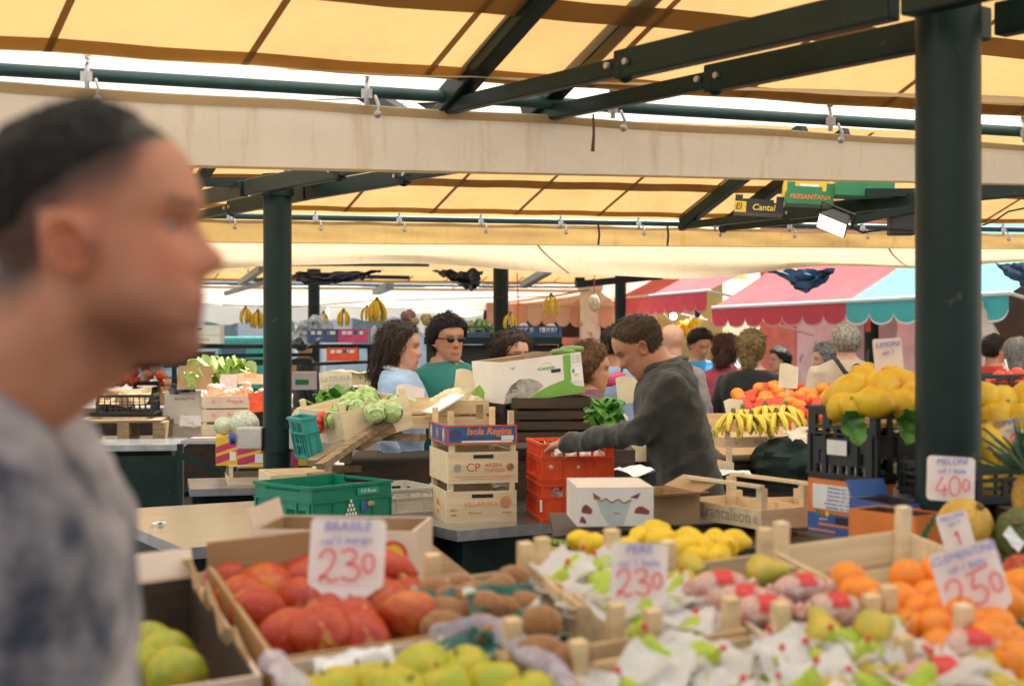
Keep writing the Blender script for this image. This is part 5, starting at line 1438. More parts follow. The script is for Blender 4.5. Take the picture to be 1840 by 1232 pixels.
tag(link('nectarine', pr[0], None, T(P(1840, 1040, 2.65)) @ rrot() @ SC(.045, .045, .045)), 'dark red mango at the right edge beside the tilted 2.50 card', 'mango')
price_card('card priced 4.00 standing before the thick dark green post', T(P(1708, 900, 3.35)) @ RZ(6) @ RY(4) @ RX(-6), .118, .105, [('MELONI', .021), ('cat 1 Italia', .017)], '40^0', .046, tail=False, small='x', fw=.0034)
price_card('small card slanting across the ribbed orange melon', T(P(1728, 990, 3.05)) @ RZ(-4) @ RY(-14) @ RX(-10), .066, .085, [('MELONE', .014), ('cat 1', .013)], '1', .028, tail=False, small='x', fw=.004)
price_card('cream card half out of view above the pineapple leaves', T(P(1826, 815, 3.9)) @ RZ(-3) @ RY(-8) @ RX(-5), .12, .10, [('POMPELMI', .020), ('cat 1', .018)], '1', .045, tail=False, m='paper_cream', fw=.005)
price_card('tall pink card on the citrons, in front of the man in beige', T(P(1602, 705, 4.3)) @ RZ(2) @ RY(-4) @ RX(-4), .088, .165, [('LIMONI', .022), ('cat 1', .018)], '20', .04, tail=False, small='x', fw=.004)

t = thing('display_riser', 'dark stepped riser under the melons and pineapple at the right edge', 'riser', T(1.3, 3.2, GZ))
MB().box(-.22, .55, -.28, .36, .986, 1.10).build('lower_step', M['wood_dark'], t, None, False)
MB().box(-.02, .60, .37, .98, .986, 1.155).build('upper_step', M['wood_dark'], t, None, False)
# ---------------------------------------------------------------- steel tables and what stands on them
def pt_on(px, py, z): return PZ(px, py, z)
TZ = .90
a = pt_on(330, 984, TZ); table('steel topped table with a dark green cabinet, carrying the green plastic crate', T(a.x, a.y, GZ) @ RZ(30.5), 1.05, 1.35, TZ-GZ)
a2 = pt_on(822, 953, TZ); table('steel topped table carrying the stacked wooden crates and the red crates', T(a2.x, a2.y, GZ) @ RZ(33), 1.9, .95, TZ-GZ)
a3 = pt_on(322, 798, TZ+.02); table('far steel topped cabinet behind the shoulder of the man in front', T(a3.x, a3.y, GZ) @ RZ(8) @ T(-1.6, 0, 0), 1.6, 1.0, TZ+.02-GZ)
MB().box(-.0, .03, -.0, .0, 0, 0)
t = MB(); t.box(-1.6, 0, -.02, -.006, .05, .74); tag(t.build('cabinet_front', M['green_steel'], None, T(a3.x, a3.y, GZ) @ RZ(8), False), 'dark green cabinet front below the far steel top', 'panel')
# scraps on the left table
sheet('crumb of pale packing left lying on the bare steel table', T(pt_on(285, 944, TZ)+V(0, 0, .012)) @ RZ(20), .06, .025, 'paper_white', 2, .2)
# green crate
Mg = T(pt_on(560, 958, TZ)+V(0, 0, .003)) @ RZ(46) @ T(.215, .195, 0)
gh = [(.16+.022*i, .173+.022*i, .05+.022*j, .064+.022*j) for j in range(5) for i in range(j//2, 5-j//2)]
t = plastic_crate('green plastic crate with low notched ends, empty on the steel table', Mg, .43, .39, .185, 'pl_green', fh=[], sh=[(.03, .20, .04, .085), (.22, .35, .04, .085)], notch=.03)
pnl = MB().box(.02, .14, -.2035, -.2025, .135, .165).build('pale_plate', mat('plate_green', (.03, .30, .20), .4, .1), t, None, False)
text('F.lli Rossi', .022, M['print_white'], pnl, T(.08, -.2042, .15) @ FRONT, shear=.1)
w_ = MB()
for j in range(5):
    for i in range(5-j):
        x = -.05+.016*(i+j/2); w_.box(x, x+.010, -.2032, -.2022, .035+.018*j, .048+.018*j)
w_.build('white_holes', M['print_white'], t, None, False)
w_ = MB(); w_.ball((.055, -.2025, .085), (.016, .002, .022), 10, 8); w_.build('blue_mark', M['card_blue'], t); w_ = MB(); w_.ball((.095, -.2025, .095), (.02, .002, .012), 10, 8); w_.build('brown_mark', M['card'], t)
# stack: three crates, printed tray on top
Ms = T(pt_on(803, 940, TZ)) @ RZ(14) @ T(.155, .2, 0)
t = wood_crate('lowest pale wooden crate of the stack, printed in orange with a round emblem', Ms, .31, .40, .168, bh=.135, ph=.168, slats=1, m='wood_pale', print_=[('VILLAROSA', .030, -.005, .078, 'print_orange'), ('Pachino', .019, -.03, .042, 'print_orange'), ('BIO', .018, -.125, .055, 'print_red'), ('italia', .014, -.125, .035, 'print_red'), ('ortaggi', .014, .11, .042, 'print_red')], side_print=[('Villa', .04, .0, .07, 'print_orange'), ('rosa', .03, .0, .035, 'print_orange')])
b = MB(); b.lathe([(.026, 0), (.026, .001), (.001, .001)], 20); o = b.build('emblem', M['print_orange'], t, T(.105, -.2005, .085) @ RX(90)); b = MB(); b.lathe([(.015, 0), (.015, .0018), (.001, .0018)], 20); b.build('emblem_centre', M['print_grey'], o)
hh = MB(); hh.box(-.045, .05, -.2012, -.2003, .106, .122); hh.build('hand_hole', M['card_black'], t, None, False)
Ms2 = Ms @ T(.003, .002, .1685) @ RZ(1.0)
t = wood_crate('middle pale wooden crate of the stack, lettered in red with a hand hole', Ms2, .31, .40, .166, bh=.136, ph=.166, slats=1, m='wood_pale', print_=[('ARZINI', .024, .045, .078, 'print_red'), ('ITUOZZO', .020, .05, .055, 'print_red'), ('CP', .052, -.045, .068, 'print_red')])
b = MB(); b.box(-.13, .13, -.2009, -.2003, .028, .030); b.box(-.10, .12, -.2009, -.2003, .018, .020); b.build('red_lines', M['print_red'], t, None, False)
MB().box(-.045, .045, -.2012, -.2003, .108, .124).build('hand_hole', M['card_black'], t, None, False)
for x, mm in ((-.115, 'print_grey'), (.12, 'print_red')):
    b = MB(); b.lathe([(.017, 0), (.017, .001), (.001, .001)], 18); b.build('round_mark', M[mm], t, T(x, -.2005, .068) @ RX(90))
b = MB(); b.lathe([(.010, 0), (.010, .0018), (.001, .0018)], 18); b.build('round_mark', M['print_green'], t, T(.124, -.2003, .07) @ RX(90))
Ms3 = Ms @ T(.0, .0, .335)
t = wood_crate('topmost blue printed fruit tray of the stack with tall wooden corner posts', Ms3, .305, .395, .105, bh=.03, ph=.145, slats=1, m='wood')
pn = MB().box(-.155, .155, -.2025, -.1985, .004, .085).build('printed_front', M['card_blue'], t, None, False)
sdp = MB().box(-.1575, -.1535, -.198, .198, .004, .085).build('printed_side', M['card_blue'], t, None, False)
rd = MB()
for z in (.004, .079): rd.box(-.1555, .1555, -.2040, -.2026, z, z+.007)
for x in (-.1555, .1485): rd.box(x, x+.007, -.2040, -.2026, .0115, .0785)
rd.build('red_border', M['print_red'], pn, None, False)
rd = MB()
for z in (.004, .079): rd.box(-.1590, -.1576, -.198, .198, z, z+.007)
for y in (-.198, .191): rd.box(-.1590, -.1576, y, y+.007, .0115, .0785)
rd.build('red_border', M['print_red'], sdp, None, False)
text('Isola Regina', .042, M['print_orange'], pn, T(.03, -.2034, .058) @ FRONT, shear=.2, off=.0012)
MB().box(-.085, .08, -.2036, -.2027, .024, .036).build('blue_strip', M['pl_blue'], pn, None, False); MB().box(-.09, .135, -.2036, -.2027, .010, .019).build('white_strip', M['print_white'], pn, None, False); MB().box(.085, .14, -.2036, -.2027, .02, .040).build('white_strip', M['print_white'], pn, None, False)
b = MB(); b.lathe([(.024, 0), (.024, .001), (.017, .0012), (.001, .0012)], 20); b.build('emblem_ring', M['pl_blue'], pn, T(-.118, -.2028, .045) @ RX(90))
sb = MB(); poly(sb, [((.03 if k % 2 else .014)*math.cos(2*PI*k/16), .043+(.034 if k % 2 else .016)*math.sin(2*PI*k/16)) for k in range(16)], T(-.1582, .0, 0) @ RZ(-90)); sb.build('orange_burst', M['print_orange'], sdp, None, False)
for y in (-.14, .14):
    b = MB(); b.ball((-.1585, y, .043), (.0012, .02, .03), 12, 8); b.build('pale_oval', M['print_yellow'], sdp)
MB().box(.02, .05, .0, .012, .10, .165).build('loose_slat', M['wood_grey'], t, None, False)
o = sheet('folded white plastic in the middle crate of the stack', Ms @ T(.09, -.15, .165) @ RX(50), .07, .04, 'paper_white', 5, .25)
# white plastic crate behind the stack
plastic_crate('small dirty white plastic crate squeezed beside the crate stack', T(pt_on(757, 928, TZ)) @ RZ(30) @ T(-.03, .22, 0), .27, .33, .125, 'pl_white', fh=lattice(.27, .125, 4, 1, .02, .075), sh=lattice(.33, .125, 5, 1, .02, .075))
# red crates of garlic
Mr = T(pt_on(975, 940, TZ)) @ RZ(9) @ T(.155, .19, 0)
rh = [(.04+.062*i, .092+.062*i, .115, .155) for i in range(4)]
rs = [(.03+.055*i, .075+.055*i, .105, .155) for i in range(6)]+[(.03+.055*i, .075+.055*i, .03, .085) for i in range(6)]
t = plastic_crate('lower red plastic crate, empty slots showing garlic, under a like crate', Mr, .315, .38, .17, 'pl_red', fh=rh, sh=rs)
t2 = plastic_crate('upper red plastic crate of garlic bulbs under the hand of the seller', Mr @ T(.0, .0, .172), .315, .38, .17, 'pl_red', fh=rh, sh=rs)
MB().box(-.165, -.159, -.2, -.18, .05, .1).build('ticket', M['paper_white'], t, None, False)
gl = MB(); gl.lathe([(.004, -.8), (.5, -.85), (.95, -.4), (1.0, 0), (.75, .45), (.35, .8), (.16, 1.1), (.12, 1.7), (.02, 1.75)], 16, None, lambda a_, z: 1+.07*abs(math.sin(3.5*a_))); glm = gl.mesh('garlic', [M['garlic']])
random.seed(5)
G1 = lay(Mr @ T(0, 0, .28), -.125, .125, -.155, .155, 0, .058)+lay(Mr @ T(0, 0, .245), -.12, .12, -.165, -.12, 0, .06)
G2 = lay(Mr @ T(0, 0, .095), -.125, .125, -.155, .155, 0, .062)
for gset, lb, gp_ in ((G1, 'white garlic bulb in the upper red crate', 'garlic in the upper red crate'), (G2, 'white garlic bulb in the lower red crate', 'garlic in the lower red crate')):
    for Mq in gset: tag(link('garlic_bulb', glm, None, Mq @ RZ(rnd(0, 360)) @ RX(rnd(-60, 60)) @ SC(.026, .026, .026)), lb, 'garlic', gp_)
# things behind the seller on the same table
t = wood_crate('pale wooden crate under the forearm of the seller', T(pt_on(1100, 830, TZ+.04)) @ RZ(12) @ T(.1, .15, 0), .3, .3, .10, slats=1, print_=[('Sicilia', .03, 0, .05, 'print_red')], m='wood_pale')
sheet('white paper sheets lying behind the red crates', T(P(1125, 845, 6.9)) @ RZ(15), .28, .2, 'paper_white', 4, .12)
# ---------------------------------------------------------------- vegetable stand behind the tables
VZ = P(600, 830, 6.88).z
def cabbage_heap(m, seed, label, spots, group, name, cat, sc):
    ms = [me_leafball(m, seed+k) for k in range(3)]
    for k, (px, py, Y) in enumerate(spots):
        s_ = sc*rnd(.9, 1.1)
        tag(link(name, ms[k % 3], None, T(P(px, py, Y*.905)) @ RZ(rnd(0, 360)) @ RX(rnd(-40, 40)) @ SC(s_, s_, s_)), label, cat, group)
t = thing('sloping_stand', 'sloping stand of weathered pallet boards below the green vegetables', 'stand', T(P(560, 835, 6.52)))
q0 = P(560, 835, 6.52)
def bb(a, b, w, h, nm='board', m='wood_grey'): MB().bar(P(a[0], a[1], a[2]*.905)-q0, P(b[0], b[1], b[2]*.905)-q0, w, h).build(nm, M[m], t, None, False)
bb((560, 832, 7.15), (690, 755, 7.6), .06, .03); bb((575, 838, 7.05), (705, 748, 7.5), .05, .03); bb((620, 830, 7.5), (625, 795, 7.5), .08, .05, 'block'); bb((640, 800, 7.4), (700, 765, 7.5), .10, .05)
bb((690, 742, 7.5), (760, 738, 7.6), .06, .04); bb((680, 785, 7.6), (760, 786, 7.5), .08, .03); bb((705, 785, 7.55), (705, 745, 7.55), .09, .06, 'block')
MB().box(.1, 1.0, .42, 1.1, -.62, -.02).build('dark_base', M['wood_dark'], t, None, False)
bb((590, 842, 7.6), (690, 840, 7.8), .08, .03); bb((560, 855, 7.9), (770, 835, 8.3), .12, .025)
Mv = T(P(625, 800, 6.65)) @ RZ(31) @ RX(0) @ RY(-12)
t = wood_crate('tilted white wooden crate of lettuces printed with a leaf', Mv @ T(.17, .24, 0), .36, .5, .17, slats=1, bh=.16, ph=.20, m='wood_pale', side_print=[('Natura', .05, .05, .06, 'print_red'), ('*', .06, .02, .12, 'print_green')])
plastic_crate('teal plastic crate end leaning before the tilted lettuce crate', T(P(560, 828, 6.52)) @ RZ(31) @ RY(-12) @ T(.03, .09, 0), .07, .17, .20, 'pl_teal', fh=[], sh=lattice(.17, .20, 2, 3))
t = wood_crate('long wooden crate of green cabbages behind the crate stack', T(P(690, 770, 6.79)) @ RZ(12) @ T(.2, .2, 0), .62, .4, .13, slats=2)
cabbage_heap('cabbage', 40, 'pale green cabbage heaped behind the crate stack', [(640, 733, 7.45), (665, 722, 7.6), (690, 735, 7.5), (712, 727, 7.55), (650, 718, 7.8), (735, 730, 7.6), (675, 742, 7.35), (620, 735, 7.5), (705, 740, 7.4), (630, 722, 7.7)], 'cabbages behind the crate stack', 'cabbage', 'cabbage', .050)
cabbage_heap('lettuce', 60, 'leafy green lettuce heaped in the tilted white crate', [(640, 722, 7.6), (610, 742, 7.5), (598, 755, 7.45), (662, 712, 7.8), (625, 728, 7.6)], 'lettuces in the tilted white crate', 'lettuce', 'lettuce', .048)
for k, (px, py) in enumerate(((566, 762), (575, 755), (582, 748), (572, 768))):
    tag(link('tomato', po[k % 3], None, T(P(px, py, 6.79)) @ rrot() @ SC(.03, .03, .03)), 'red tomato at the end of the lettuce crates', 'tomato', 'red tomatoes by the lettuce'); bpy.data.objects[-1]
tom_m = me_orange(31); tom_m.materials[0] = M['tomato']
for o in [o for o in bpy.data.objects if o.name.startswith('tomato')]: o.data = tom_m
# cauliflower crate with its lid of foam
cf = MB(); cf.ball((0, 0, 0), 1, 26, 18, None, lambda p: p*(1+.14*noise.noise(p*4.5)+.06*noise.noise(p*11))); cfm = cf.mesh('cauliflower', [M['curd']])
for k, (px, py, Y, s_) in enumerate(((815, 722, 7.0, .085), (838, 715, 7.2, .07), (795, 728, 7.2, .07), (850, 728, 7.0, .06))):
    tag(link('cauliflower', cfm, None, T(P(px, py, Y)) @ RZ(70*k) @ SC(s_, s_, s_*.8)), 'creamy cauliflower head beside the white and green box', 'cauliflower', 'cauliflowers beside the printed box')
o = tag(MB().box(-.09, .09, -.08, .08, 0, .014).build('foam_lid', M['foam'], None, T(P(797, 728, 6.80)) @ RZ(25) @ RY(-28), False), 'slanting white foam lid above the stacked crates', 'lid'); bevel(o, .006)
t = thing('vegetable_stand', 'dark wooden stand carrying cauliflowers and the white and green box', 'stand', T(P(880, 800, 6.95)))
MB().box(-.30, .72, .1, .6, -.75, -.03).build('stand_base', M['wood_dark'], t, None, False)
Md = T(P(925, 792, 6.80)) @ RZ(6) @ T(.185, .2, 0)
t = wood_crate('dark brown wooden crate below the white and green printed box', Md, .40, .40, .205, slats=4, m='wood_dark')
for k, (px, py) in enumerate(((790, 748), (830, 746), (870, 745))): pass
# white and green printed box, tilted
Mt = T(P(905, 724, 6.80)) @ RZ(22) @ RY(-6.5)
t, c = card_box('white and green printed vegetable box, tilted with a dark hand hole', Mt @ T(.215, .19, -.005), .43, .38, .20, 'card_white', 'card_in', (), th=.006)
y = -.1906
gr = MB(); poly(gr, [(-.10, .001), (.214, .001), (.214, .004), (.145, .06), (.145, .078), (.09, .072), (.03, .058), (-.04, .032)], T(0, y, 0)); poly(gr, [(.112, .066), (.150, .073), (.158, .196), (.118, .196)], T(0, y-.0007, 0)); poly(gr, [(.146, .001), (.214, .001), (.214, .032), (.146, .046)], T(0, y-.0007, 0))
gr.build('green_print', M['card_green'], c, None, False)
am = mat('artichoke_print', (.30, .30, .20), .6, .2, 26, col2=(.52, .47, .44), spots=((.16, .13, .14), 18, .6))
ar = MB(); poly(ar, [(-.213, .001), (-.12, .001), (-.045, .033), (.0, .058), (-.02, .085), (-.07, .105), (-.12, .108), (-.165, .085), (-.20, .045)], T(0, y-.0004, 0)); ar.build('printed_picture', am, c, None, False)
wl_ = MB(); poly(wl_, [(.15, .06), (.205, .06), (.205, .13), (.15, .13)], T(0, y-.0016, 0)); wl_ = wl_.build('white_label', M['paper_white'], c, None, False)
MB().box(.158, .170, y-.0030, y-.0023, .105, .122).build('blue_mark', M['ink_blue'], wl_, None, False); b = MB(); b.lathe([(.010, 0), (.010, .001), (.001, .001)], 14); b.build('yellow_dot', M['print_yellow'], wl_, T(.176, y-.0023, .093) @ SC(1.3, 1, .8) @ RX(90))
MB().box(.048, .098, y-.0018, y-.0003, .118, .134).build('hand_hole', M['card_black'], c, None, False)
text('FLANDRIA', .020, M['print_green'], c, T(.025, y-.001, .142) @ FRONT)
arc = [Vector((.025+.032*math.cos(PI*k/10), .150+.022*math.sin(PI*k/10), 0)) for k in range(11)]
b = MB(); ribbon(b, arc, .003); b.build('printed_arch', M['print_yellow'], c, T(0, y-.0002, 0) @ FRONT)
b = MB(); poly(b, [(-.165, .170), (-.150, .158), (-.135, .171), (-.150, .164)], T(0, y, 0)); b.build('leaf_mark', M['print_green'], c, None, False)
for k in range(3): text('cat. I  Belgie', .009, M['print_grey'], c, T(.185, y-.001, .185-.014*k) @ FRONT)
b = MB(); poly(b, [(-.188, .001), (-.09, .001), (-.05, .05), (-.11, .085), (-.188, .06)], T(-.2158, 0, 0) @ RZ(-90)); b.build('green_print', M['card_green'], c, None, False)
# zucchini on the rim, cards and greens round it
zm = MB(); zm.tube([(-.06, 0, 0), (-.05, 0, .001), (0, 0, .004), (.05, 0, .002), (.058, 0, .0)], [.008, .015, .017, .015, .008], 12); zm = zm.mesh('zucchini', [mat('zucchini_skin', (.16, .27, .05), .4, .35, 30, stretch=(1, 12, 12))])
for px, py, lb in ((1012, 633, 'green zucchini lying on the rim of the white and green box'), (1028, 628, 'second green zucchini behind the first on the box rim')):
    tag(link('zucchini', zm, None, T(P(px, py, 6.95+.06*(py < 630))) @ RZ(8)), lb, 'zucchini')
blank_card('limp grey card propped behind the white and green box', T(P(969, 648, 7.20)) @ RY(-10) @ RX(-15), .15, .05, 'wood_grey')
blank_card('cream blank backed card on a stake before the woman in blue', T(P(735, 742, 7.35)) @ RZ(-6) @ RY(3), .145, .14, 'paper')
blank_card('cream card clipped on a stake before the man in the teal jacket', T(P(837, 714, 7.15)) @ RZ(8) @ RY(6), .125, .135, 'paper_cream')
blank_card('blank cream card in front of the seller', T(P(1133, 724, 6.6)) @ RZ(-5) @ RY(-6), .115, .12, 'paper_cream')
blank_card('cream card lettered for lettuce beside the pale crates', T(P(606, 725, 8.25)) @ RY(-4), .19, .185, 'paper_cream', [('LATTUGA', .038, 'print_grey'), ('CESTINO', .036, 'print_grey'), ('', .04, 'print_grey'), ('2,2', .04, 'print_grey')])
random.seed(3)
tag(link('leafy_greens', me_bush('herb', 3, 110, (.085, .09, .10), .055), None, T(P(1088, 752, 6.60))), 'bunch of dark leafy greens hanging beside the dark crate', 'greens')
tag(link('garlic_bulb', glm, None, T(P(1117, 752, 6.65)) @ RX(50) @ SC(.03, .03, .03)), 'single pale garlic bulb by the arm of the seller', 'garlic')
# pale crates with printed names behind the lettuce
for k, (py, Y, lb) in enumerate(((720, 8.6, 'lower pale slatted crate with printed green leaves'), (692, 8.62, 'upper pale slatted crate with printed green leaves'))):
    wood_crate(lb, T(P(658, py, Y)) @ RZ(4) @ T(0, .2, 0), .44, .36, .088, slats=1, bh=.07, ph=.088, m='wood_pale', print_=[('* Maripa', .05, .04, .035, 'print_green'), ('*', .06, -.17, .03, 'print_red')])
sheet('paper lining spilling over the upper pale crate', T(P(640, 668, 8.65)) @ RZ(4), .3, .1, 'paper_cream', 7, .12)
tag(link('dark_greens', me_bush('herb', 8, 90, (.24, .12, .05), .07), None, T(P(620, 722, 8.1))), 'dark salad leaves in front of the pale slatted crates', 'greens')
# white net of onions etc. left of the post: wrapped melons on printed boxes
Mw = T(P(390, 838, 8.9))
for k, (px, lb) in enumerate(((408, 'red and yellow printed melon box at the left under the wrapped heads'), (452, 'red and yellow printed melon box nearer the post with socket boxes'))):
    t, c = card_box(lb, T(P(px, 836 if k == 0 else 840, 8.8-.1*k)) @ RZ(12) @ T(0, .15, 0), .135 if k == 0 else .17, .30, .165, 'card_yellow', None, (), closed=True)
    W_ = .135 if k == 0 else .17
    st = MB(); poly(st, [(-W_/2, .055), (W_/2, .10), (W_/2, .055), (-W_/2, .01)], T(0, -.1505, 0)); poly(st, [(-W_/2, .115), (W_/2, .163), (W_/2, .12), (-W_/2, .075)], T(0, -.1505, 0)); st.build('magenta_stripe', M['card_magenta'], c, None, False)
    MB().box(W_*.12, W_*.40, -.1525, -.1515, .03, .085).build('label', M['paper_white'], c, None, False)
wr = MB(); wr.ball((0, 0, 0), 1, 24, 14, None, lambda p: p*(1+.05*noise.noise(p*3))); wr = wr.mesh('wrapped_cabbage', [mat('wrapped_cabbage', (.42, .50, .26), .25, .3, 5, col2=(.74, .74, .68), coat=.6, bump=.5, bscale=18)])
for px, py, Y, s_, lb in ((402, 765, 8.9, .062, 'film wrapped cabbage at the left on the printed boxes'), (440, 762, 8.8, .092, 'largest film wrapped cabbage on the printed boxes'), (425, 768, 8.95, .07, 'film wrapped cabbage tucked between its two neighbours'), (548, 752, 8.9, .088, 'film wrapped cabbage right of the post with socket boxes')):
    tag(link('wrapped_cabbage', wr, None, T(P(px, py, Y)) @ RZ(px) @ RX(py) @ SC(s_, s_, s_*.92)), lb, 'cabbage')
t, c = card_box('red and yellow printed box right of the post with socket boxes', T(P(548, 836, 8.8)) @ RZ(12) @ T(0, .15, 0), .15, .3, .19, 'card_magenta', None, (), closed=True)
MB().box(-.04, .075, -.1515, -.1505, .0, .05).build('yellow_print', M['card_yellow'], c, None, False); MB().box(.0, .06, -.1525, -.1516, .09, .15).build('black_print', M['card_black'], c, None, False)
wood_crate('pale wooden crate under the printed melon boxes', T(P(455, 872, 8.6)) @ RZ(14) @ T(0, .2, 0), .30, .4, .115, slats=1, bh=.05, ph=.115, m='wood_pale', rail=True)
wood_crate('pale slatted crate standing behind the green plastic crate', T(P(560, 905, 7.4)) @ RZ(20) @ T(0, .2, 0), .42, .35, .155, slats=2, m='wood_pale')
t = thing('steel_shelf', 'low steel shelf under the pale crate and printed melon boxes', 'shelf', T(P(440, 874, 8.45)) @ RZ(14))
MB().box(-.32, .55, -.05, .6, -.045, -.002).build('shelf_top', M['steel_edge'], t, None, False)
for x in (-.25, .48):
    MB().box(x-.02, x+.02, .1, .14, -(P(440, 874, 8.45).z-GZ), -.046).build('leg', M['green_steel'], t, None, False)
MB().box(-.30, .5, .16, .5, -(P(440, 874, 8.45).z-GZ)+.02, -.06).build('cabinet', M['green_steel'], t, None, False)
# far left goods behind the man
t = thing('pallet', 'weathered wooden pallet on the far steel cabinet', 'pallet', T(P(225, 792, 11.2)) @ RZ(6))
for k in range(5): MB().box(-.35, .30, -.2+.11*k, -.11+.11*k, .155, .175).build('deck_board', M['wood_grey'], t, None, False)
for x in (-.33, -.03, .24): MB().box(x, x+.09, -.2, .33, .02, .154).build('block', M['wood_grey'], t, None, False)
plastic_crate('black plastic crate lined with card on the weathered pallet', T(P(225, 745, 11.2)) @ RZ(6) @ T(0, .15, 0), .44, .35, .16, 'pl_black', fh=lattice(.44, .16, 9, 2), sh=lattice(.35, .16, 7, 2))
sheet('torn card lining inside the black crate on the pallet', T(P(222, 712, 11.3)) @ RX(40), .42, .2, 'card', 3, .12)
for px, py, Y, w_, d_, h_, lb, m_ in ((326, 762, 11.6, .30, .3, .135, 'lower white card box behind the shelf upright', 'card_white'), (327, 732, 11.65, .28, .3, .125, 'upper white card box with dark print, behind the shelf upright', 'card_white'), (325, 790, 11.5, .33, .3, .11, 'grey steel scale box below the white card boxes', 'pl_white')):
    t, c = card_box(lb, T(P(px, py, Y)) @ RZ(10) @ T(0, d_/2, 0), w_, d_, h_, m_, None, (), closed=True)
    if 'upper' in lb: text('BIOFRUTTA', .03, M['print_black'], c, T(.02, -d_/2-.001, .07) @ FRONT)
tag(drape('crumpled black sack lying on the upper white card box', [P(305, 706, 11.6), P(348, 703, 11.6), P(350, 690, 11.9), P(306, 692, 11.9)], -.03, 'black_bag', 'plastic_bag', 'bag', 21, .05), None, None)
sheet('blue white plastic wrap beside the lower white card box', T(P(345, 756, 11.4)) @ RX(60), .2, .1, 'foam', 3, .2)
for k, (py, lb) in enumerate(((784, 'lowest wooden crate of the far stack of three'), (757, 'middle wooden crate of the far stack, printed red'), (733, 'topmost wooden crate of the far stack, with onions'))):
    wood_crate(lb, T(P(408, py, 10.6)) @ RZ(14) @ T(0, .2, 0), .36, .4, .11, slats=1, bh=.09, ph=.11, m='card_pink' if k else 'wood_pale', print_=[('Fragola', .04, .06, .05, 'print_red'), ('o', .05, -.1, .05, 'print_red')] if k else None)
onm = me_orange(77); onm.materials[0] = mat('onion_skin', (.55, .22, .14), .4, .3, 10, col2=(.75, .55, .4))
random.seed(12)
for k in range(26):
    px = rnd(378, 472); py = rnd(692, 712)
    tag(link('onion', onm, None, T(P(px, py, 10.7+rnd(0, .4))) @ rrot() @ SC(.033, .033, .036)), 'reddish onion heaped on the far stack of crates', 'onion', 'onions on the far stack')
tag(link('endive_heads', me_bush('lettuce', 15, 120, (.26, .3, .10), .10), None, T(P(398, 672, 11.6))), 'pale green endive heads heaped under the far shelf', 'greens')
blank_card('cream lettered card above the onions left of the post', T(P(450, 690, 11.2)), .20, .085, 'paper_cream', [('IIIIIIII', .05, 'print_orange')])
for px, py, lb, m_ in ((335, 690, 'brown paper sack standing behind the upright, folded open', 'card'), (365, 690, 'second brown paper sack beside the endive heads', 'card'), (410, 706, 'pink paper sheet hanging by the onions', 'paper')):
    sheet(lb, T(P(px, py-12, 11.3)) @ RX(70), .14, .20, m_, px, .12, name='paper_sack')
tag(drape('yellow green cloth hung between two paper sacks', [P(330, 668, 11.25), P(356, 668, 11.25), P(352, 694, 11.25), P(336, 692, 11.25)], .02, 'lettuce', 'cloth', 'cloth', 31, .02), None, None)
sheet('bright red plastic sack right of the far crates', T(P(465, 722, 10.2)) @ RX(60) @ RZ(10), .14, .16, 'pl_red', 9, .2)
# low bar and dark goods between cabinet and printed boxes
t = thing('trestle', 'dark trestle with a steel top between the far cabinet and printed boxes', 'table', T(P(365, 792, 10.0)))
MB().box(-.16, .25, 0, .8, -.02, 0).build('trestle_top', M['steel_edge'], t, None, False)
MB().bar((-.16, .0, -.10), (.15, 0, -.22), .03, .04).build('brace', M['green_steel'], t, None, False); MB().bar((-.16, 0, -.02), (-.16, 0, -.79), .04, .04).build('leg', M['green_steel'], t, None, False); MB().bar((.22, 0, -.02), (.22, 0, -.79), .04, .04).build('leg', M['green_steel'], t, None, False)
MB().box(-.16, .25, .3, .7, -.55, -.53).build('lower_shelf', M['wood_grey'], t, None, False)
# shelf with rails at eye height on the left
t = thing('display_shelf', 'dark green raised shelf with rails, left of the crowd, carrying small crates', 'shelf', T(P(313, 655, 12.2)))
q0 = P(313, 655, 12.2)
def rb(a, b, w, h, nm='rail', m='green_steel'): MB().bar(P(*a)-q0, P(*b)-q0, w, h).build(nm, M[m], t, None, False)
rb((285, 622, 12.2), (690, 622, 12.6), .5, .035, 'shelf_board'); rb((318, 640, 12.0), (560, 637, 12.3), .03, .03); rb((305, 652, 12.0), (560, 650, 12.2), .03, .05); rb((540, 655, 12.2), (660, 650, 12.3), .4, .02, 'lower_board')
rb((313, 655, 11.9), (313, 800, 11.9), .035, .035, 'upright'); rb((665, 620, 12.4), (668, 700, 12.4), .05, .05, 'upright'); rb((318, 650, 12.0), (390, 592, 12.0), .03, .05, 'brace')
MB().box(-.06, .27, -.15, .4, -.02, .11).build('dark_bracket', M['green_steel'], t, None, False)
t, c = card_box('white printed carton on the raised shelf beside the chin of the man', T(P(362, 617, 11.9)) @ RZ(4) @ T(0, .15, 0), .30, .3, .15, 'card_white', None, (), closed=True)
text('Anguria', .04, M['print_red'], c, T(.0, -.151, .035) @ FRONT, shear=.2); MB().box(-.15, .15, -.1515, -.1505, .068, .072).build('grey_line', M['print_grey'], c, None, False); MB().box(-.04, .0, -.1515, -.1505, .115, .13).build('hand_hole', M['card_black'], c, None, False)
def slat_crate(label, px, py, Y, W, H, m, rz=4):
    t = plastic_crate(label, T(P(px, py, Y)) @ RZ(rz) @ T(0, .15, 0), W, .30, H, m, fh=lattice(W, H, 4, 1, .012, H*.55), sh=lattice(.3, H, 4, 1, .012, H*.55), ribs=False)
    for k in range(4): MB().box(-W/2+.03+k*(W-.05)/4, -W/2+.02+(k+.8)*(W-.05)/4, -.145, -.14, H*.58, H*.86).build('packed_tray', M['foam'] if k != 2 else M['pl_blue'], t, None, False)
    return t
slat_crate('dark blue plastic crate of punnets on the raised shelf', 580, 615, 12.2, .26, .115, 'pl_blue')
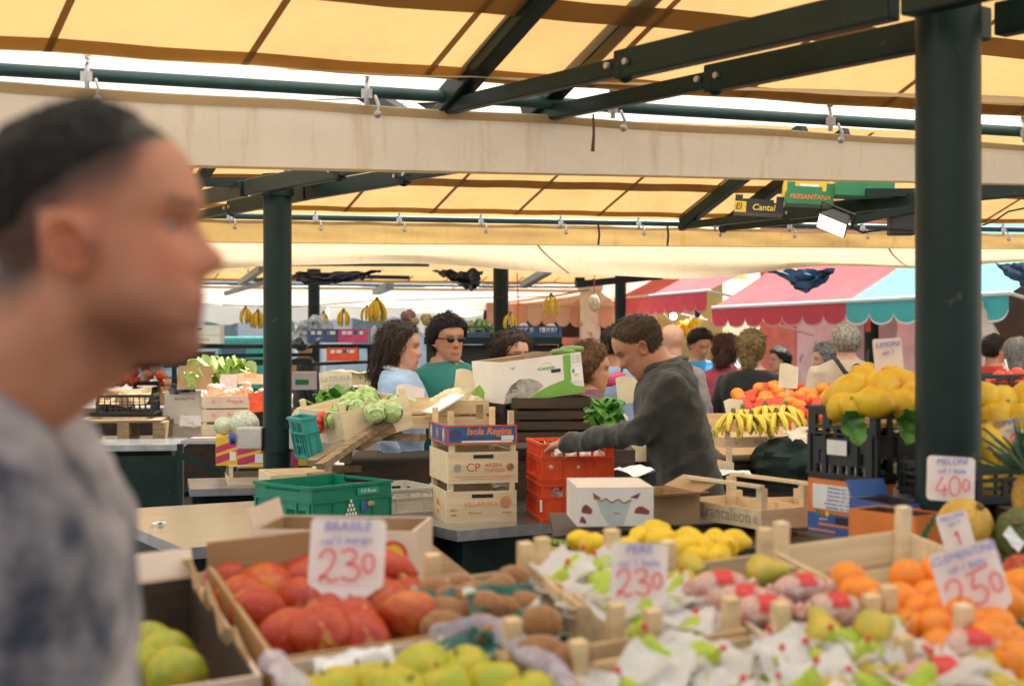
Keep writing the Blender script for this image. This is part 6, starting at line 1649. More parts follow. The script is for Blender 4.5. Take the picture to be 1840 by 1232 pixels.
slat_crate('crimson plastic crate of punnets on the raised shelf', 634, 615, 12.2, .25, .115, 'pl_pink')
slat_crate('red plastic crate on the lower board of the raised shelf', 615, 648, 12.0, .26, .11, 'pl_red')
for k in range(2): tag(link('clear_bag', me_bush('foam', 70+k, 26, (.10, .05, .11), .12), None, T(P(545+k*22, 600-6*k, 12.3))), ('crumpled clear plastic bag beside the dark blue crate', 'crumpled clear plastic bag behind the dark blue crate')[k], 'bag'); 
for o in bpy.data.objects:
    if o.name.startswith('clear_bag'): o.data.materials[0] = M['clear']
ng = MB(); ng.ball((0, 0, 0), 1, 20, 12, None, lambda p: p*(1+.10*noise.noise(p*6))); ngm = [ng.mesh('net_bag', [M[m_]]) for m_ in ('onion', 'potato')]
random.seed(8)
for k in range(18):
    px = rnd(722, 768) ; py = 560+rnd(0, 24)+abs(px-745)*.25; i = 1 if px > 745 else 0
    tag(link('potato' if i else 'net_bag', ngm[i], None, T(P(px, py, 12.6+rnd(-.1, .1))) @ rrot() @ SC(.042, .035, .035)), ('purple netted garlic piled behind the long haired woman', 'yellow potato piled behind the long haired woman')[i], 'vegetable', ('netted garlic on the raised shelf', 'potatoes on the raised shelf')[i])
for k, px in enumerate((672, 684, 696, 708)):
    tag(MB().add([(-.03, 0, 0), (.03, 0, 0), (.03, 0, .12), (0, 0, .155), (-.03, 0, .12), (-.03, .02, 0), (.03, .02, 0), (.03, .02, .12), (0, .02, .155), (-.03, .02, .12)], [(0, 1, 2, 3, 4), (9, 8, 7, 6, 5), (0, 5, 6, 1), (1, 6, 7, 2), (2, 7, 8, 3), (3, 8, 9, 4), (4, 9, 5, 0)]).build('white_packet', M['paper_white'], None, T(P(px, 614, 13)), False), 'white pointed packet in the row behind the crimson crate', 'packet', 'white packets on the raised shelf')
# shelf on the right of the group of shoppers
t = thing('display_shelf', 'dark green raised shelf behind the woman with glasses, carrying salad crates', 'shelf', T(P(925, 628, 12.5)))
q0 = P(925, 628, 12.5)
rb((765, 612, 12.6), (1008, 612, 12.6), .5, .06, 'shelf_board'); rb((1008, 618, 12.5), (1008, 660, 12.5), .04, .04, 'upright')
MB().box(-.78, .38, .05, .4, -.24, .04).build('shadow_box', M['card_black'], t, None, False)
for px, lb in ((850, 'blue plastic crate of salad behind the man in sunglasses'), (945, 'blue plastic crate of white cabbages left of the pair, by the post'), (985, 'blue plastic crate of white cabbages at the shelf end')):
    plastic_crate(lb, T(P(px, 608, 12.5)) @ RZ(3) @ T(0, .15, 0), .24 if px > 900 else .30, .3, .11, 'pl_blue', fh=lattice(.24 if px > 900 else .30, .11, 5, 1, .01, .05), sh=lattice(.3, .11, 4, 1, .01, .05), ribs=False)
cw_m = me_leafball('foam', 91)
for px, py in ((940, 590), (962, 596), (990, 592), (975, 597)):
    tag(link('white_cabbage', cw_m, None, T(P(px, py, 12.65)) @ rrot() @ SC(.055, .055, .045)), 'white cabbage in the blue crates behind the woman with glasses', 'cabbage', 'white cabbages on the raised shelf')
tag(link('salad_leaves', me_bush('lettuce', 33, 60, (.13, .1, .06), .06), None, T(P(860, 590, 12.7))), 'green salad in the blue crate behind the man in sunglasses', 'greens')
# hanging bananas on a line
for k, (px, py, Y, n, sc, lb) in enumerate(((441, 562, 14, 6, .72, 'small banana bunch hanging nearest the face of the man in front'), (463, 568, 14, 6, .80, 'banana bunch hanging next to the post with socket boxes'), (617, 566, 14, 4, .75, 'thin banana bunch hanging right of the thin far post'), (659, 560, 14, 5, .66, 'small banana bunch touching the large bunch'), (677, 548, 14, 9, 1.05, 'largest banana bunch hanging above the woman with long hair'), (581, 570, 14.5, 3, .6, 'half hidden banana bunch behind the thin far post'), (990, 540, 14, 2, .95, 'pair of bananas hanging under the pale pink awning'), (917, 572, 14.5, 3, .75, 'half hidden banana bunch beside the slim green post'))):
    banana_bunch(lb, T(P(px, py-8, Y)), n+2, True, None, sc*1.12)
tag(MB().tube([P(400, 548, 14), P(520, 552, 14), P(677, 540, 14.02), P(990, 532, 14.02), P(1060, 520, 14)], .004, 5).build('hanging_line', M['wire'], None), 'thin line carrying the hanging banana bunches', 'line')
t = thing('net_bag', 'pale net of garlic hanging on a string beside the seller', 'net bag', T(P(1068, 545, 12)))
b = MB(); b.ball((0, 0, 0), (.05, .05, .075), 16, 12, None, lambda p: p*(1+.12*noise.noise(p*5))); b.build('netted_garlic', mat('garlic_net', (.72, .55, .32), .6, .3, 40, bump=.6, bscale=90), t)
MB().tube([(0, 0, .06), (0, 0, .28)], .004, 5).build('string', M['print_red'], t)

# a far stall of red produce and slatted crates past the chin of the man in front
t = thing('fruit_stall', 'far stall of slatted crates seen below the chin of the man in front', 'stall', T(P(255, 740, 14.2)) @ RZ(6))
MB().box(-1.0, 1.5, 0, .9, -.78, .0).build('stall_base', M['wood_dark'], t, None, False)
for k, (px, py, Y, lb, rx) in enumerate(((215, 715, 14.1, 'dark slatted crate tilted at the left of the far stall', 20), (262, 700, 14.2, 'dark slatted crate tilted in the middle of the far stall', 24), (308, 706, 14.3, 'pale slatted crate of red fruit at the right of the far stall', 14))):
    wood_crate(lb, T(P(px, py+14, Y)) @ RZ(8) @ RX(rx), .26, .34, .10, slats=2, m='wood_dark' if k < 2 else 'wood')
random.seed(19)
for k in range(34):
    px = rnd(196, 330); py = 690-rnd(0, 30)*(1-abs(px-262)/90)
    tag(link('peach', tom_m if k % 3 else onm, None, T(P(px, py, 14.5+rnd(0, .3))) @ rrot() @ SC(.045, .045, .045)), 'red round fruit heaped on the far stall below the chin', 'fruit', 'red fruit on the far stall')
for k, (px, py, Y, w_, h_, m_, lb) in enumerate(((500, 700, 13.5, .3, .14, 'card_pink', 'pale printed box stacked low right of the post with socket boxes'), (505, 672, 13.6, .28, .13, 'card', 'brown card box on the pale printed box by the post'), (545, 700, 13.4, .25, .16, 'card_white', 'white box beside the brown paper on the far shelf foot'), (700, 662, 13.8, .4, .14, 'card_dkgreen', 'dark green printed box under the raised shelf'))):
    t, c = card_box(lb, T(P(px, py, Y)) @ RZ(8) @ T(0, .15, 0), w_, .3, h_, m_, None, (), closed=True)
    MB().box(-w_*.3, w_*.2, -.1525, -.1512, h_*.3, h_*.6).build('printed_band', M[('print_red', 'print_orange', 'print_green', 'print_white')[k]], c, None, False)
# ---------------------------------------------------------------- fruit stall at the right beyond the seller
t = thing('fruit_stall', 'dark fruit stall beyond the seller with bananas and tomatoes', 'stall', T(P(1380, 800, 7.6)) @ RZ(12))
MB().box(-.30, .75, .05, 1.7, -.95, -.085).build('stall_base', M['card_black'], t, None, False)
MB().box(-.42, .70, -.35, .04, -.30, -.285).build('steel_ledge', M['steel'], t, None, False)
for k in range(4): MB().box(-.28, .72, .02, .045, -.28+.05*k, -.25+.05*k).build('slat', M['wood_dark'], t, None, False)
wood_crate('pale wooden crate of bananas printed in black, on the dark fruit stall', T(P(1375, 803, 7.5)) @ RZ(14) @ T(0, .2, 0), .45, .40, .10, slats=1, bh=.055, ph=.10, m='wood_pale', print_=[('KALLIOPI-MEK', .035, .05, .028, 'print_grey'), ('o', .04, -.16, .028, 'print_red')])
wood_crate('pale wooden crate end on the lower shelf of the dark fruit stall', T(P(1316, 850, 7.3)) @ RZ(14) @ T(-.05, .2, 0), .16, .3, .11, slats=1, bh=.05, ph=.13, m='wood_pale')
for k, (px, py, lb) in enumerate(((1335, 758, 'greenish banana bunch lying at the left of the banana crate'), (1375, 752, 'middle banana bunch lying in the banana crate'), (1412, 752, 'right banana bunch lying in the banana crate'), (1350, 768, 'front banana bunch drooping over the crate edge'), (1395, 764, 'front banana bunch in the middle of the crate'), (1318, 765, 'half hidden banana bunch beside the sweater of the seller'))):
    banana_bunch(lb, T(P(px, py-22, 7.42+.10*(k < 3))) @ RX(-14) @ RZ(-90+rnd(-25, 25)), 5, False, None, .90)
random.seed(14)
tomm = tom_m; om2 = po[1]
TO = []
for k in range(84):
    u = rnd(0, 1); px = 1325+rnd(0, 165); base = 776 if px > 1420 else 742
    py = base-4-rnd(0, 1)*(base-698-(14 if px < 1350 else 0)); Y = 7.9+(776-py)/70*.8
    red = noise.noise(Vector((px*.03, py*.05, 0))) > .05
    o = link('tomato' if red else 'orange', tomm if red else om2, None, T(P(px, py, Y)) @ rrot() @ SC(*(.039*rnd(.9, 1.1),)*3))
    tag(o, 'red tomato heaped behind the bananas' if red else 'orange heaped among red tomatoes behind the bananas', 'tomato' if red else 'orange', 'tomatoes behind the bananas' if red else 'oranges behind the bananas')
for k, (px, py) in enumerate(((1470, 705), (1462, 715), (1480, 716), (1474, 697), (1488, 706))):
    tag(link('lemon', pl_[k % 3], None, T(P(px, py, 9.0)) @ rrot() @ SC(.036, .036, .036)), 'small lemon beside the man in the beige jacket', 'lemon', 'lemons by the man in beige')
hb = MB(); hb.box(-.55, .55, -.45, .45, -.5, .0); tag(hb.build('fruit_bed', M['card'], None, P(1410, 772, 8.6) and T(P(1410, 776, 8.55)) @ RZ(12) @ RX(12), False), 'sloping card bed under the tomatoes and oranges', 'display')
wood_crate('pale wooden crate of tomatoes near the black crate', T(P(1462, 790, 7.7)) @ RZ(14) @ T(0, .2, 0), .22, .35, .09, slats=1, bh=.05, m='wood_pale', ph=.09)
blank_card('small yellow card standing over the lying bananas', T(P(1322, 742, 7.7)) @ RZ(-10) @ RY(-12), .10, .075, 'paper_cream', [('', .01, 'print_grey')])
blank_card('cream card on a brown stake among the tomatoes', T(P(1412, 752, 7.9)) @ RY(4), .105, .13, 'paper_cream', stick=.17)
blank_card('small white price card leaning among the far goods', T(P(1462, 700, 9.2)), .085, .10, 'paper', [('1,50', .035, 'ink_blue')])
blank_card('white price label low beside the black coat', T(P(1438, 706, 9.0)), .06, .05, 'paper_white')
sheet('white plastic wrap at the hip of the man in beige', T(P(1590, 700, 8.8)) @ RX(70), .14, .12, 'foam', 4, .2)
t = thing('green_sack', 'dark green plastic sack slumped between banana crate and black crate', 'sack', T(P(1435, 815, 7.3)))
b = MB(); b.ball((.0, .1, -.05), (.20, .2, .12), 30, 20, None, lambda p: p*(1+.22*noise.noise(p*2.6)+.12*(1-2*abs(noise.noise(p*5))))); b.build('sack_body', mat('dark_sack', (.008, .028, .02), .75, .3, 9), t)
sheet('crumpled brown paper over the dark green sack', T(P(1440, 782, 7.25)) @ RZ(20) @ RX(30), .16, .10, 'card_pink', 6, .2)
sheet('folded white cloth on the steel ledge beside the sweater', T(P(1312, 848, 7.0)) @ RZ(5) @ RX(10), .20, .06, 'paper_white', 8, .15)
# right edge: dark crate with red and green fruit
t = plastic_crate('dark green plastic crate of red fruit at the right edge behind the post', T(P(1790, 715, 8.5)) @ RZ(20) @ T(.2, .2, 0), .6, .4, .14, 'pl_dkgreen')
for k, (px, py) in enumerate(((1770, 690), (1785, 686), (1800, 690), (1812, 678), (1828, 672), (1840, 680), (1795, 678), (1825, 688))):
    tag(link('tomato', tomm, None, T(P(px, py, 8.6)) @ rrot() @ SC(.045, .045, .045)), 'dark red fruit at the right edge behind the post', 'tomato', 'red fruit at the right edge')
# ---------------------------------------------------------------- awnings and shop fronts
def awning(label, A, B, cols, splits, back=1.25, rise=.62, drop=.25, pitch=.46, name='shop_awning', bar='print_white'):
    """A far end, B near end of the front bar; cols: materials along it, splits: fractions where they change"""
    A = Vector(A); B = Vector(B); L = (B-A).length; e = (B-A)/L; n = Vector((-e.y, e.x, 0)); n.normalize()
    t = thing(name, label, 'awning', T(A))
    if n.y < 0: n = -n
    fr = [0]+splits+[1]
    for i, m in enumerate(cols):
        s0, s1 = fr[i]*L, fr[i+1]*L
        b = MB(); b.grid(max(3, int((s1-s0)*3)), 6, lambda u, v: e*(s0+(s1-s0)*u)+n*(back*v)+Vector((0, 0, rise*v-.05*math.sin(v*PI)))).build('slope_cloth', M[{'red_canvas': 'red_sunlit', 'teal_canvas': 'teal_sunlit'}.get(m, m)], t)
        w = MB(); k = max(1, round((s1-s0)/pitch))
        w.grid(k*8, 4, lambda u, v: e*(s0+(s1-s0)*u)-n*(.012+.02*math.sin(u*k*PI*2)*v)+Vector((0, 0, -.012-(drop-.10*(1-abs(math.sin(u*k*PI))**.7))*v)))
        w.build('scalloped_edge', M[m], t)
        tr_ = MB(); tr_.grid(k*8, 1, lambda u, v: e*(s0+(s1-s0)*u)-n*(.018+.02*math.sin(u*k*PI*2))+Vector((0, 0, -.012-(drop-.10*(1-abs(math.sin(u*k*PI))**.7))+.022*v))); tr_.build('pale_trim', M['pink_stripe'] if 'teal' not in m else M['print_white'], t)
    MB().tube([(0, 0, 0), e*L], .022, 8).build('front_bar', M[bar], t)
    for s in (0, L):
        MB().tube([e*s, e*s+n*back+Vector((0, 0, -.35))], .018, 8).build('folding_arm', M['print_white'], t)
    return t
AA, AB = P(1280, 553, 18.3), P(1815, 527, 12.9)
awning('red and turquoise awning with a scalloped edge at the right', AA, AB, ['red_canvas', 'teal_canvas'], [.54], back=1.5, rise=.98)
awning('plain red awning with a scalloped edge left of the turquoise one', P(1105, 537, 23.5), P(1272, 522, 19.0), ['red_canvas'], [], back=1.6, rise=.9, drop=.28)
stripes = ['pink_canvas', 'pink_stripe']*6
awning('pale pink striped awning hanging behind the pair of bananas', P(875, 545, 25), P(1180, 552, 24), stripes, [k/12 for k in range(1, 12)], back=1.6, rise=.55, drop=.36, pitch=.25, bar='pink_stripe')
tag(MB().box(-.03, .03, -.004, .004, -.75, 0).build('red_strip', M['print_red'], None, T(P(1560, 480, 16.5)), False), 'red strip hanging on the green post before the turquoise awning', 'strip')
e = (AB-AA); e.z = 0; e.normalize(); n = Vector((-e.y, e.x, 0)); n = n if n.y > 0 else -n
wall0 = AA+n*1.55; wall0.z = GZ; ang = math.degrees(math.atan2(e.y, e.x))
MW = T(wall0) @ RZ(ang)                                # x along the front towards us, y into the building
Lw = (AB-AA).length
t = thing('shop_building', 'pink plastered shop front behind the red and turquoise awning', 'building', MW)
MB().box(-1.5, -.55, .0, .4, 0, 3.4).build('wall', M['plaster'], t, None, False)
MB().box(-.55, .75, .02, .4, 0, 2.5).build('marble_panel', M['marble'], t, None, False)
MB().box(.75, 1.75, .03, .4, 0, 2.5).build('marble_panel', M['marble_d'], t, None, False)
MB().box(1.75, 2.30, .02, .4, 0, 2.5).build('marble_panel', M['marble'], t, None, False)
MB().box(2.30, 2.95, -.02, .4, 0, 2.5).build('brick_pillar', M['brick'], t, None, False)
MB().box(2.95, 3.35, .0, .4, 0, 2.5).build('wall', M['plaster'], t, None, False)
MB().box(3.35, 4.1, .1, .3, 0, 2.4).build('door', M['door_wood'], t, None, False)
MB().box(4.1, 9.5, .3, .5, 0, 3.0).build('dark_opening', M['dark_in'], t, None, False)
MB().box(-1.5, 9.5, .02, .45, 2.51, 3.4).build('upper_wall', M['plaster'], t, None, False)
par = thing('folded_parasol', 'pale folded parasol leaning in the dark opening at the right', 'parasol', T(P(1790, 690, 13.2)) @ RY(-10))
b = MB(); b.rings([[((.02+.24*(1-z)**1.1)*(1+.12*math.cos(6*2*PI*k/36))*math.cos(2*PI*k/36), (.02+.24*(1-z)**1.1)*(1+.12*math.cos(6*2*PI*k/36))*math.sin(2*PI*k/36), z*.72) for k in range(36)] for z in (0, .2, .4, .6, .8, 1)]); b.build('cloth', M['card_pink'], par)
MB().tube([(0, 0, -1.1), (0, 0, .78)], .018, 8).build('pole', M['wood'], par)
# lit greengrocer interior under the plain red awning
t = thing('greengrocer_shop', 'yellow walled greengrocer shop lit by a bulb under the plain red awning', 'building', T(P(1225, 606, 25).x, 25.2, GZ))
MB().box(-.42, .75, .0, .2, 0, 3.0).build('wall', M['plaster_y'], t, None, False)
MB().box(-.2, .75, -.9, -.02, 0, 1.15).build('display_bench', M['wood_dark'], t, None, False)
random.seed(6)
for k in range(30):
    px = rnd(1218, 1258); py = 600-(px-1218)*.35-rnd(-4, 14)
    tag(link('lemon', pl_[k % 3], None, T(P(px, py, 24.0+rnd(-.1, .1))) @ rrot() @ SC(.07, .07, .065)), 'large yellow fruit stacked in the lit greengrocer shop', 'citrus', 'fruit in the lit greengrocer shop')
t = thing('hanging_bulb', 'bare lit bulb hanging in the greengrocer shop', 'lamp', T(P(1210, 568, 22)))
MB().ball((0, 0, 0), .05, 14, 10).build('bulb', M['bulb'], t); MB().tube([(0, 0, .045), (0, 0, .085)], .03, 10).build('lamp_holder', M['card_black'], t); MB().tube([(0, 0, .08), (0, 0, .5)], .006, 6).build('cord', M['wire'], t)
tag(MB().box(-.04, .04, -.03, .03, -.06, .06).build('hanging_scale', M['card_black'], None, T(P(1253, 563, 21)), False), 'small black box hanging beside the lit bulb', 'scale')
t = thing('marble_column', 'white veined marble column below the pale pink awning', 'column', T(P(1060, 606, 24.5).x, 24.5, GZ))
MB().box(-.17, .17, -.17, .17, 0, 2.4).build('shaft', M['marble'], t, None, False); MB().box(-.21, .21, -.21, .21, 2.401, 2.55).build('capital', M['marble'], t, None, False)
t = thing('shop_building', 'dim shop front behind the pale pink awning', 'building', T(P(1000, 606, 26.2).x, 26.2, GZ))
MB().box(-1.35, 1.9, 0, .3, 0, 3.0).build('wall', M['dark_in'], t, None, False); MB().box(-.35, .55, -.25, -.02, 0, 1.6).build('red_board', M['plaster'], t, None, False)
# pale market tents and houses at the far left
def tent(label, px, Y, W, zt, zb, m='white_canvas'):
    c = P(px, 606, Y); t = thing('market_tent', label, 'tent', T(c.x, c.y, GZ))
    b = MB(); b.grid(10, 6, lambda u, v: ((u-.5)*W, v*2.2, zb-GZ+(zt-zb)*math.sin(v*PI/2)+.05*math.sin(u*9))); b.grid(20, 2, lambda u, v: ((u-.5)*W, -.01, zb-GZ+.0-.38*v+.04*math.sin(u*26)*v)); b.build('tent_cloth', M[m], t)
    for x in (-W/2+.1, W/2-.1): MB().tube([(x, .05, 0), (x, .05, zb-GZ)], .025, 8).build('tent_pole', M['print_white'], t)
    return t
tent('white market tent farthest left behind the hanging bananas', 430, 27, 3.4, 2.75, 2.35)
tent('white market tent behind the largest banana bunch', 690, 29, 3.8, 2.8, 2.45)
tent('white market tent right of the thinnest far post', 830, 27, 1.9, 2.5, 2.15)
t = thing('teal_van', 'teal boxed delivery van parked beyond the raised shelf', 'van', T(P(420, 606, 30).x, 30, GZ))
bevel(MB().box(-.35, .75, 0, 2.0, .45, 1.62).build('body', M['pl_teal'], t, None, False), .08)
MB().box(-.25, .25, -.02, .0, .95, 1.45).build('window', M['pl_blue'], t, None, False)
for x in (-.05, .5): MB().tube([(x, -.03, .25), (x, .2, .25)], .25, 20).build('wheel', M['card_black'], t)
t = thing('apartment_house', 'pale plastered house far behind the market tents', 'building', T(-9, 58, GZ))
MB().box(-14, 13, 0, 8, 0, 7.5).build('wall', M['pale_wall'], t, None, False)
for i in range(9):
    for j in range(2): 
        f = MB().box(-12.5+3*i, -11.2+3*i, -.05, .02, 1.2+3.1*j, 2.9+3.1*j).build('window', M['grey_steel'], t, None, False)
# fruit boxes and flood lamp on the arm of the hidden post
def tray(label, px, py, Y, W, D, H, m, rz, words, ink, size, notch=True):
    t, c = card_box(label, T(P(px, py, Y)) @ RZ(rz) @ RY(4), W, D, H*.72, m, 'card_in', (), th=.006, name='fruit_tray')
    if m == 'card_black':
        MB().box(-W/2, -W/2+.075, -D/2-.0022, -D/2-.0008, .0, H*.72).build('yellow_end', M['card_yellow'], c, None, False)
    for x in (-W/2, W/2-.05): MB().box(x, x+.05, -D/2, -D/2+.006, H*.7205, H*1.15).build('raised_corner', M[m], t, None, False)
    MB().box(-W/2+.055, W/2-.055, D/2-.007, D/2-.001, H*.7205, H*1.2).build('raised_back', M[m], t, None, False)
    for (s, x) in words: text(s, size, M[ink if s != 'El' else 'card_black'], c, T(x, -D/2-.0030, H*.36) @ FRONT, shear=.15, off=.0008)
    return t, c
tray('black and yellow fruit tray lettered in white, first on the roof arm', 1362, 386, 9.6, .32, .3, .10, 'card_black', -8, [('Cantal', .03), ('El', -.135)], 'print_yellow', .058)
tray('green fruit tray lettered in red and yellow, in the middle of the roof arm', 1452, 370, 9.4, .30, .3, .12, 'card_dkgreen', -8, [('FRESANTANA', .0)], 'print_orange', .042)
tray('plain green fruit tray at the post end of the roof arm', 1550, 356, 9.2, .36, .3, .13, 'card_dkgreen', -8, [], 'print_orange', .03)
t, c = tray('yellow fruit tray behind the green ones on the roof arm', 1455, 362, 9.9, .38, .2, .16, 'card_yellow', -8, [], 'print_red', .03)
MB().box(-.08, .05, -.1015, -.1005, .05, .11).build('white_label', M['paper_white'], c, None, False)
t = thing('flood_lamp', 'lit flood lamp hanging under the roof arm with the fruit trays', 'lamp', T(P(1502, 398, 8.9)) @ RZ(-28) @ RY(24) @ RX(32))
b = MB(); b.rings([[(-.10, -.06, -.055), (.10, -.06, -.055), (.10, -.06, .055), (-.10, -.06, .055)], [(-.06, .07, -.035), (.06, .07, -.035), (.06, .07, .035), (-.06, .07, .035)]]); bevel(b.build('housing', M['card_black'], t, None, False), .006)
MB().box(-.09, .09, -.0635, -.0605, -.046, .046).build('lit_glass', M['flood'], t, None, False)
MB().tube([(-.11, 0, 0), (-.115, .0, .10), (.115, .0, .10), (.11, 0, 0)], .007, 6).build('bracket', M['card_black'], t)
tag(MB().bar(P(1530, 398, 8.9), P(1650, 372, 8.9), .06, .05).build('lamp_rail', M['green_steel'], None, None, False), 'short dark rail holding the lit flood lamp', 'rail')
b = MB(); b.tube([P(1530, 408, 8.9), P(1550, 418, 8.9), P(1590, 412, 8.9), P(1640, 414, 8.9)], .007, 6); tag(b.build('lamp_cable', M['wire'], None), 'black cable sagging from the flood lamp to the post', 'cable')
bevel(o, .001) if False else None
b = MB(); b.box(-.11, .05, -.05, .05, -.08, .08); tag(bevel(b.build('junction_box', M['card_black'], None, T(P(1628, 400, 8.95)), False), .01), 'black junction box between flood lamp and thick post', 'box')
b = MB(); b.tube([P(1765, 405, 8.9), P(1790, 395, 8.9), P(1812, 380, 8.9), P(1850, 372, 8.9)], .006, 6); tag(b.build('lamp_cable', M['wire'], None), 'black cable looping at the right edge under the roof', 'cable')

q_ = P(1790, 715, 8.5)
t = thing('fruit_stall', 'dark stall under the green crate of red fruit behind the post', 'stall', T(q_.x, q_.y, GZ) @ RZ(20))
MB().box(-.15, .9, -.05, .6, .0, q_.z-GZ-.004).build('stall_base', M['card_black'], t, None, False)
MB().box(-.17, .92, -.07, -.052, q_.z-GZ-.12, q_.z-GZ-.03).build('front_board', M['wood_dark'], t, None, False)
# ---------------------------------------------------------------- people
def cloth(name, c, var=.2, scale=14, c2=None, bump=.25, bs=160, rough=.85): return mat(name, c, rough, var, scale, c2, bump=bump, bscale=bs, sheen=.2)
def at(px, Y): p = P(px, 606, Y); return (p.x, Y, GZ)
def top_h(py, Y): return CZ-(py-HY)*Y/F-GZ
# the man in front, out of focus
fgY = 1.29; Hf = .2357
ear = P(171, 440, fgY)
def fg_hair(p, q):
    hl_ = interp([(-.5, .36), (-.30, .50), (-.13, .64), (.0, .73), (.1, .79), (.17, .83), (.22, .855), (.26, .87), (.5, .89)], p.x)+.012*noise.noise(p*15)
    k = (p.z-hl_)/.30
    return .020*min(1, k)*(1+.2*noise.noise(p*14)) if k > 0 else max(-.02, k*.2)
def fg_paint(p, c):
    # cropped sides of the hair and the shaven beard
    d = interp([(-.5, .10), (-.30, .16), (-.14, .26), (-.08, .48), (.0, .53), (.1, .57), (.16, .63), (.20, .72), (.26, .83), (.3, .9)], p.x)
    k = max(0, min(1, (p.z-d)/.17))
    if p.x < .25 and abs(p.y) > .0: c = c.lerp(Vector((.075, .055, .05)), k*.93*(0 if (abs(p.x+.045) < .12 and p.z < .57) else 1))
    jaw = g(p.z-.12, .13)*(1 if p.x > .02 else g(p.x-.02, .08))
    lipfree = 1-.6*g(p.z-.214, .03)*g(p.y, .09)
    c = c.lerp(Vector((.30, .20, .14)), .8*jaw*lipfree if p.z > -.12 else 0)
    if abs(p.y) > .28: c = c.lerp(Vector((.35, .2, .16)), .9*g(p.x-.035, .03)*g(p.z-.43, .06))  # dark of the ear hole painted into the skin
    c = c.lerp(Vector((.5, .36, .3)), .7*g(p.z-.55, .045)*g(p.x-.30, .07))  # shade around the eyes painted into the skin
    c = c.lerp(Vector((1.15, .75, .72)), .35*g(p.z-.45, .12)*g(p.x-.22, .12))
    return c
shirt = mat('marbled_shirt', (.46, .40, .39), .9, .2, 10, (.03, .038, .065), bump=.3, bscale=120, sheen=.2)
person('man in front, seen in profile with cropped dark hair and marbled grey shirt', (ear.x-.115, fgY, GZ), 0, h=1.815, skin=(.58, .235, .125), top=shirt, top_name='shirt', headH=Hf, vox=.0055, tvox=.008,
       hair_fn=fg_hair, haircol=(.028, .017, .011), paint_fn=fg_paint, build=.94, fold=.010, shoulder=.01, collar=.0, strand_n=5000, strand_l=.32, strand_lift=.10, head_shift=(.127, 0, ear.z-.45*Hf-GZ-(1.815-Hf)-.004))
# the seller
sY = 5.75; sp = P(1240, 606, sY)
lY = 6.15
def loc(px, py, Y, pos, heading):
    q = P(px, py, Y)-Vector(pos); return tuple((RZ(-heading) @ q))
spos = (sp.x, sY, GZ)
swt = cloth('grey_sweater', (.040, .036, .029), .3, 20, bump=.5, bs=220)
Wn = loc(1012, 797, 6.1, spos, 180); En = loc(1150, 775, 5.62, spos, 180)
Wf = loc(1075, 800, 6.45, spos, 180); Ef = loc(1160, 770, 6.1, spos, 180)
person('seller in a charcoal sweater leaning over the red crates', spos, 180, h=1.76, lean=13, pitch=31, skin=(.56, .27, .16), top=swt, top_name='sweater', haircol=(.10, .055, .028), hair_t=.026, vox=.006, tvox=.012,
       arms={'L': (En, Wn), 'Lc': 38, 'Lu': (0, .3, 1), 'R': (Ef, Wf), 'Ru': (0, -.3, 1)}, build=1.0, headH=.242, fold=.011, strand_n=3200, strand_l=.38, strand_lift=.12, hl=lambda x: hl_short(x)+(.045 if x > .1 else .02), collar=.03, band=swt,
       trousers=cloth('black_trousers', (.02, .02, .022)), head_shift=(.05, 0, -.05))
# shoppers
skinA, skinB, skinC = (.60, .31, .20), (.52, .25, .15), (.64, .37, .27)
def hl_long(x): return interp([(-.5, .10), (-.05, .14), (.04, .40), (.12, .62), (.18, .74), (.24, .84), (.3, .88)], x)
LONG = [((-.20, 0, .78), (-.42, 0, .45), .30, .20), ((-.42, 0, .45), (-.52, .02, .02), .21, .19), ((-.52, .02, .02), (-.48, 0, -.38), .19, .10), ((-.1, .22, .6), (-.28, .20, .2), .12, .10), ((-.1, -.22, .6), (-.28, -.20, .2), .12, .10)]
person('woman with long dark wavy hair and light blue jacket, in profile', at(722, 7.7), -8, h=top_h(580, 7.7)-.01, headH=.25, pitch=6, skin=skinA, top=cloth('light_blue_jacket', (.34, .47, .66), .2, 9, bump=.5, bs=30), haircol=(.045, .024, .014), hl=hl_long, hair='long', hair_t=.08, hair_blobs=LONG, collar=.03, band=cloth('pale_blue_collar', (.50, .56, .62)))
person('man in sunglasses with thick dark hair and teal and purple jacket', at(806, 8.0), -62, h=top_h(566, 8.0)-.015, headH=.25, pitch=4, skin=skinB, top=mat('teal_jacket', (.008, .15, .125), .7, .15, 2.2, (.012, .20, .16), bump=.3, bscale=30), haircol=(.016, .010, .008), hair_t=.12, hl=lambda x: interp([(-.5, .16), (-.1, .22), (-.02, .46), (.06, .54), (.14, .70), (.2, .76), (.28, .80), (.34, .86)], x), glasses='sun', collar=.03, build=1.1, band=cloth('tan_scarf', (.42, .28, .09)))
person('woman with brown hair and thin glasses behind the white and green box', at(922, 8.2), -55, h=top_h(597, 8.2)-.01, headH=.24, pitch=8, skin=skinA, top=cloth('dark_red_top', (.05, .025, .03)), haircol=(.06, .028, .016), hl=hl_long, hair='long', hair_t=.09, hair_blobs=[((-.1, .24, .62), (-.12, .27, -.05), .16, .14), ((-.1, -.24, .62), (-.12, -.27, -.05), .16, .14), ((-.2, 0, .6), (-.25, 0, 0), .30, .22)], glasses='clear')
CURL = [((-.05, .12, .88), (-.25, .16, .7), .22, .26), ((-.05, -.12, .88), (-.25, -.16, .7), .22, .26), ((.08, 0, .92), (-.2, 0, .92), .20, .24), ((-.28, .1, .5), (-.25, .05, .25), .26, .2), ((-.28, -.1, .5), (-.25, -.05, .25), .26, .2)]
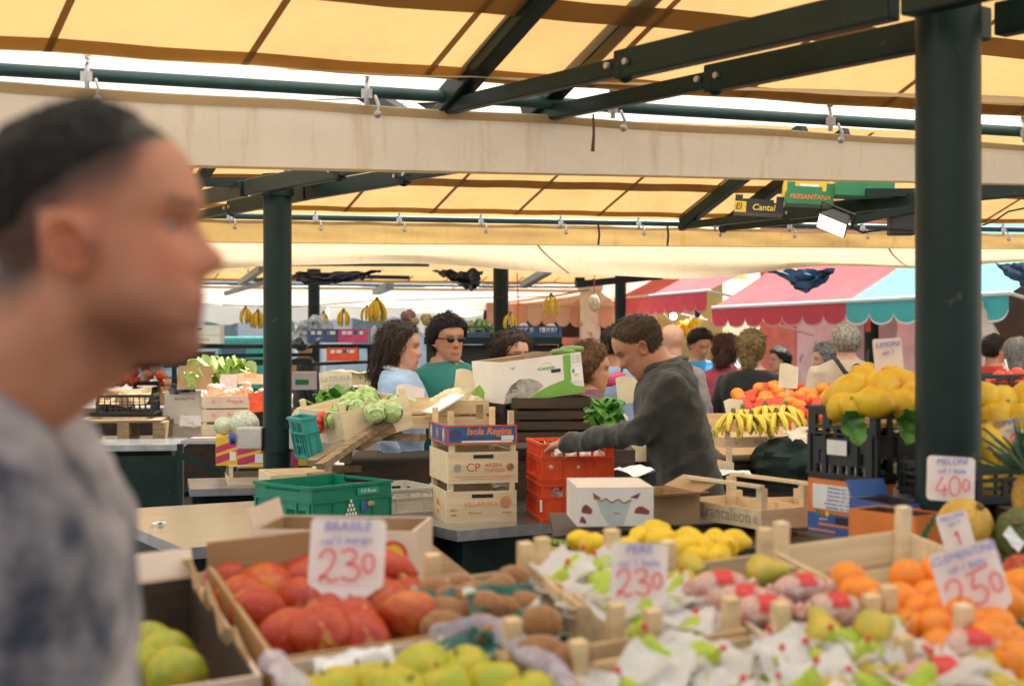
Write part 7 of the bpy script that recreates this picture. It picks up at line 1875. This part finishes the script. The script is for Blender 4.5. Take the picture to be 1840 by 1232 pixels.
person('older woman with curly auburn hair facing right behind the box', at(1062, 7.6), -4, h=top_h(614, 7.6)-.03, headH=.24, pitch=8, skin=(.52, .25, .13), top=cloth('plum_blouse', (.16, .05, .08)), haircol=(.19, .085, .03), hair='curly', hl=hl_long, hair_t=.10, hair_blobs=CURL)
person('dark haired shopper in a light blue shirt seen from behind', at(1108, 9.0), 70, h=top_h(586, 9.0)-.01, skin=skinB, top=cloth('sky_blue_shirt', (.32, .44, .62), .15, 8), haircol=(.016, .012, .010), hair_t=.08)
t = thing('shoulder_bag', 'small crimson bag slung on the back of the light blue shirt', 'bag', T(P(1105, 681, 8.72)) @ RZ(5) @ RY(-20))
b = MB(); b.ball((0, 0, 0), (.07, .03, .035), 18, 12, None, lambda p: Vector((math.copysign(abs(p.x)**.6, p.x), p.y, math.copysign(abs(p.z)**.6, p.z)))); b.build('bag_body', M['pl_pink'], t); MB().tube([(.05, -.01, .03), (.11, -.02, .10), (.17, .0, .17)], .006, 6).build('strap', M['card_black'], t)
person('bald shopper half hidden behind the head of the seller', at(1206, 9.2), 100, h=top_h(582, 9.2), skin=skinC, top=cloth('grey_shirt', (.30, .28, .28)), hair='none')
person('young dark haired man in a bright blue shirt looking down', at(1256, 11.0), -70, h=top_h(590, 11.0)-.01, pitch=28, skin=skinB, top=cloth('bright_blue_shirt', (.03, .30, .62), .15, 8), haircol=(.014, .010, .009), hair_t=.09)
striped = mat('striped_knit', (.55, .07, .08), .9, .2, 5, (.22, .06, .16), bump=.4, bscale=90, stretch=(.6, .6, 6))
person('woman with dark red hair in a striped crimson knit', at(1303, 10.2), 80, h=top_h(600, 10.2)-.01, pitch=10, roll=8, skin=skinC, top=striped, haircol=(.09, .028, .02), hair='long', hl=hl_long, hair_t=.09, hair_blobs=[((-.25, 0, .6), (-.35, .05, .1), .32, .24), ((-.1, .2, .6), (-.2, .22, .1), .16, .14)], collar=.06, build=1.05)
person('woman with blond wavy hair in a black coat, seen from behind', at(1352, 9.4), 65, h=top_h(594, 9.4)-.02, skin=skinC, top=cloth('black_coat', (.010, .012, .013), .2, 9), haircol=(.30, .21, .085), hair='curly', hl=hl_long, hair_t=.10, hair_blobs=CURL+[((-.3, .05, .35), (-.32, .0, .05), .3, .22)], build=1.18, tvox=.016)
person('grey haired woman in profile between black coat and beige jacket', at(1482, 10.6), 185, h=top_h(622, 10.6), pitch=8, skin=skinC, top=cloth('pale_grey_coat', (.45, .43, .42)), haircol=(.33, .32, .33), hair='curly', hl=hl_long, hair_t=.09, hair_blobs=CURL[:3])
person('shopper in a dark cap far behind the cream card', at(1398, 12.2), 200, h=top_h(628, 12.2), skin=skinB, top=cloth('charcoal_jacket', (.05, .05, .055)), haircol=(.02, .018, .018), hair_t=.11)
tt, Mh_, J_ = person('white haired man in a beige jacket with crossed black straps', at(1520, 9.0), 88, h=top_h(581, 9.0)-.01, skin=skinC, top=cloth('beige_jacket', (.55, .46, .34), .12, 9), haircol=(.50, .46, .40), hair_t=.05, build=1.12, collar=.05, shoulder=.02)
# crossed straps of the man in beige
st = MB(); cb = Vector(at(1520, 9.0)); yb = 9.0-.175
def sp_(px, py, dy=0): return P(px, py, yb-.02+dy)
for pth in ([(1494, 636, .12), (1504, 648, .03), (1518, 668, 0), (1535, 682, -.01)], [(1560, 628, .12), (1558, 650, .03), (1548, 672, 0), (1535, 682, -.01)], [(1535, 682, -.01), (1528, 700, -.01), (1520, 720, 0)]):
    st.tube([sp_(*q_) for q_ in pth], .014, 6, flat=.4)
st.tube([sp_(1540+9*math.cos(2*PI*k/16), 664+10*math.sin(2*PI*k/16), -.012) for k in range(17)], .006, 5)
o = link('shoulder_strap', st.mesh('shoulder_strap', [M['card_black']]), tt, (T(*at(1520, 9.0)) @ RZ(88)).inverted())
person('dark haired shopper in a red jacket right of the thick post', at(1788, 11.2), 20, h=top_h(604, 11.2), skin=skinB, top=cloth('red_jacket', (.55, .03, .025), .15, 8), haircol=(.03, .018, .014), hair_t=.08)
person('shopper with long grey hair in a slate blue top at the right edge', at(1830, 10.3), 70, h=top_h(607, 10.3)-.01, skin=skinC, top=cloth('slate_top', (.09, .13, .19)), haircol=(.42, .40, .39), hair='long', hl=hl_long, hair_t=.09, hair_blobs=[((-.2, 0, .7), (-.3, 0, .1), .34, .26), ((-.3, 0, .1), (-.32, 0, -.2), .25, .12)])
tag(MB().tube([P(1806, 645, 10.02), P(1812, 670, 10.0), P(1816, 700, 10.0)], .014, 6, flat=.4).build('bag_strap', M['print_white'], None), 'white bag strap over the slate blue top at the right edge', 'strap')
person('dark clad shopper stooping beyond the raised shelf at left', at(548, 15.5), 30, h=1.62, skin=skinB, top=cloth('navy_coat', (.02, .025, .04)), haircol=(.02, .015, .012), hair_t=.08)
